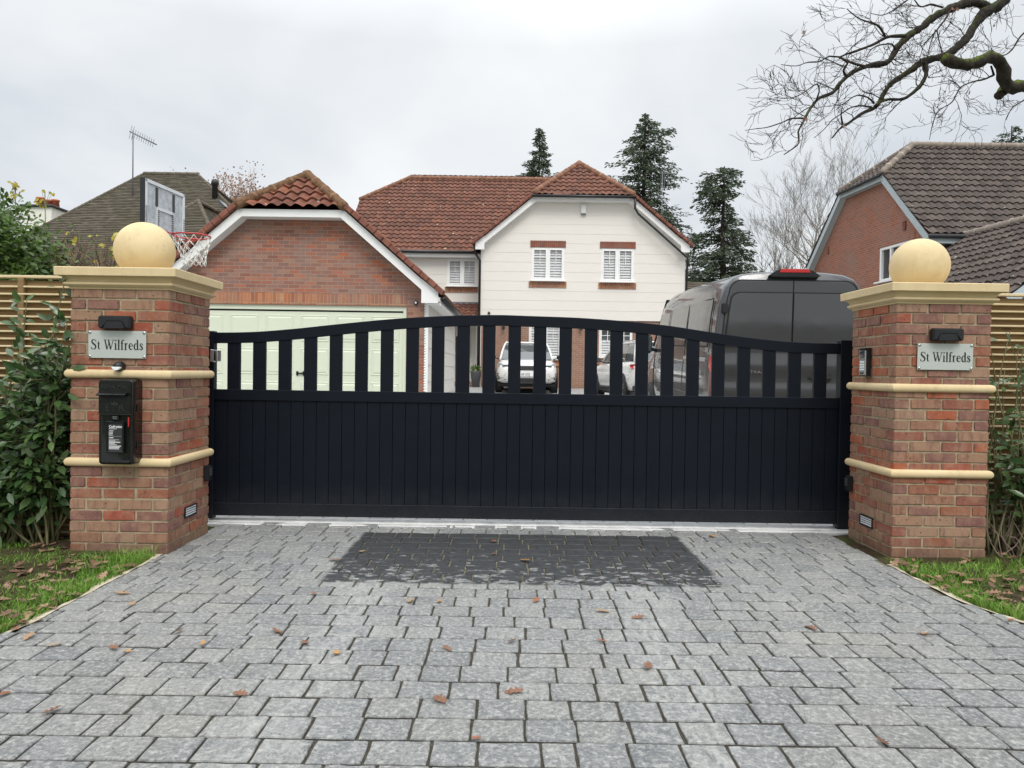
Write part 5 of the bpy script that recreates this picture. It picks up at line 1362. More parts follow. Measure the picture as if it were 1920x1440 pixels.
    p = W(917, 586.5, Y); q = thing('security_camera', 'tiny black dome camera under the boards above the gate arch', 'camera', p); MB().lathe([(.05, -.05), (.05, .0), (.03, .03), (.002, .045)], (p.x, Y - .06, p.z), 12, 'z').build('dome', 'gutter_black', q); MB().box(p.x - .02, p.x + .02, Y - .06, Y - .01, p.z - .03, p.z + .0).build('bracket', 'gutter_black', q)
    # plant pot by the door
    p = W(893, 708, 27.3); q = thing('potted_plant', 'clipped green plant in a tall grey pot by the front door', 'potted plant', (p.x - .02, 27.3, gz(27.3)))
    zg = gz(27.3); m = MB(); m.lathe([(.13, 0), (.20, .55), (.215, .58), (.19, .58)], (p.x - .02, 27.3, zg), 20, 'z'); m.build('pot', 'soil_pot', q)
    m = MB(); rr = random.Random(8)
    for k in range(260):
        d = Vector((rr.uniform(-1, 1), rr.uniform(-1, 1), rr.uniform(-.2, 1))).normalized(); m.leaf(Vector((p.x - .02, 27.3, zg + .62)) + d * rr.uniform(.05, .19), d, (0, -1, .5), .06, .03, max(.01, rr.random()))
    m.build('foliage', 'privet', q, fix=False, rnd=True)
house()
def aerial(x, y, z0, z1, label, els, boom):
    t = thing('tv_aerial', label, 'aerial', (x, y, z0)); m = MB(); m.tube([(x, y, z0), (x, y, z1)], .02, 6); m.build('mast', 'lead', t, fix=False)
    m = MB(); b = Vector(boom); 
    top = Vector((x, y, z1 - .1)); m.tube([top - b * .15, top + b], .022, 5); sd = b.cross(Vector((0, 0, 1))).normalized() if abs(b.z) < .99 else Vector((1, 0, 0))
    sd = els[0]
    for i in range(els[1]):
        p = top + b * (i / (els[1] - 1) * .95 - .1); L = els[2] * (1.6 if i < 2 else 1); m.tube([p - Vector(sd) * L, p + Vector(sd) * L], .010, 4)
    m.build('elements', 'lead', t, fix=False)
a = W(249, 334, 24.5); aerial(a.x, 24.5, a.z - .6, W(249, 244, 24.5).z, 'tall thin television aerial on the dark roof at the left', ((.0, .35, .94), 11, .16), (.62, .35, -.27))
a = W(1241, 400, 34); aerial(a.x, 34, 6.2, W(1241, 321, 34).z, 'television aerial rising behind the right side of the boarded house', ((.0, 0, 1), 5, .45), (.7, .2, .05))

# ================================================================== NEIGHBOURS
def left_house():
    t = thing('hipped_house', 'low house at the left with large dark brown plain tiled roof', 'house', (-10, 24, gz(24)))
    RL, RR = W(270, 326, 26), W(371, 326, 26); ze = 3.4; z0 = gz(22)
    def at(px, z, y): return Vector(((px - 960) / F * y, y, z))
    EL = Vector((-15.8, 20, ze)); ER = Vector((-5.3, 20, ze)); BL = Vector((-15.8, 32, ze)); BRr = Vector((-5.3, 32, ze)); zr = RL.z
    RL = Vector((RL.x, 26, zr)); RR = Vector((RR.x, 26, zr))
    slope('front_slope', 'tile_plain', [EL, ER, RR, RL], t, tw=.17, ch=.115, plain=True, riser=.02, nu=1)
    slope('hip_slope', 'tile_plain', [BL, EL, RL], t, tw=.17, ch=.13, plain=True, riser=.02, nu=1)
    slope('hip_slope', 'tile_plain', [ER, BRr, RR], t, tw=.17, ch=.115, plain=True, riser=.02, nu=1)
    slope('back_slope', 'tile_plain', [BRr, BL, RL, RR], t, tw=.3, ch=.3, plain=True, riser=.02, nu=1)
    MB().box(-15.5, -5.6, 20.4, 31.6, z0 - .1, ze + .1).build('walls', 'white_render', t)
    m = MB(); ridge(m, EL, RL, .05, .3); ridge(m, ER, RR, .05, .3); ridge(m, RL, RR, .08, .35); m.build('ridge_tiles', 'ridge_brown', t, fix=False)
    # lower projecting hip
    A = W(372, 377, 22.0); eL, eR = Vector((A.x - .85, 19.4, A.z - 1.7)), Vector((A.x + 1.6, 19.4, A.z - 1.7))
    slope('projecting_hip', 'tile_plain', [eL, eR, A], t, tw=.17, ch=.115, plain=True, riser=.02, nu=1)
    slope('projecting_slope', 'tile_plain', [eR, (A.x + 1.9, 25, A.z - 1.7), (A.x + .0, 25, A.z), A], t, tw=.17, ch=.115, plain=True, riser=.02, nu=1)
    slope('projecting_slope', 'tile_plain', [(A.x - .85, 25, A.z - 1.7), eL, A, (A.x, 25, A.z)], t, tw=.17, ch=.115, plain=True, riser=.02, nu=1)
    m = MB(); ridge(m, eR, A, .06, .3); ridge(m, eL, A, .06, .3); ridge(m, A, (A.x, 25, A.z), .06, .3); m.build('ridge_tiles', 'ridge_brown', t, fix=False)
    p = W(403, 352, 24.5); m = MB(); m.tube([(p.x, 24.5, p.z - .6), (p.x, 24.5, p.z + .1), (p.x, 24.5, p.z + .11), (p.x, 24.5, p.z + .26)], [.09, .09, .13, .10], 10); m.build('flue_pipe', 'flue', t)
    p = W(421, 386, 23.5); n = Vector((.75, -.2, .68)); MB().obox(p, (.0, .28, 0), (.10, 0, -.10), (.03, 0, .03)).build('skylight', 'dglass', t)
left_house()
def chimney():
    c = W(84, 395, 30); s = 30 / F; t = thing('chimney_stack', 'white rendered chimney with terracotta pots at the far left', 'chimney', (c.x, 30, 3))
    w = 30 * s
    MB().box(c.x - w, c.x + 24 * s, 29.6, 31.0, 0, W(84, 392, 30).z).build('stack', 'white_render', t)
    MB().box(c.x - w - .06, c.x + 24 * s + .08, 29.5, 31.1, W(84, 392, 30).z, W(84, 388, 30).z).build('capping', 'flue', t, bevel=.02)
    for i, dx in enumerate((-14, -2, 8)):
        z0 = W(84, 388, 30).z; hh = (.42, .34, .38)[i]; MB().lathe([(.17, 0), (.14, hh * .8), (.165, hh * .82), (.165, hh), (.12, hh)], (c.x + dx * s, 30.2 + i * .1, z0), 14, 'z').build('chimney_pot', 'terracotta', t)
chimney()
def right_house():
    t = thing('red_brick_house', 'red brick house at the right with dark brown tiled roof and grey fascias', 'house', (14, 21.5, gz(21.5)), rotz=0)
    # own axes: E runs right along the front, Dn runs back along the gable
    th = R(5); Dn = Vector((-math.sin(th), math.cos(th), 0)); E = Vector((math.cos(th), math.sin(th), 0)).normalized(); E = Vector((1, .0, 0))
    O = Vector((12.07, 21.5, 0)); g = gz(21) - .1; D = 6.7; ze = 5.62; zc = 7.68; tc = 2.05
    P = lambda e, d, z: O + E * e + Dn * d + Vector((0, 0, z))
    # gable wall with the window opening
    def proj(px, py):
        d = CR @ Vector(((px - 960) / F, -(py - 720) / F, -1)); nrm = E.cross(Vector((0, 0, 1))); nrm = Dn.cross(Vector((0, 0, 1)))
        k = (O - Vector((0, 0, CAMH))).dot(nrm) / d.dot(nrm); p = Vector((0, 0, CAMH)) + d * k; return (p - O).dot(Dn), p.z
    a, b = proj(1650, 466), proj(1650, 529); w1 = a[0]; z1, z0 = a[1], b[1]; w0 = max(.75, w1 - 1.75)
    m = MB(); ts = [0, w0, w1, D]; 
    def pol(pts): m.add([P(0, d, z) for d, z in pts], [tuple(range(len(pts)))])
    pol([(0, g), (D, g), (D, z0), (0, z0)]); pol([(0, z0), (w0, z0), (w0, z1), (0, z1)]); pol([(w1, z0), (D, z0), (D, z1), (w1, z1)]); pol([(0, z1), (D, z1), (D, ze), (D - tc, zc), (tc, zc), (0, ze)])
    for p, q in (((w0, z0), (w1, z0)), ((w1, z0), (w1, z1)), ((w1, z1), (w0, z1)), ((w0, z1), (w0, z0))): m.add([P(0, *p), P(0, *q), P(.15, *q), P(.15, *p)], [(0, 1, 2, 3)])
    m.build('gable_wall', 'nbrick', t, fix=False)
    m = MB(); m.add([P(0, 0, g), P(12, 0, g), P(12, 0, ze), P(0, 0, ze)], [(0, 1, 2, 3)]); m.build('front_wall', 'nbrick', t, fix=False)
    m = MB(); m.add([P(0.02, D, g), P(12, D, g), P(12, D, ze), P(0.02, D, ze)], [(0, 1, 2, 3)]); m.build('back_wall', 'nbrick', t, fix=False)
    # window
    m = MB(); ww = w1 - w0; c = P(.05, (w0 + w1) / 2, (z0 + z1) / 2); hh = (z1 - z0) / 2
    for cz in (-1, 1): m.obox(c + Vector((0, 0, cz * (hh - .04))), Dn * ww / 2, E * .05, (0, 0, .04))
    for k in (-1, -.33, .33, 1): m.obox(c + Dn * (k * (ww / 2 - .045)), Dn * .045, E * .048, (0, 0, hh - .08))
    w = m.build('window', 'white_upvc', t); m = MB(); m.obox(c + E * .03, Dn * (ww / 2 - .05), E * .004, (0, 0, hh - .05)); m.build('pane', 'dglass', w)
    m = MB(); m.obox(c + Vector((0, 0, -hh - .03)) - E * .1, Dn * (ww / 2 + .06), E * .10, (0, 0, .025)); m.build('sill', 'white_upvc', w)
    m = MB(); m.obox(c + Vector((0, 0, hh + .12)) - E * .055, Dn * (ww / 2 + .12), E * .012, (0, 0, .11)); m.build('brick_lintel', 'nbrick', t)
    # roof
    o = .22; up = .05; hs = 1.55; zr = ze + (zc - ze) / tc * D / 2; sl = (zc - ze) / tc; zr = min(zr, 9.25)
    slr = sl
    mid = D / 2; o2 = .3
    RA = P(hs, mid, zr); RB = P(13, mid, zr)
    slope('roof_tiles', 'tile_dark', [P(-o, -o2, ze - o2 * sl + up), P(13, -o2, ze - o2 * sl + up), RB, RA, P(-o, tc, zc + up)], t, amp=.05, riser=.045)
    slope('roof_tiles', 'tile_dark', [P(13, D + o2, ze - o2 * sl + up), P(-o, D + o2, ze - o2 * sl + up), P(-o, D - tc, zc + up), RA, RB], t, nu=4)
    slope('hip_tiles', 'tile_dark', [P(-o - .06, D - tc + .06, zc), P(-o - .06, tc - .06, zc), RA], t, amp=.05)
    m = MB(); v = Vector((0, 0, .07)); ridge(m, P(-o, tc, zc + .08), RA + v, .11); ridge(m, P(-o, D - tc, zc + .08), RA + v, .11); ridge(m, RA + v, RB + v, .11); m.build('ridge_tiles', 'ridge_grey', t, fix=False)
    # grey barge boards and fascia
    m = MB(); oo = -o + .02
    def bb(d0, z0_, d1, z1_, w):
        a, b = P(oo, d0, z0_), P(oo, d1, z1_); n = (b - a).normalized().cross(E).normalized(); n = n if n.z < 0 else -n
        c = [a, b, b + n * w, a + n * w]; m.add([p for p in c] + [p + E * .03 for p in c], [(0, 1, 2, 3), (7, 6, 5, 4), (0, 4, 5, 1), (1, 5, 6, 2), (2, 6, 7, 3), (3, 7, 4, 0)])
        m.add([a + n * w, b + n * w, b + n * w + E * o, a + n * w + E * o], [(0, 1, 2, 3)])
    bb(-o2, ze - o2 * sl, tc, zc, .20); bb(tc, zc, D - tc, zc, .17); bb(D - tc, zc, D + o2, ze - o2 * sl, .20)
    m.build('barge_boards', 'fascia_grey', t, fix=False)
    zf_ = ze - o2 * sl; m = MB(); f0, f1 = P(oo, -o2, zf_ - .20), P(13, -o2, zf_ + .0); m.box(f0.x, f1.x, f0.y - .0, f0.y + .03, f0.z, f1.z); m.build('eaves_fascia', 'fascia_grey', t)
    m = MB(); m.tube([P(-o, -o2 - .06, zf_ + .0), P(13, -o2 - .06, zf_ + .0)], .06, 8); m.tube([P(-o - .06, tc, zc + .0), P(-o - .06, D - tc, zc)], .05, 8); m.build('gutter', 'flue', t, fix=False)
    MB().box(f0.x, f1.x, f0.y + .03, O.y, zf_ - .2, zf_ - .185).build('soffit', 'fascia_grey', t)
    for (px, py) in ((1697, 423), (1553, 469)):
        d, z = proj(px, py); m = MB(); m.obox(P(-.02, d, z), Dn * .07, E * .03, (0, 0, .13)); m.build('wall_vent', 'verge_red', t, bevel=.01)
    # front wing with its lower roof running towards the road
    Rf, Rn = Vector((12.95, 21.7, 5.30)), Vector((13.45, 15.5, 5.30)); Ef, En = Vector((9.95, 21.5, 3.02)), Vector((10.45, 15.5, 3.02))
    slope('wing_tiles', 'tile_dark', [Ef, En, Rn, Rf], t, amp=.05, riser=.045)
    slope('wing_tiles', 'tile_dark', [Vector((16.9, 15.5, 3.02)), Vector((16.4, 21.5, 3.02)), Rf, Rn], t, nu=4)
    m = MB(); ridge(m, Rf + v, Rn + v, .11); m.build('ridge_tiles', 'ridge_grey', t, fix=False)
    m = MB(); a, b = En + Vector((0, 0.03, -.03)), Rn + Vector((0, .03, -.03)); m.bar(a + Vector((0, 0, -.10)), b + Vector((0, 0, -.10)), .03, .2, (0, 0, 1)); m.build('barge_boards', 'fascia_grey', t)
    m = MB(); m.prism([(10.75, .2), (16.6, .2), (16.6, 3.0), (13.45, 5.15), (10.75, 3.05)], 'y', 15.8, 21.4); m.build('wing_walls', 'nbrick', t)
right_house()
def shed():
    a, b = W(1286, 528, 33), W(1335, 548, 33); zt = W(1300, 520, 33).z; t = thing('garden_shed', 'low green roofed shed glimpsed between the boarded house and grey van', 'shed', (9.5, 34, .8))
    MB().box(7.9, 11.5, 33.2, 36, .7, zt - 1.0).build('walls', 'flue', t)
    slope('roof', 'tile_plain', [(7.6, 33, zt - 1.1), (11.9, 33, zt - 1.1), (11.2, 34.8, zt), (7.6, 34.8, zt)], t, plain=True, nu=1, tw=.3, ch=.2)
    slope('roof', 'tile_plain', [(11.9, 36.6, zt - 1.1), (7.6, 36.6, zt - 1.1), (7.6, 34.8, zt), (11.2, 34.8, zt)], t, plain=True, nu=1, tw=.3, ch=.2)
shed()

# ================================================================== TREES
def limb(mb, rr, p, d, L, r, depth, up=.15, spread=.55, kids=(2, 3), minr=.006, bend=.22, cnt=None, sides=5, ratio=.72, tips=None, maxn=9000):
    if cnt is not None:
        cnt[0] += 1
        if cnt[0] > maxn: return
    n = 4; pts = [p]; rs = [r]; q = p
    for i in range(n):
        d = (d + Vector((rr.uniform(-bend, bend), rr.uniform(-bend, bend), rr.uniform(-bend, bend) + up * .12))).normalized(); q = q + d * L / n; pts.append(q); rs.append(r * (1 - .42 * (i + 1) / n))
    mb.tube(pts, rs, sides if r > .03 else (4 if r > .012 else 3), cap=False)
    if depth <= 0:
        if tips is not None: tips.append((q, d))
        return
    for k in range(rr.randint(*kids)):
        i = rr.randint(1, n) if k else n; s = pts[i]
        nd = (d + Vector((rr.uniform(-1, 1), rr.uniform(-1, 1), rr.uniform(-.6, .8) + up)) * spread).normalized()
        limb(mb, rr, s, nd, L * rr.uniform(ratio - .12, ratio + .1), max(minr, rs[i] * .72), depth - 1, up, spread, kids, minr, bend, cnt, sides, ratio, tips, maxn)
def bare_tree(x, y, h, label, seed, spread=.5, tr=.22, mat='bare_bark', depth=7, name='bare_tree', cat='tree', grp=None, kids=(2, 4), leafmat=None, minr=.012, low=.18, fan=.55, trunks=1):
    rr = random.Random(seed); b = Vector((x, y, gz(y))); t = thing(name, label, cat, b, group=grp); tk = MB(); cr = MB(); tips = []
    for q in range(trunks):
        pts = [b + Vector((rr.uniform(-.2, .2) * q * 2, 0, 0))]; rs = [tr]
        lean = Vector((rr.uniform(-.12, .12) * (1 + q), rr.uniform(-.1, .1), 1)).normalized()
        for i in range(8): pts.append(pts[-1] + lean * h * .085 + Vector((rr.uniform(-.1, .1), rr.uniform(-.1, .1), 0))); rs.append(tr * (1 - i / 9.5))
        tk.tube(pts, rs, 8)
        for i in range(2, 9):
            if i / 12 < low: continue
            for k in range(3):
                a = rr.uniform(0, 6.28); d = Vector((math.cos(a) * fan, math.sin(a) * fan, rr.uniform(.35, 1))).normalized()
                limb(cr, rr, pts[i], d, h * .19 * (1.1 - i * .04), rs[i] * .45, depth - 3, .3, spread, kids, minr, .2, [0], 5, .74, tips, 300 // trunks)
    tk.build('trunk', mat, t, fix=False); cr.build('crown', mat, t, fix=False)
    if leafmat:
        l = MB()
        for p, d in tips:
            for k in range(3):
                L = rr.uniform(.06, .12)
                if rr.random() < .5: l.leaf(p + Vector((rr.uniform(-.3, .3), rr.uniform(-.3, .3), rr.uniform(-.3, .3))), (rr.uniform(-1, 1), -.2, rr.uniform(-1, 1)), (0, -1, .2), L, L * .7, max(.01, rr.random()))
        l.build('leaves', leafmat, t, fix=False, rnd=True)
def conifer(x, y, ztop, prof, label, seed, n=95, tr=.28, dens=1.0, droop=.35, sz=1.0, cl=1.0):
    """prof: (fraction of height, reach to the left, reach to the right)"""
    rr = random.Random(seed); g = gz(y); H = ztop - g; t = thing('conifer_tree', label, 'tree', (x, y, g), group='conifers beyond the house'); tk = MB(); br = MB(); lf = MB()
    pts = [Vector((x + .12 * math.sin(i * 1.3) * (1 - i / 12), y, g + H * i / 12)) for i in range(13)]
    tk.tube(pts, [tr * (1 - i / 12.5) + .02 for i in range(13)], 8); tk.build('trunk', 'bark', t, fix=False)
    def reach(f, c):
        for a, b in zip(prof, prof[1:]):
            if a[0] <= f <= b[0]:
                u = (f - a[0]) / (b[0] - a[0]); l = a[1] + (b[1] - a[1]) * u; r = a[2] + (b[2] - a[2]) * u; return (l if c < 0 else r)
        return 0
    n = int(n * 1.9)
    for k in range(n):
        f = prof[0][0] + (1 - prof[0][0]) * (k + rr.random()) / n; a = rr.uniform(0, 6.28); c = math.cos(a); R0 = reach(f, c) * rr.uniform(.6, 1.35)
        if R0 < .12: R0 = .12
        i = min(11, int(f * 12)); p = pts[i].lerp(pts[i + 1], f * 12 - i); d = Vector((c, math.sin(a), rr.uniform(-.05, .35))).normalized(); m = 7; bp = [p]
        for j in range(m): d = (d + Vector((rr.uniform(-.12, .12), rr.uniform(-.12, .12), -droop / m + (.5 * droop / m if j > 4 else 0)))).normalized(); bp.append(bp[-1] + d * R0 / m)
        br.tube(bp, [max(.012, .045 * (1 - j / 8) * min(1, R0 / 2)) for j in range(m + 1)], 4, cap=False)
        cnt = int((7 + R0 * 22) * dens)
        for j in range(cnt):
            u = rr.uniform(.12, 1.03) ** .75; jj = min(m - 1, int(u * m)); q = bp[jj].lerp(bp[jj + 1], u * m - jj)
            w = .36 * sz * (1.15 - u * .6) * min(1, .35 + R0 / 3)
            q = q + Vector((rr.gauss(0, w * .5), rr.gauss(0, w * .5), rr.gauss(-.08, w * .42) ))
            dd = (d + Vector((rr.uniform(-1, 1), rr.uniform(-1, 1), rr.uniform(-.8, .4)))).normalized(); L = rr.uniform(.14, .30) * sz
            nr = Vector((rr.uniform(-1, 1), rr.uniform(-1, 1), rr.uniform(-.3, 1))).normalized(); sd = dd.cross(nr).normalized() * L * .17
            lf.add([q - sd * .5, q + dd * L * .5 - sd, q + dd * L, q + dd * L * .5 + sd, q + sd * .5], [(0, 1, 2, 3, 4)], max(.01, rr.random()))
    br.build('branches', 'bark', t, fix=False); lf.build('foliage', 'conifer', t, fix=False, rnd=True)
def trees():
    s = 50 / F
    def R_(px): return px * s
    Y = 50
    a = W(1012, 240, Y); conifer(a.x, Y, a.z, [(.45, R_(52), R_(58)), (.62, R_(46), R_(50)), (.78, R_(36), R_(40)), (.86, R_(26), R_(24)), (.93, R_(13), R_(12)), (1, 1.5 * s, 1.5 * s)], 'small pointed conifer above the boarded house ridge', 1, n=150, sz=.9, dens=1.2, tr=.2)
    a = W(1210, 212, Y); conifer(a.x, Y, a.z, [(.30, R_(30), R_(95)), (.52, R_(45), R_(95)), (.60, R_(62), R_(84)), (.64, R_(66), R_(40)), (.75, R_(62), R_(60)), (.86, R_(48), R_(50)), (.93, R_(22), R_(40)), (.97, R_(14), R_(14)), (1, 3 * s, 3 * s)], 'tallest conifer, just right of the boarded house gable', 2, n=190, tr=.32, dens=1.0)
    a = W(1358, 312, 47); s = 47 / F
    conifer(a.x, 47, a.z, [(.22, 80 * s, 95 * s), (.34, 40 * s, 80 * s), (.45, 82 * s, 62 * s), (.58, 70 * s, 50 * s), (.70, 62 * s, 45 * s), (.76, 35 * s, 18 * s), (.82, 48 * s, 16 * s), (.90, 50 * s, 34 * s), (.96, 30 * s, 36 * s), (1, 10 * s, 14 * s)], 'ragged broad conifer standing between the boarded house and bare tree', 3, n=150, tr=.34, dens=1.05)
    a = W(1897, 236, 48); conifer(a.x, 48, a.z, [(.4, 2.4, 2.6), (.8, 1.7, 1.8), (.93, 1.0, 1.1), (1, .2, .2)], 'conifer top peeping over the brown roof at the right edge', 4, n=80, dens=.9)
    a = W(1520, 330, 45); bare_tree(a.x - .1, 45, a.z - gz(45) + 1.0, 'large bare tree left of the red brick house', 12, spread=.5, tr=.21, depth=8, kids=(2, 4), minr=.007, low=.1, fan=.55, trunks=2)
    a = W(1425, 470, 52); bare_tree(a.x, 52, 9.2, 'low bare tree behind the grey van roof', 17, spread=.55, tr=.13, depth=7, kids=(3, 4), minr=.010, low=.05, fan=.8)
    a = W(1330, 470, 54); bare_tree(a.x, 54, 8.6, 'small bare tree just right of the boarded house', 22, spread=.55, tr=.13, depth=7, kids=(3, 4), minr=.010, low=.05, fan=.8)
    a = W(425, 348, 34); bare_tree(a.x, 34, a.z - gz(34), 'reddish bare tree behind the garage and dark roof', 19, spread=.6, tr=.16, mat='twig_pale', depth=7, kids=(3, 4), leafmat='oak_leaf', minr=.007, fan=.9)
    a = W(325, 318, 36); bare_tree(a.x, 36, a.z - gz(36) - .4, 'thin bare treetop showing just over the dark roof ridge', 23, spread=.6, tr=.14, mat='twig_pale', depth=7, kids=(3, 4), leafmat='oak_leaf', minr=.007, fan=.9)
trees()
def oak_tree():
    Zs = 540 / 1920.0
    def Z(x, y): return (1380 + x * .28125, y * .28125)
    rr = random.Random(6)
    paths = [  # zoomed pixels, start and end radius in px of the photo, depth start/end
     ([(1990, -260), (1790, 0), (1700, 60), (1650, 90), (1590, 170), (1540, 250), (1450, 335), (1380, 375), (1250, 410), (1180, 460), (1050, 545), (1000, 600), (960, 670), (920, 720), (840, 755), (780, 800), (720, 840), (690, 860), (640, 920)], 11, 1.2, 8.4, 7.2),
     ([(1700, 60), (1640, 30), (1560, 15), (1480, 40), (1400, 70), (1300, 125), (1230, 190), (1150, 240), (1080, 310), (1050, 360), (1000, 420), (880, 440), (800, 470), (740, 510), (690, 560), (640, 620), (560, 650), (520, 690), (480, 750), (450, 810), (415, 880), (420, 950), (380, 990), (320, 1030)], 9, .9, 8.3, 6.6),
     ([(1130, 240), (1060, 240), (1000, 250), (930, 290), (830, 330), (740, 360), (690, 380), (620, 375), (560, 410), (480, 415), (400, 440), (300, 430)], 3.6, .6, 7.6, 7.0),
     ([(1250, 410), (1270, 470), (1250, 540), (1200, 600), (1110, 660), (1000, 665), (930, 705)], 4.6, 2.2, 7.9, 7.5),
     ([(990, 240), (965, 190), (920, 155), (860, 140), (800, 110), (740, 60)], 2.6, .8, 7.5, 7.1),
     ([(740, 510), (715, 470), (745, 420), (700, 385)], 3.0, 1.6, 7.0, 6.9),
     ([(850, 440), (790, 425), (730, 400), (690, 385)], 2.6, 1.8, 7.0, 6.9),
     ([(1060, 330), (1040, 295), (960, 300), (900, 330), (870, 380)], 2.2, .8, 7.5, 7.3),
     ([(530, 680), (555, 610), (540, 560), (490, 590), (430, 630), (360, 655), (260, 650)], 1.9, .6, 6.8, 6.4),
     ([(470, 790), (370, 790), (300, 820), (200, 850), (120, 860), (60, 870)], 1.9, .5, 6.8, 6.4),
     ([(920, 690), (880, 650), (810, 635), (760, 660), (700, 700), (640, 690)], 2.0, .6, 7.5, 7.2),
     ([(900, 715), (830, 705), (760, 720), (700, 760), (640, 800), (590, 860), (520, 920)], 1.8, .5, 7.5, 7.1),
     ([(710, 830), (700, 760), (710, 710)], 1.8, .6, 7.4, 7.2),
     ([(1450, 30), (1400, 120), (1330, 210), (1240, 310)], 2.2, 1.0, 8.0, 7.6),
     ([(1340, 200), (1350, 260), (1375, 350)], 1.4, .8, 7.8, 7.7),
     ([(1330, 200), (1300, 280), (1280, 350)], 1.2, .7, 7.8, 7.7),
     ([(1380, 50), (1300, 30), (1230, 45), (1190, 0), (1150, -40)], 2.0, 1.0, 7.9, 7.5),
     ([(1170, -20), (1060, 60), (980, 100), (900, 90)], 1.6, .6, 7.9, 7.4),
     ([(2100, 575), (1980, 570), (1920, 572), (1850, 580), (1800, 560), (1790, 510), (1775, 440), (1740, 395), (1680, 385), (1600, 420), (1520, 432), (1450, 420), (1395, 388)], 12, 10, 8.0, 7.4),
     ([(1800, 560), (1785, 610), (1750, 640)], 10, 8.5, 7.95, 7.9),
     ([(1720, 500), (1650, 530), (1600, 540), (1500, 580), (1440, 680), (1350, 740), (1310, 830), (1290, 930)], 2.0, .6, 7.8, 7.2),
     ([(1720, 500), (1700, 440)], 2.0, 1.8, 7.8, 7.75),
     ([(1490, 580), (1440, 540), (1350, 550)], 1.2, .6, 7.5, 7.3),
     ([(2000, 150), (1900, 240), (1840, 330), (1780, 370), (1700, 340)], 2.0, .8, 8.0, 7.7),
     ([(2000, 620), (1900, 680), (1840, 720), (1800, 800)], 1.6, .6, 7.8, 7.4)]
    TX = 9.6; t = thing('oak_tree', 'bare oak boughs reaching in from the top right corner, partly mossy', 'tree', (TX, 8.6, 0))
    big = MB(); small = MB(); lv = MB(); stub = MB()
    P3 = []
    for (pl, r0, r1, d0, d1) in paths:
        n = len(pl); pts = []; rs = []
        for i, q in enumerate(pl):
            u = i / (n - 1); Yv = d0 + (d1 - d0) * u; p = W(*Z(*q), Yv); pts.append(p); rs.append((r0 + (r1 - r0) * u ** .8) * Yv / F)
        # refine with knobbly jitter
        fp, fr = [], []
        for i in range(n - 1):
            L = (pts[i + 1] - pts[i]).length; k = max(2, int(L / .05))
            for j in range(k):
                u = j / k; p0 = pts[max(0, i - 1)]; p3 = pts[min(n - 1, i + 2)]
                q = .5 * ((2 * pts[i]) + (pts[i + 1] - p0) * u + (2 * p0 - 5 * pts[i] + 4 * pts[i + 1] - p3) * u * u + (3 * pts[i] - p0 - 3 * pts[i + 1] + p3) * u ** 3)
                rad = rs[i] + (rs[i + 1] - rs[i]) * u; fp.append(q + Vector((rr.uniform(-1, 1), rr.uniform(-1, 1), rr.uniform(-1, 1))) * rad * .14); fr.append(rad * rr.uniform(.86, 1.16))
        fp.append(pts[-1]); fr.append(rs[-1]); (stub if r0 >= 10 and pl[0][0] != 1990 else big if r0 > 3 else small).tube(fp, fr, 10 if r0 > 6 else 6); P3.append((fp, fr, r0))
    cnt = [0]
    for fp, fr, r0 in P3:
        mossy = r0 > 9.5
        for i in range(2, len(fp) - 1):
            d = (fp[i + 1] - fp[i - 1]).normalized(); pr = (.36 if fr[i] < .03 else .15 if fr[i] < .045 else .05) * (.25 if mossy else 1)
            if rr.random() < pr:
                for s in (1,):
                    nd = (d * rr.uniform(.1, .9) + Vector((rr.uniform(-1, .6), rr.uniform(-.8, .8), rr.uniform(-.9, 1)))).normalized()
                    limb(small, rr, fp[i], nd, rr.uniform(.12, .30), min(fr[i] * .5, .0075), rr.randint(2, 3), .1, .75, (2, 3), .0026, .42, cnt, 4, .78, tips_, 16000)
    n = 0
    for (p, d) in tips_:
        if rr.random() < .014:
            L = rr.uniform(.03, .048)
            for k in range(rr.randint(1, 2)): lv.leaf(p, (rr.uniform(-1, 1), rr.uniform(-.5, .5), -1), (rr.uniform(-1, 1), -1, .2), L, L * .6, max(.01, rr.random()))
    tk = MB(); tk.tube([(TX + .3, 8.7, -.2), (TX + .1, 8.65, 1.2), (TX, 8.6, 3), (TX - .2, 8.55, 4.6), (TX + .2, 8.6, 6.5), (TX + .5, 8.8, 9)], [.52, .38, .34, .30, .24, .14], 14)
    # limbs joining the visible boughs to the trunk, out of frame
    a = P3[0][0][0]; tk.tube([(TX - .15, 8.55, 4.2), (7.4, 8.5, 5.6), (6.6, 8.45, (a.z + 5.9) / 2), a], [.22, .15, .11, P3[0][1][0]], 10)
    a = P3[18][0][0]; tk.tube([(TX - .05, 8.6, 3.2), (8.3, 8.4, 3.7), (a.x + .5, 8.1, a.z + .05), a], [.2, .13, .09, P3[18][1][0]], 10)
    for j in (23, 24):
        a = P3[j][0][0]; tk.tube([a, (8.6, 8.4, 3.9)], [P3[j][1][0], .05], 6)
    cw = MB(); cn = [0]
    for k in range(9):
        an = rr.uniform(0, 6.28); limb(cw, rr, Vector((TX + .1, 8.6, 4.8 + k * .4)), Vector((math.cos(an) * .8 + .5, math.sin(an) * .8 + .2, .8)).normalized(), 1.8, .09, 4, .2, .6, (2, 3), .006, .25, cn, 6, .75)
    tk.build('trunk', 'moss', t, fix=False); big.build('boughs', 'bough', t, fix=False); stub.build('mossy_bough', 'moss', t, fix=False); small.build('twigs', 'bark', t, fix=False); lv.build('dead_leaves', 'oak_leaf', t, fix=False, rnd=True); cw.build('crown', 'bark', t, fix=False)
tips_ = []
oak_tree()
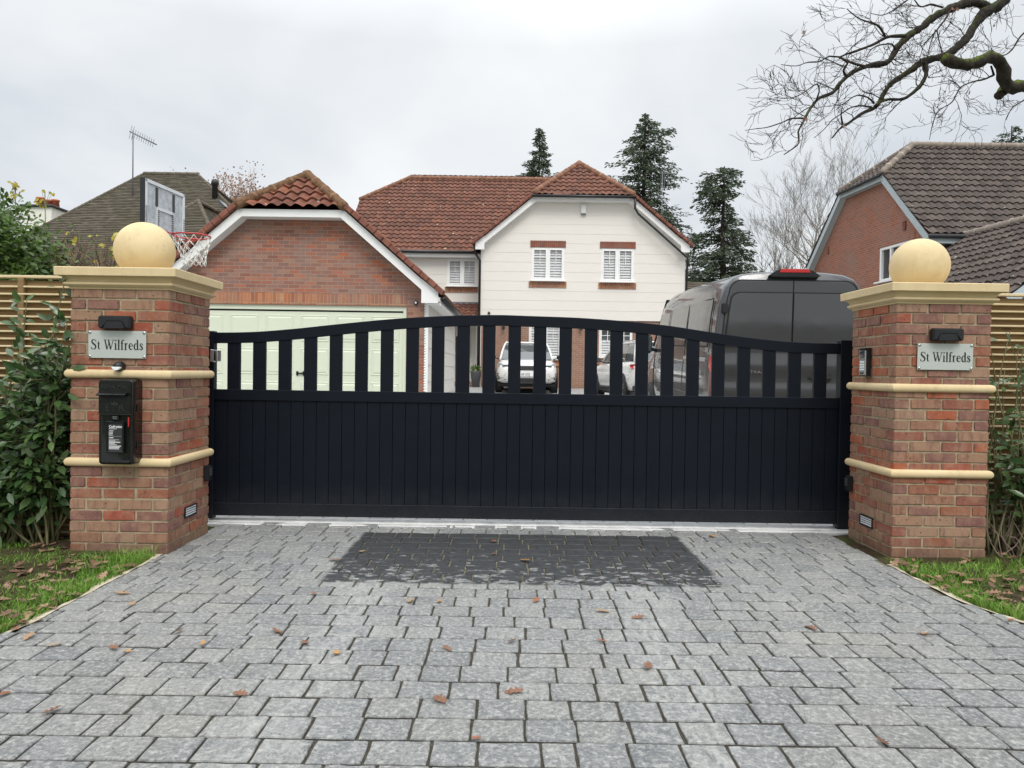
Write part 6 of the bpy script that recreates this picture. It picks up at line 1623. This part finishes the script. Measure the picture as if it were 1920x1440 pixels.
# ================================================================== VEHICLES
def wheel(t, x, y, z, r, w, side, rimr=.68):
    h = thing_part('wheel', t)
    a = MB(); a.lathe([(r * rimr, -w / 2), (r * .93, -w / 2), (r, -w * .36), (r, w * .36), (r * .93, w / 2), (r * rimr, w / 2)], (x, y, z), 36, 'x')
    ty = a.build('wheel', 'tyre', t, world=False)
    b = MB(); xo = x + side * w * .44
    b.lathe([(r * rimr, 0), (r * rimr, side * .01), (r * rimr * .9, side * .012), (r * rimr * .9, -side * .03)], (xo, y, z), 30, 'x')
    for k in range(5):
        an = 2 * math.pi * k / 5 + .3; d = Vector((0, math.cos(an), math.sin(an))); s = Vector((1, 0, 0)).cross(d)
        for o in (-.16, .16):
            dd = (d + s * o).normalized(); b.obox(Vector((xo + side * .006, y, z)) + dd * r * rimr * .5, (.012, 0, 0), dd * r * rimr * .47, Vector((1, 0, 0)).cross(dd) * .022)
    b.lathe([(.05, -.02), (.06, .02)], (xo, y, z), 14, 'x')
    b.build('rim', 'rim', ty, world=False)
def thing_part(n, t): return None

def van():
    th = R(-1.0)
    cx = W(1479, 700, 9.7).x; g = gz(9.7) - .0
    t = thing('panel_van', 'dark grey panel van parked behind the gate beside the right pillar', 'van', (cx, 9.7, g), rotz=th)
    t.rotation_euler = (math.atan2(gz(15) - gz(9.7), 5.3), 0, th)
    prof = [(0, .34), (.80, .34), (.98, .40), (1.035, .55), (1.045, .85), (1.035, 1.15), (1.01, 1.34), (.985, 1.6), (.955, 1.9), (.925, 2.12), (.88, 2.27), (.79, 2.38), (.66, 2.435), (.4, 2.465), (0, 2.475)]
    def sec(y, sx=1.0, top=2.475, bot=.34, inset=0):
        out = []
        for x, z in prof:
            if z > 1.15: z = 1.15 + (z - 1.15) * (top - 1.15) / (2.475 - 1.15)
            z = max(z, bot) if z < 1 else z
            out.append((x * sx - (inset if x > .01 else 0), z - (inset if z > 1 else -inset)))
        return [(x, y, z) for x, z in out] + [(-x, y, z) for x, z in reversed(out[1:-1])]
    m = MB(); st = [(0.0, .985, 2.445), (.03, .997, 2.47), (.10, 1, 2.475), (.6, 1, 2.485), (1.6, 1, 2.50), (2.8, 1, 2.50), (3.6, 1, 2.485), (3.95, 1, 2.45), (4.2, .998, 2.36), (4.5, .99, 2.06), (4.85, .98, 1.62), (5.05, .97, 1.38), (5.35, .95, 1.25), (5.6, .90, 1.16)]
    loft(m, [sec(y, s, tp) for y, s, tp in st]); 
    b = m.build('body', 'vpaint', t, world=False, smooth=True)
    # black sheet behind the doors, its colour giving the shade in their gaps
    def halfx(z, s=.985):
        for (a, za), (c, zc) in zip(prof[1:], prof[2:]):
            if za <= z <= zc and zc > za: return (a + (c - a) * (z - za) / (zc - za)) * s
        return 0
    def outline(s, o, z0, z1, n=14, r=.16):
        """right half outline of the tail going up; o = inset from the flank"""
        pts = []
        for i in range(n + 1):
            z = z0 + (z1 - r - z0) * i / n; pts.append((s * (halfx(z) - o), z))
        xe = halfx(z1 - r) - o
        for i in range(1, 7):
            a = math.pi / 2 * i / 6; pts.append((s * (xe - r + r * math.cos(a)), z1 - r + r * math.sin(a)))
        return pts
    zd0, zd1 = .52, 2.36
    L = outline(-1, .055, zd0, zd1); Rr = outline(1, .055, zd0, zd1)
    MB().prism(Rr + L[::-1], 'y', -.012, .0).build('door_gap_shade', 'rubber', t, world=False)
    def yoff(z):   # pressing of the lower doors
        k = [(0.5, -.075), (.86, -.075), (.93, -.07), (1.05, -.045), (1.22, -.048), (1.27, -.045), (1.35, -.025), (1.45, -.02), (2.4, -.02)]
        for (a, ya), (c, yc) in zip(k, k[1:]):
            if a <= z <= c: return ya + (yc - ya) * (z - a) / (c - a)
        return -.02
    for s in (-1, 1):
        pts = outline(s, .070, zd0 + .015, zd1 - .015, n=26); xin = s * .008
        m = MB(); vs = []; fs = []; K = 6
        for (x, z) in pts:
            for k in range(K + 1):
                u = k / K; vs.append((xin + (x - xin) * u, yoff(z) + .005 * (u ** 3), z))
        n = len(pts)
        for i in range(n - 1):
            for k in range(K): fs.append((i * (K + 1) + k, i * (K + 1) + k + 1, (i + 1) * (K + 1) + k + 1, (i + 1) * (K + 1) + k))
        m.add(vs, fs, smooth=True); 
        # inner edge return
        e = [(xin, yoff(z), z) for x, z in pts]; e2 = [(xin, -.004, z) for x, z in pts]
        m.add(e + e2, [(i, i + 1, n + i + 1, n + i) for i in range(n - 1)])
        d = m.build('rear_door', 'vpaint', t, world=False)
        # window with dark surround
        for (o, y0, y1, mt, nm, sh) in ((.10, -.026, -.015, 'gutter_black', 'window_seal', 0), (.118, -.029, -.018, 'dglass', 'rear_window', .016)):
            q = outline(s, o, 1.48 + sh, 2.20 - sh, n=8, r=.12); q = [(s * (.008 + sh * .3), 1.48 + sh)] + q + [(s * (.008 + sh * .3), 2.20 - sh)]
            MB().prism(q, 'y', y0, y1).build(nm, mt, d, world=False)
        # hinges
        for z in (1.98, .98):
            hx = halfx(z) - .055
            mm = MB(); mm.box(min(s * (hx - .035), s * (hx + .055)), max(s * (hx - .035), s * (hx + .055)), -.05, .004, z - .065, z + .065); mm.build('hinge', 'gutter_black', t, bevel=.012, seg=2, world=False)
        mm = MB(); hx = s * (halfx(1.1) - .018); mm.box(min(hx - .028, hx + .028), max(hx - .028, hx + .028), -.035, .16, .80, 1.36); mm.build('tail_light', 'red_lens', t, bevel=.014, seg=2, world=False)
    mm = MB(); mm.lathe([(.085, -.012), (.10, 0)], (.42, -.046, 1.10), 24, 'y'); mm.build('handle_recess', 'rubber', t, world=False)
    mm = MB(); mm.box(.22, .52, -.085, -.055, 1.075, 1.115); mm.build('door_handle', 'vpaint', t, bevel=.012, seg=2, world=False)
    mm = MB(); add_text(mm, 'TRANSIT', .052, (-.385, -.052, 1.155), (1, 0, 0), (0, 0, 1), .003, sx=1.5); mm.build('badge_lettering', 'silver', t, world=False, fix=False)
    mm = MB(); mm.box(.25, .77, -.082, -.076, .60, .71); mm.build('number_plate', 'yellow_plate', t, world=False, bevel=.002)
    mm = MB(); mm.box(-1.0, 1.0, -.16, .05, .36, .53); mm.build('rear_bumper', 'black_plastic', t, bevel=.035, seg=3, world=False)
    # high level brake light
    mm = MB(); pr = [(-.34, 2.41), (-.24, 2.475), (-.16, 2.50), (.16, 2.50), (.24, 2.475), (.34, 2.41), (.27, 2.392), (-.27, 2.392)]
    vs = [(x, -.055, z) for x, z in pr] + [(x * .92, .16, min(z, 2.49) if z > 2.39 else z) for x, z in pr]; n = len(pr)
    mm.add(vs, [tuple(range(n)), tuple(range(2 * n - 1, n - 1, -1))] + [(i, n + i, n + (i + 1) % n, (i + 1) % n) for i in range(n)]); br = mm.build('brake_light_housing', 'black_plastic', t, bevel=.008, seg=2, world=False)
    MB().prism([(-.20, 2.452), (.20, 2.452), (.175, 2.496), (-.175, 2.496)], 'y', -.064, -.045).build('brake_light', 'red_lens', br, bevel=.003, world=False)
    # left flank: sliding door, glazed panels, rail
    def flank(s, y0, y1, z0, z1, off, name, mat, r=.06, par=t):
        ring = []
        pts = rrect(y0, y1, z0, z1, r)
        # fill grid following the flank
        nu, nv = 12, 8; vs = []; 
        for j in range(nv + 1):
            z = z0 + (z1 - z0) * j / nv
            for i in range(nu + 1):
                y = y0 + (y1 - y0) * i / nu; zz = z
                # round the corners
                cy = r - min(y - y0, y1 - y); cz = r - min(z - z0, z1 - z)
                vs.append((s * (halfx(zz, 1.0) + off), y, zz))
        m = MB(); m.add(vs, [(j * (nu + 1) + i, j * (nu + 1) + i + 1, (j + 1) * (nu + 1) + i + 1, (j + 1) * (nu + 1) + i) for j in range(nv) for i in range(nu)], smooth=True)
        return m.build(name, mat, par, world=False)
    for s in (-1, 1):
        flank(s, .36, 1.72, 1.47, 2.14, .004, 'panel_surround', 'rubber'); flank(s, .385, 1.695, 1.49, 2.12, .008, 'side_panel', 'dglass')
        flank(s, 1.80, 3.10, 1.47, 2.14, .004, 'panel_surround', 'rubber'); flank(s, 1.825, 3.075, 1.49, 2.12, .008, 'side_panel', 'dglass')
        flank(s, 3.28, 4.15, 1.36, 2.05, .006, 'cab_window', 'dglass')
        mm = MB()
        for (y, z0, z1) in ((1.76, .5, 2.2), (3.16, .5, 2.2), (4.3, .5, 1.5), (.28, 1.4, 2.3)):
            mm.tube([(s * (halfx(z0 + (z1 - z0) * k / 8, 1.0) + .001), y, z0 + (z1 - z0) * k / 8) for k in range(9)], .005, 4)
        mm.build('door_seam', 'rubber', t, world=False, fix=False)
        MB().obox((s * (halfx(1.30, 1.0) + .008), 1.05, 1.30), (.010, 0, 0), (0, .68, 0), (0, 0, .026)).build('door_rail', 'silver', t, world=False, bevel=.004)
        MB().obox((s * (halfx(.8, 1.0) + .006), 2.2, .72), (.012, 0, 0), (0, 1.6, 0), (0, 0, .07)).build('rub_strip', 'black_plastic', t, world=False, bevel=.008)
        mm = MB(); mm.obox((s * 1.20, 4.18, 1.50), (.10, 0, 0), (0, .06, 0), (0, 0, .17)); w = mm.build('door_mirror', 'black_plastic', t, world=False, bevel=.03, seg=3)
        MB().obox((s * 1.20, 4.115, 1.51), (.08, 0, 0), (0, .004, 0), (0, 0, .14)).build('mirror_glass', 'cglass', w, world=False, bevel=.003)
        MB().bar((s * 1.0, 4.2, 1.38), (s * 1.16, 4.18, 1.42), .05, .06).build('mirror_arm', 'black_plastic', w, world=False)
        for y in (.95, 4.55):
            mm = MB(); mm.lathe([(.42, 0), (.42, s * .02)], (s * 1.03, y, .35), 32, 'x'); mm.build('wheel_arch', 'rubber', t, world=False)
            wheel(t, s * .95, y, .345, .345, .24, s)
    mm = MB(); mm.add([(-.84, 4.20, 2.30), (.84, 4.20, 2.30), (.93, 5.06, 1.42), (-.93, 5.06, 1.42)], [(0, 1, 2, 3)]); q = mm.build('windscreen', 'cglass', t, world=False); q.location = (0, .035, .035)
van()

def car(name, label, loc, rotz, paint, L, Wd, H, style, plate=None, group=None):
    """a family car; local +y is forwards"""
    t = thing(name, label, 'car', loc, rotz=rotz, group=group); hw = Wd / 2; k = L / 4.8
    st = [(-2.40, .55, .95, .80), (-2.36, .40, 1.02, .90), (-2.2, .32, 1.08, .955), (-1.9, .27, 1.11, .985), (-1.0, .26, 1.10, 1), (0, .26, 1.07, 1), (.8, .26, 1.05, 1), (1.15, .26, 1.045, .995), (1.6, .27, 1.02, .985), (1.95, .29, .985, .965), (2.18, .32, .93, .93), (2.32, .36, .86, .87), (2.40, .42, .74, .78)]
    def sec(y, b, tp, w):
        w = w * hw; dz = tp - b
        P = [(0, b), (w * .80, b), (w * .95, b + dz * .10), (w * 1.0, b + dz * .35), (w * .985, b + dz * .62), (w * .955, b + dz * .80), (w * .90, b + dz * .92), (w * .80, tp - .005), (w * .5, tp + .022 * (1 if y > 1 else .3)), (0, tp + .03 * (1 if y > 1 else .3))]
        return [(x, y * k, z) for x, z in P] + [(-x, y * k, z) for x, z in reversed(P[1:-1])]
    m = MB(); loft(m, [sec(*s) for s in st]); m.build('body', paint, t, world=False, smooth=True)
    # greenhouse
    def ring(zf, y0, y1, w0, w1, z): return [(-w0, y0 * k, z), (w0, y0 * k, z), (w1 * 1.0, (y0 * .6 + y1 * .4) * k, z), (w1 * 1.02, (y0 * .3 + y1 * .7) * k, z), (w1, y1 * k, z), (-w1, y1 * k, z), (-w1 * 1.02, (y0 * .3 + y1 * .7) * k, z), (-w1, (y0 * .6 + y1 * .4) * k, z)]
    zb = 1.05; m = MB()
    r = [ring(0, 1.18, -2.28, hw * .84, hw * .86, zb), ring(0, .78, -2.16, hw * .78, hw * .82, zb + (H - zb) * .42), ring(0, .40, -2.0, hw * .71, hw * .755, zb + (H - zb) * .78), ring(0, .18, -1.85, hw * .66, hw * .70, H - .045)]
    loft(m, r, smooth=False); g = m.build('windows', 'cglass', t, world=False, bevel=.02, seg=2)
    m = MB(); loft(m, [ring(0, .24, -1.92, hw * .665, hw * .705, H - .06), ring(0, .20, -1.95, hw * .665, hw * .70, H - .02), ring(0, .02, -1.8, hw * .56, hw * .60, H)], smooth=True); m.build('roof', paint, t, world=False, bevel=.01)
    for s in (-1, 1):
        m = MB()
        m.tube([(s * hw * .86, 1.17 * k, zb - .01), (s * hw * .80, .78 * k, zb + (H - zb) * .42 + .005), (s * hw * .73, .40 * k, zb + (H - zb) * .78 + .005), (s * hw * .675, .19 * k, H - .04)], .035, 6)
        m.build('roof_pillar', paint, t, world=False, fix=False); m = MB()
        m.tube([(s * hw * .885, -2.25 * k, zb), (s * hw * .84, -2.15 * k, zb + (H - zb) * .42), (s * hw * .765, -1.98 * k, zb + (H - zb) * .78), (s * hw * .70, -1.85 * k, H - .04)], .05, 6)
        m.build('roof_pillar', paint, t, world=False, fix=False)
        m = MB(); m.tube([(s * hw * .66, .05 * k, H - .01), (s * hw * .69, -.3 * k, H + .025), (s * hw * .70, -1.4 * k, H + .02), (s * hw * .68, -1.8 * k, H - .02)], .016, 6); m.build('roof_rail', 'silver', t, world=False, fix=False)
        for y in (-1.38, 1.46):
            m = MB(); m.lathe([(.405, 0), (.405, s * .012)], (s * hw * .985, y * k, .37), 32, 'x'); m.build('wheel_arch', 'rubber', t, world=False)
            wheel(t, s * (hw - .105), y * k, .355, .355, .235, s, .74)
        MB().box(min(s * hw * .90, s * (hw * 1.0 + .004)), max(s * hw * .90, s * (hw * 1.0 + .004)), -1.0 * k, 1.05 * k, .27, .40).build('sill_trim', 'black_plastic', t, world=False, bevel=.02)
        m = MB(); m.obox((s * (hw + .13), .82 * k, 1.13), (.11, 0, 0), (0, .06, 0), (0, 0, .075)); q = m.build('door_mirror', 'box_black', t, world=False, bevel=.035, seg=3)
        MB().bar((s * hw * .88, .85 * k, 1.06), (s * (hw + .06), .82 * k, 1.10), .05, .03).build('mirror_arm', 'box_black', q, world=False)
        MB().obox((s * (hw + .13), .757 * k, 1.13), (.09, 0, 0), (0, .004, 0), (0, 0, .058)).build('mirror_glass', 'cglass', q, world=False, bevel=.002)
        # lamps
        m = MB(); y = 2.30 * k
        P = [(s * hw * .48, y + .075, .80), (s * hw * .70, y + .035, .80), (s * hw * .90, y - .11, .83), (s * hw * .945, y - .26, .87), (s * hw * .92, y - .22, .925), (s * hw * .80, y - .04, .905), (s * hw * .50, y + .035, .885)]
        c = Vector((s * hw * .7, y - .25, .85)); n = len(P)
        m.add([Vector(p) + Vector((0, .02, 0)) for p in P] + [Vector(p) * .97 + Vector((0, -.12, .02)) for p in P], [tuple(range(n)), tuple(range(2 * n - 1, n - 1, -1))] + [(i, n + i, n + (i + 1) % n, (i + 1) % n) for i in range(n)])
        h = m.build('headlight', 'head_lens', t, world=False, bevel=.004)
        m = MB(); m.box(min(s * hw * .55, s * hw * .78), max(s * hw * .55, s * hw * .78), y + .02, y + .098 - .02, .835, .855); m.build('lamp_bar', 'rubber', h, world=False)
        m = MB(); yr = -2.30 * k
        P = [(s * hw * .42, yr - .055, .98), (s * hw * .80, yr - .02, 1.0), (s * hw * .965, yr + .16, .985), (s * hw * .975, yr + .25, .955), (s * hw * .96, yr + .12, .885), (s * hw * .80, yr - .05, .87), (s * hw * .42, yr - .085, .92)]
        m.add([Vector(p) + Vector((s * .012, -.012, 0)) for p in P] + [Vector(p) * .95 + Vector((0, .06, .04)) for p in P], [tuple(range(n)), tuple(range(2 * n - 1, n - 1, -1))] + [(i, n + i, n + (i + 1) % n, (i + 1) % n) for i in range(n)])
        m.build('tail_light', 'red_lens', t, world=False, bevel=.004)
    # front: grille, intakes, plate; rear bumper
    y = 2.40 * k
    MB().prism([(-hw * .52, .845), (hw * .52, .845), (hw * .43, .70), (-hw * .43, .70)], 'y', y - .08, y + .012).build('grille', 'rubber', t, world=False, bevel=.01)
    m = MB()
    for j in range(4):
        z = .722 + j * .034
        m.tube([(-hw * (.43 + .02 * j) + i * hw * .043, y + .016, z + (.008 if i % 2 else -.008)) for i in range(21)], .004, 4)
    m.build('grille_mesh', 'rim', t, world=False, fix=False)
    MB().prism([(-hw * .60, .47), (hw * .60, .47), (hw * .46, .33), (-hw * .46, .33)], 'y', y - .15, y + .03).build('lower_intake', 'rubber', t, world=False, bevel=.015)
    for s in (-1, 1):
        m = MB()
        for j, (a, b) in enumerate(((.66, .95), (.70, .96), (.74, .965), (.66, .955))):
            z = .60 - j * .055; m.add([(s * hw * a, y - .05, z), (s * hw * b, y - .27, z + .012), (s * hw * b, y - .27, z - .012), (s * hw * a, y - .05, z - .022), (s * hw * a, y + .012, z), (s * hw * b, y - .17, z + .012), (s * hw * b, y - .17, z - .012), (s * hw * a, y + .012, z - .022)], [(0, 1, 2, 3), (7, 6, 5, 4), (0, 4, 5, 1), (1, 5, 6, 2), (2, 6, 7, 3), (3, 7, 4, 0)])
        m.build('side_intake', 'rubber', t, world=False)
    q = MB().box(-.26, .26, y + .028, y + .036, .52, .635).build('number_plate', 'text_white', t, world=False, bevel=.003)
    if plate:
        m = MB(); add_text(m, plate, .112, (.175, y + .0365, .578), (-1, 0, 0), (0, 0, 1), .001, 'LEFT', bold=.001, sx=.85); m.build('plate_lettering', 'text_black', q, world=False, fix=False)
    m = MB()
    for i, xx in enumerate((-.20, -.12, -.04, .04, .12, .20)): m.box(xx - .022, xx + .022, y - .16, y - .10, .905, .912)
    MB().box(-hw * .93, hw * .93, -2.46 * k, -2.1 * k, .28, .50).build('rear_bumper', 'black_plastic', t, world=False, bevel=.06, seg=3)
    MB().box(-hw * .9, hw * .9, -2.38 * k, 2.1 * k, .20, .30).build('underbody', 'rubber', t, world=False, bevel=.02)
    return t
c = W(988, 700, 22.2)
car('parked_car', 'white family car facing the gate, seen through the slats before the house', (c.x, 24.6, gz(24.6)), R(180), 'wpaint', 4.8, 1.93, 1.66, 0, plate='69 SOJ')
car('parked_car', 'white car seen from behind through the slats, just left of the grey van', (3.55, 20.6, gz(20.6)), R(9), 'wpaint', 4.35, 1.80, 1.60, 1)
# ================================================================== LIGHT
def light():
    w = bpy.data.worlds.new('World'); scene.world = w; w.use_nodes = True; nt = w.node_tree; nt.nodes.clear()
    N = lambda t, **k: (lambda nd: [setattr(nd, a, b) for a, b in k.items()] and nd or nd)(nt.nodes.new('ShaderNode' + t))
    L = nt.links.new
    out = N('OutputWorld'); bg = N('Background'); L(bg.outputs[0], out.inputs[0]); bg.inputs[1].default_value = 0.1
    sky = N('TexSky', sky_type='NISHITA'); sky.sun_disc = False; sky.sun_elevation = R(52); sky.sun_rotation = R(168); sky.air_density = 1.2; sky.dust_density = 4
    tc = N('TexCoord'); sp = N('SeparateXYZ'); L(tc.outputs['Generated'], sp.inputs[0])
    mp = N('MapRange'); L(sp.outputs[2], mp.inputs[0]); mp.inputs[1].default_value = 0.40; mp.inputs[2].default_value = .8; mp.inputs[3].default_value = 1.0; mp.inputs[4].default_value = SKY_TOP
    # clouds: project direction to a plane
    dv = N('Math', operation='ADD'); L(sp.outputs[2], dv.inputs[0]); dv.inputs[1].default_value = .22
    dx = N('Math', operation='DIVIDE'); L(sp.outputs[0], dx.inputs[0]); L(dv.outputs[0], dx.inputs[1])
    dy = N('Math', operation='DIVIDE'); L(sp.outputs[1], dy.inputs[0]); L(dv.outputs[0], dy.inputs[1])
    cb = N('CombineXYZ'); L(dx.outputs[0], cb.inputs[0]); L(dy.outputs[0], cb.inputs[1])
    nz = N('TexNoise'); L(cb.outputs[0], nz.inputs['Vector']); nz.inputs['Scale'].default_value = .9; nz.inputs['Detail'].default_value = 5; nz.inputs['Roughness'].default_value = .5; nz.inputs['Distortion'].default_value = .4
    cr = N('ValToRGB'); L(nz.outputs[0], cr.inputs[0]); e = cr.color_ramp.elements
    e[0].position = .32; e[0].color = (5.9, 6.35, 6.85, 1); e[1].position = .68; e[1].color = (9.2, 9.25, 9.2, 1)
    ml = N('Mix', data_type='RGBA', blend_type='MULTIPLY'); ml.inputs[0].default_value = 1; L(cr.outputs[0], ml.inputs[6]); L(mp.outputs[0], ml.inputs[7])
    mx = N('Mix', data_type='RGBA'); mx.inputs[0].default_value = .93; L(sky.outputs[0], mx.inputs[6]); L(ml.outputs[2], mx.inputs[7])
    L(mx.outputs[2], bg.inputs[0])
    sd = bpy.data.lights.new('sun', 'SUN'); so = bpy.data.objects.new('sun', sd); COL.objects.link(so)
    sd.energy = 1.5; sd.angle = R(25); sd.color = (1, .97, .92)
    az = R(168); el = R(52)
    d = Vector((math.sin(az) * math.cos(el), math.cos(az) * math.cos(el), math.sin(el)))   # towards the sun, behind the camera
    so.rotation_euler = d.to_track_quat('Z', 'Y').to_euler(); so.location = (0, 0, 30)
SKY_TOP = 2.6
light()
scene.render.engine = 'CYCLES'
scene.view_settings.view_transform = 'Standard'; scene.view_settings.look = 'None'; scene.view_settings.gamma = 1; scene.view_settings.exposure = 0.22
scene.render.resolution_x = 1024; scene.render.resolution_y = 768
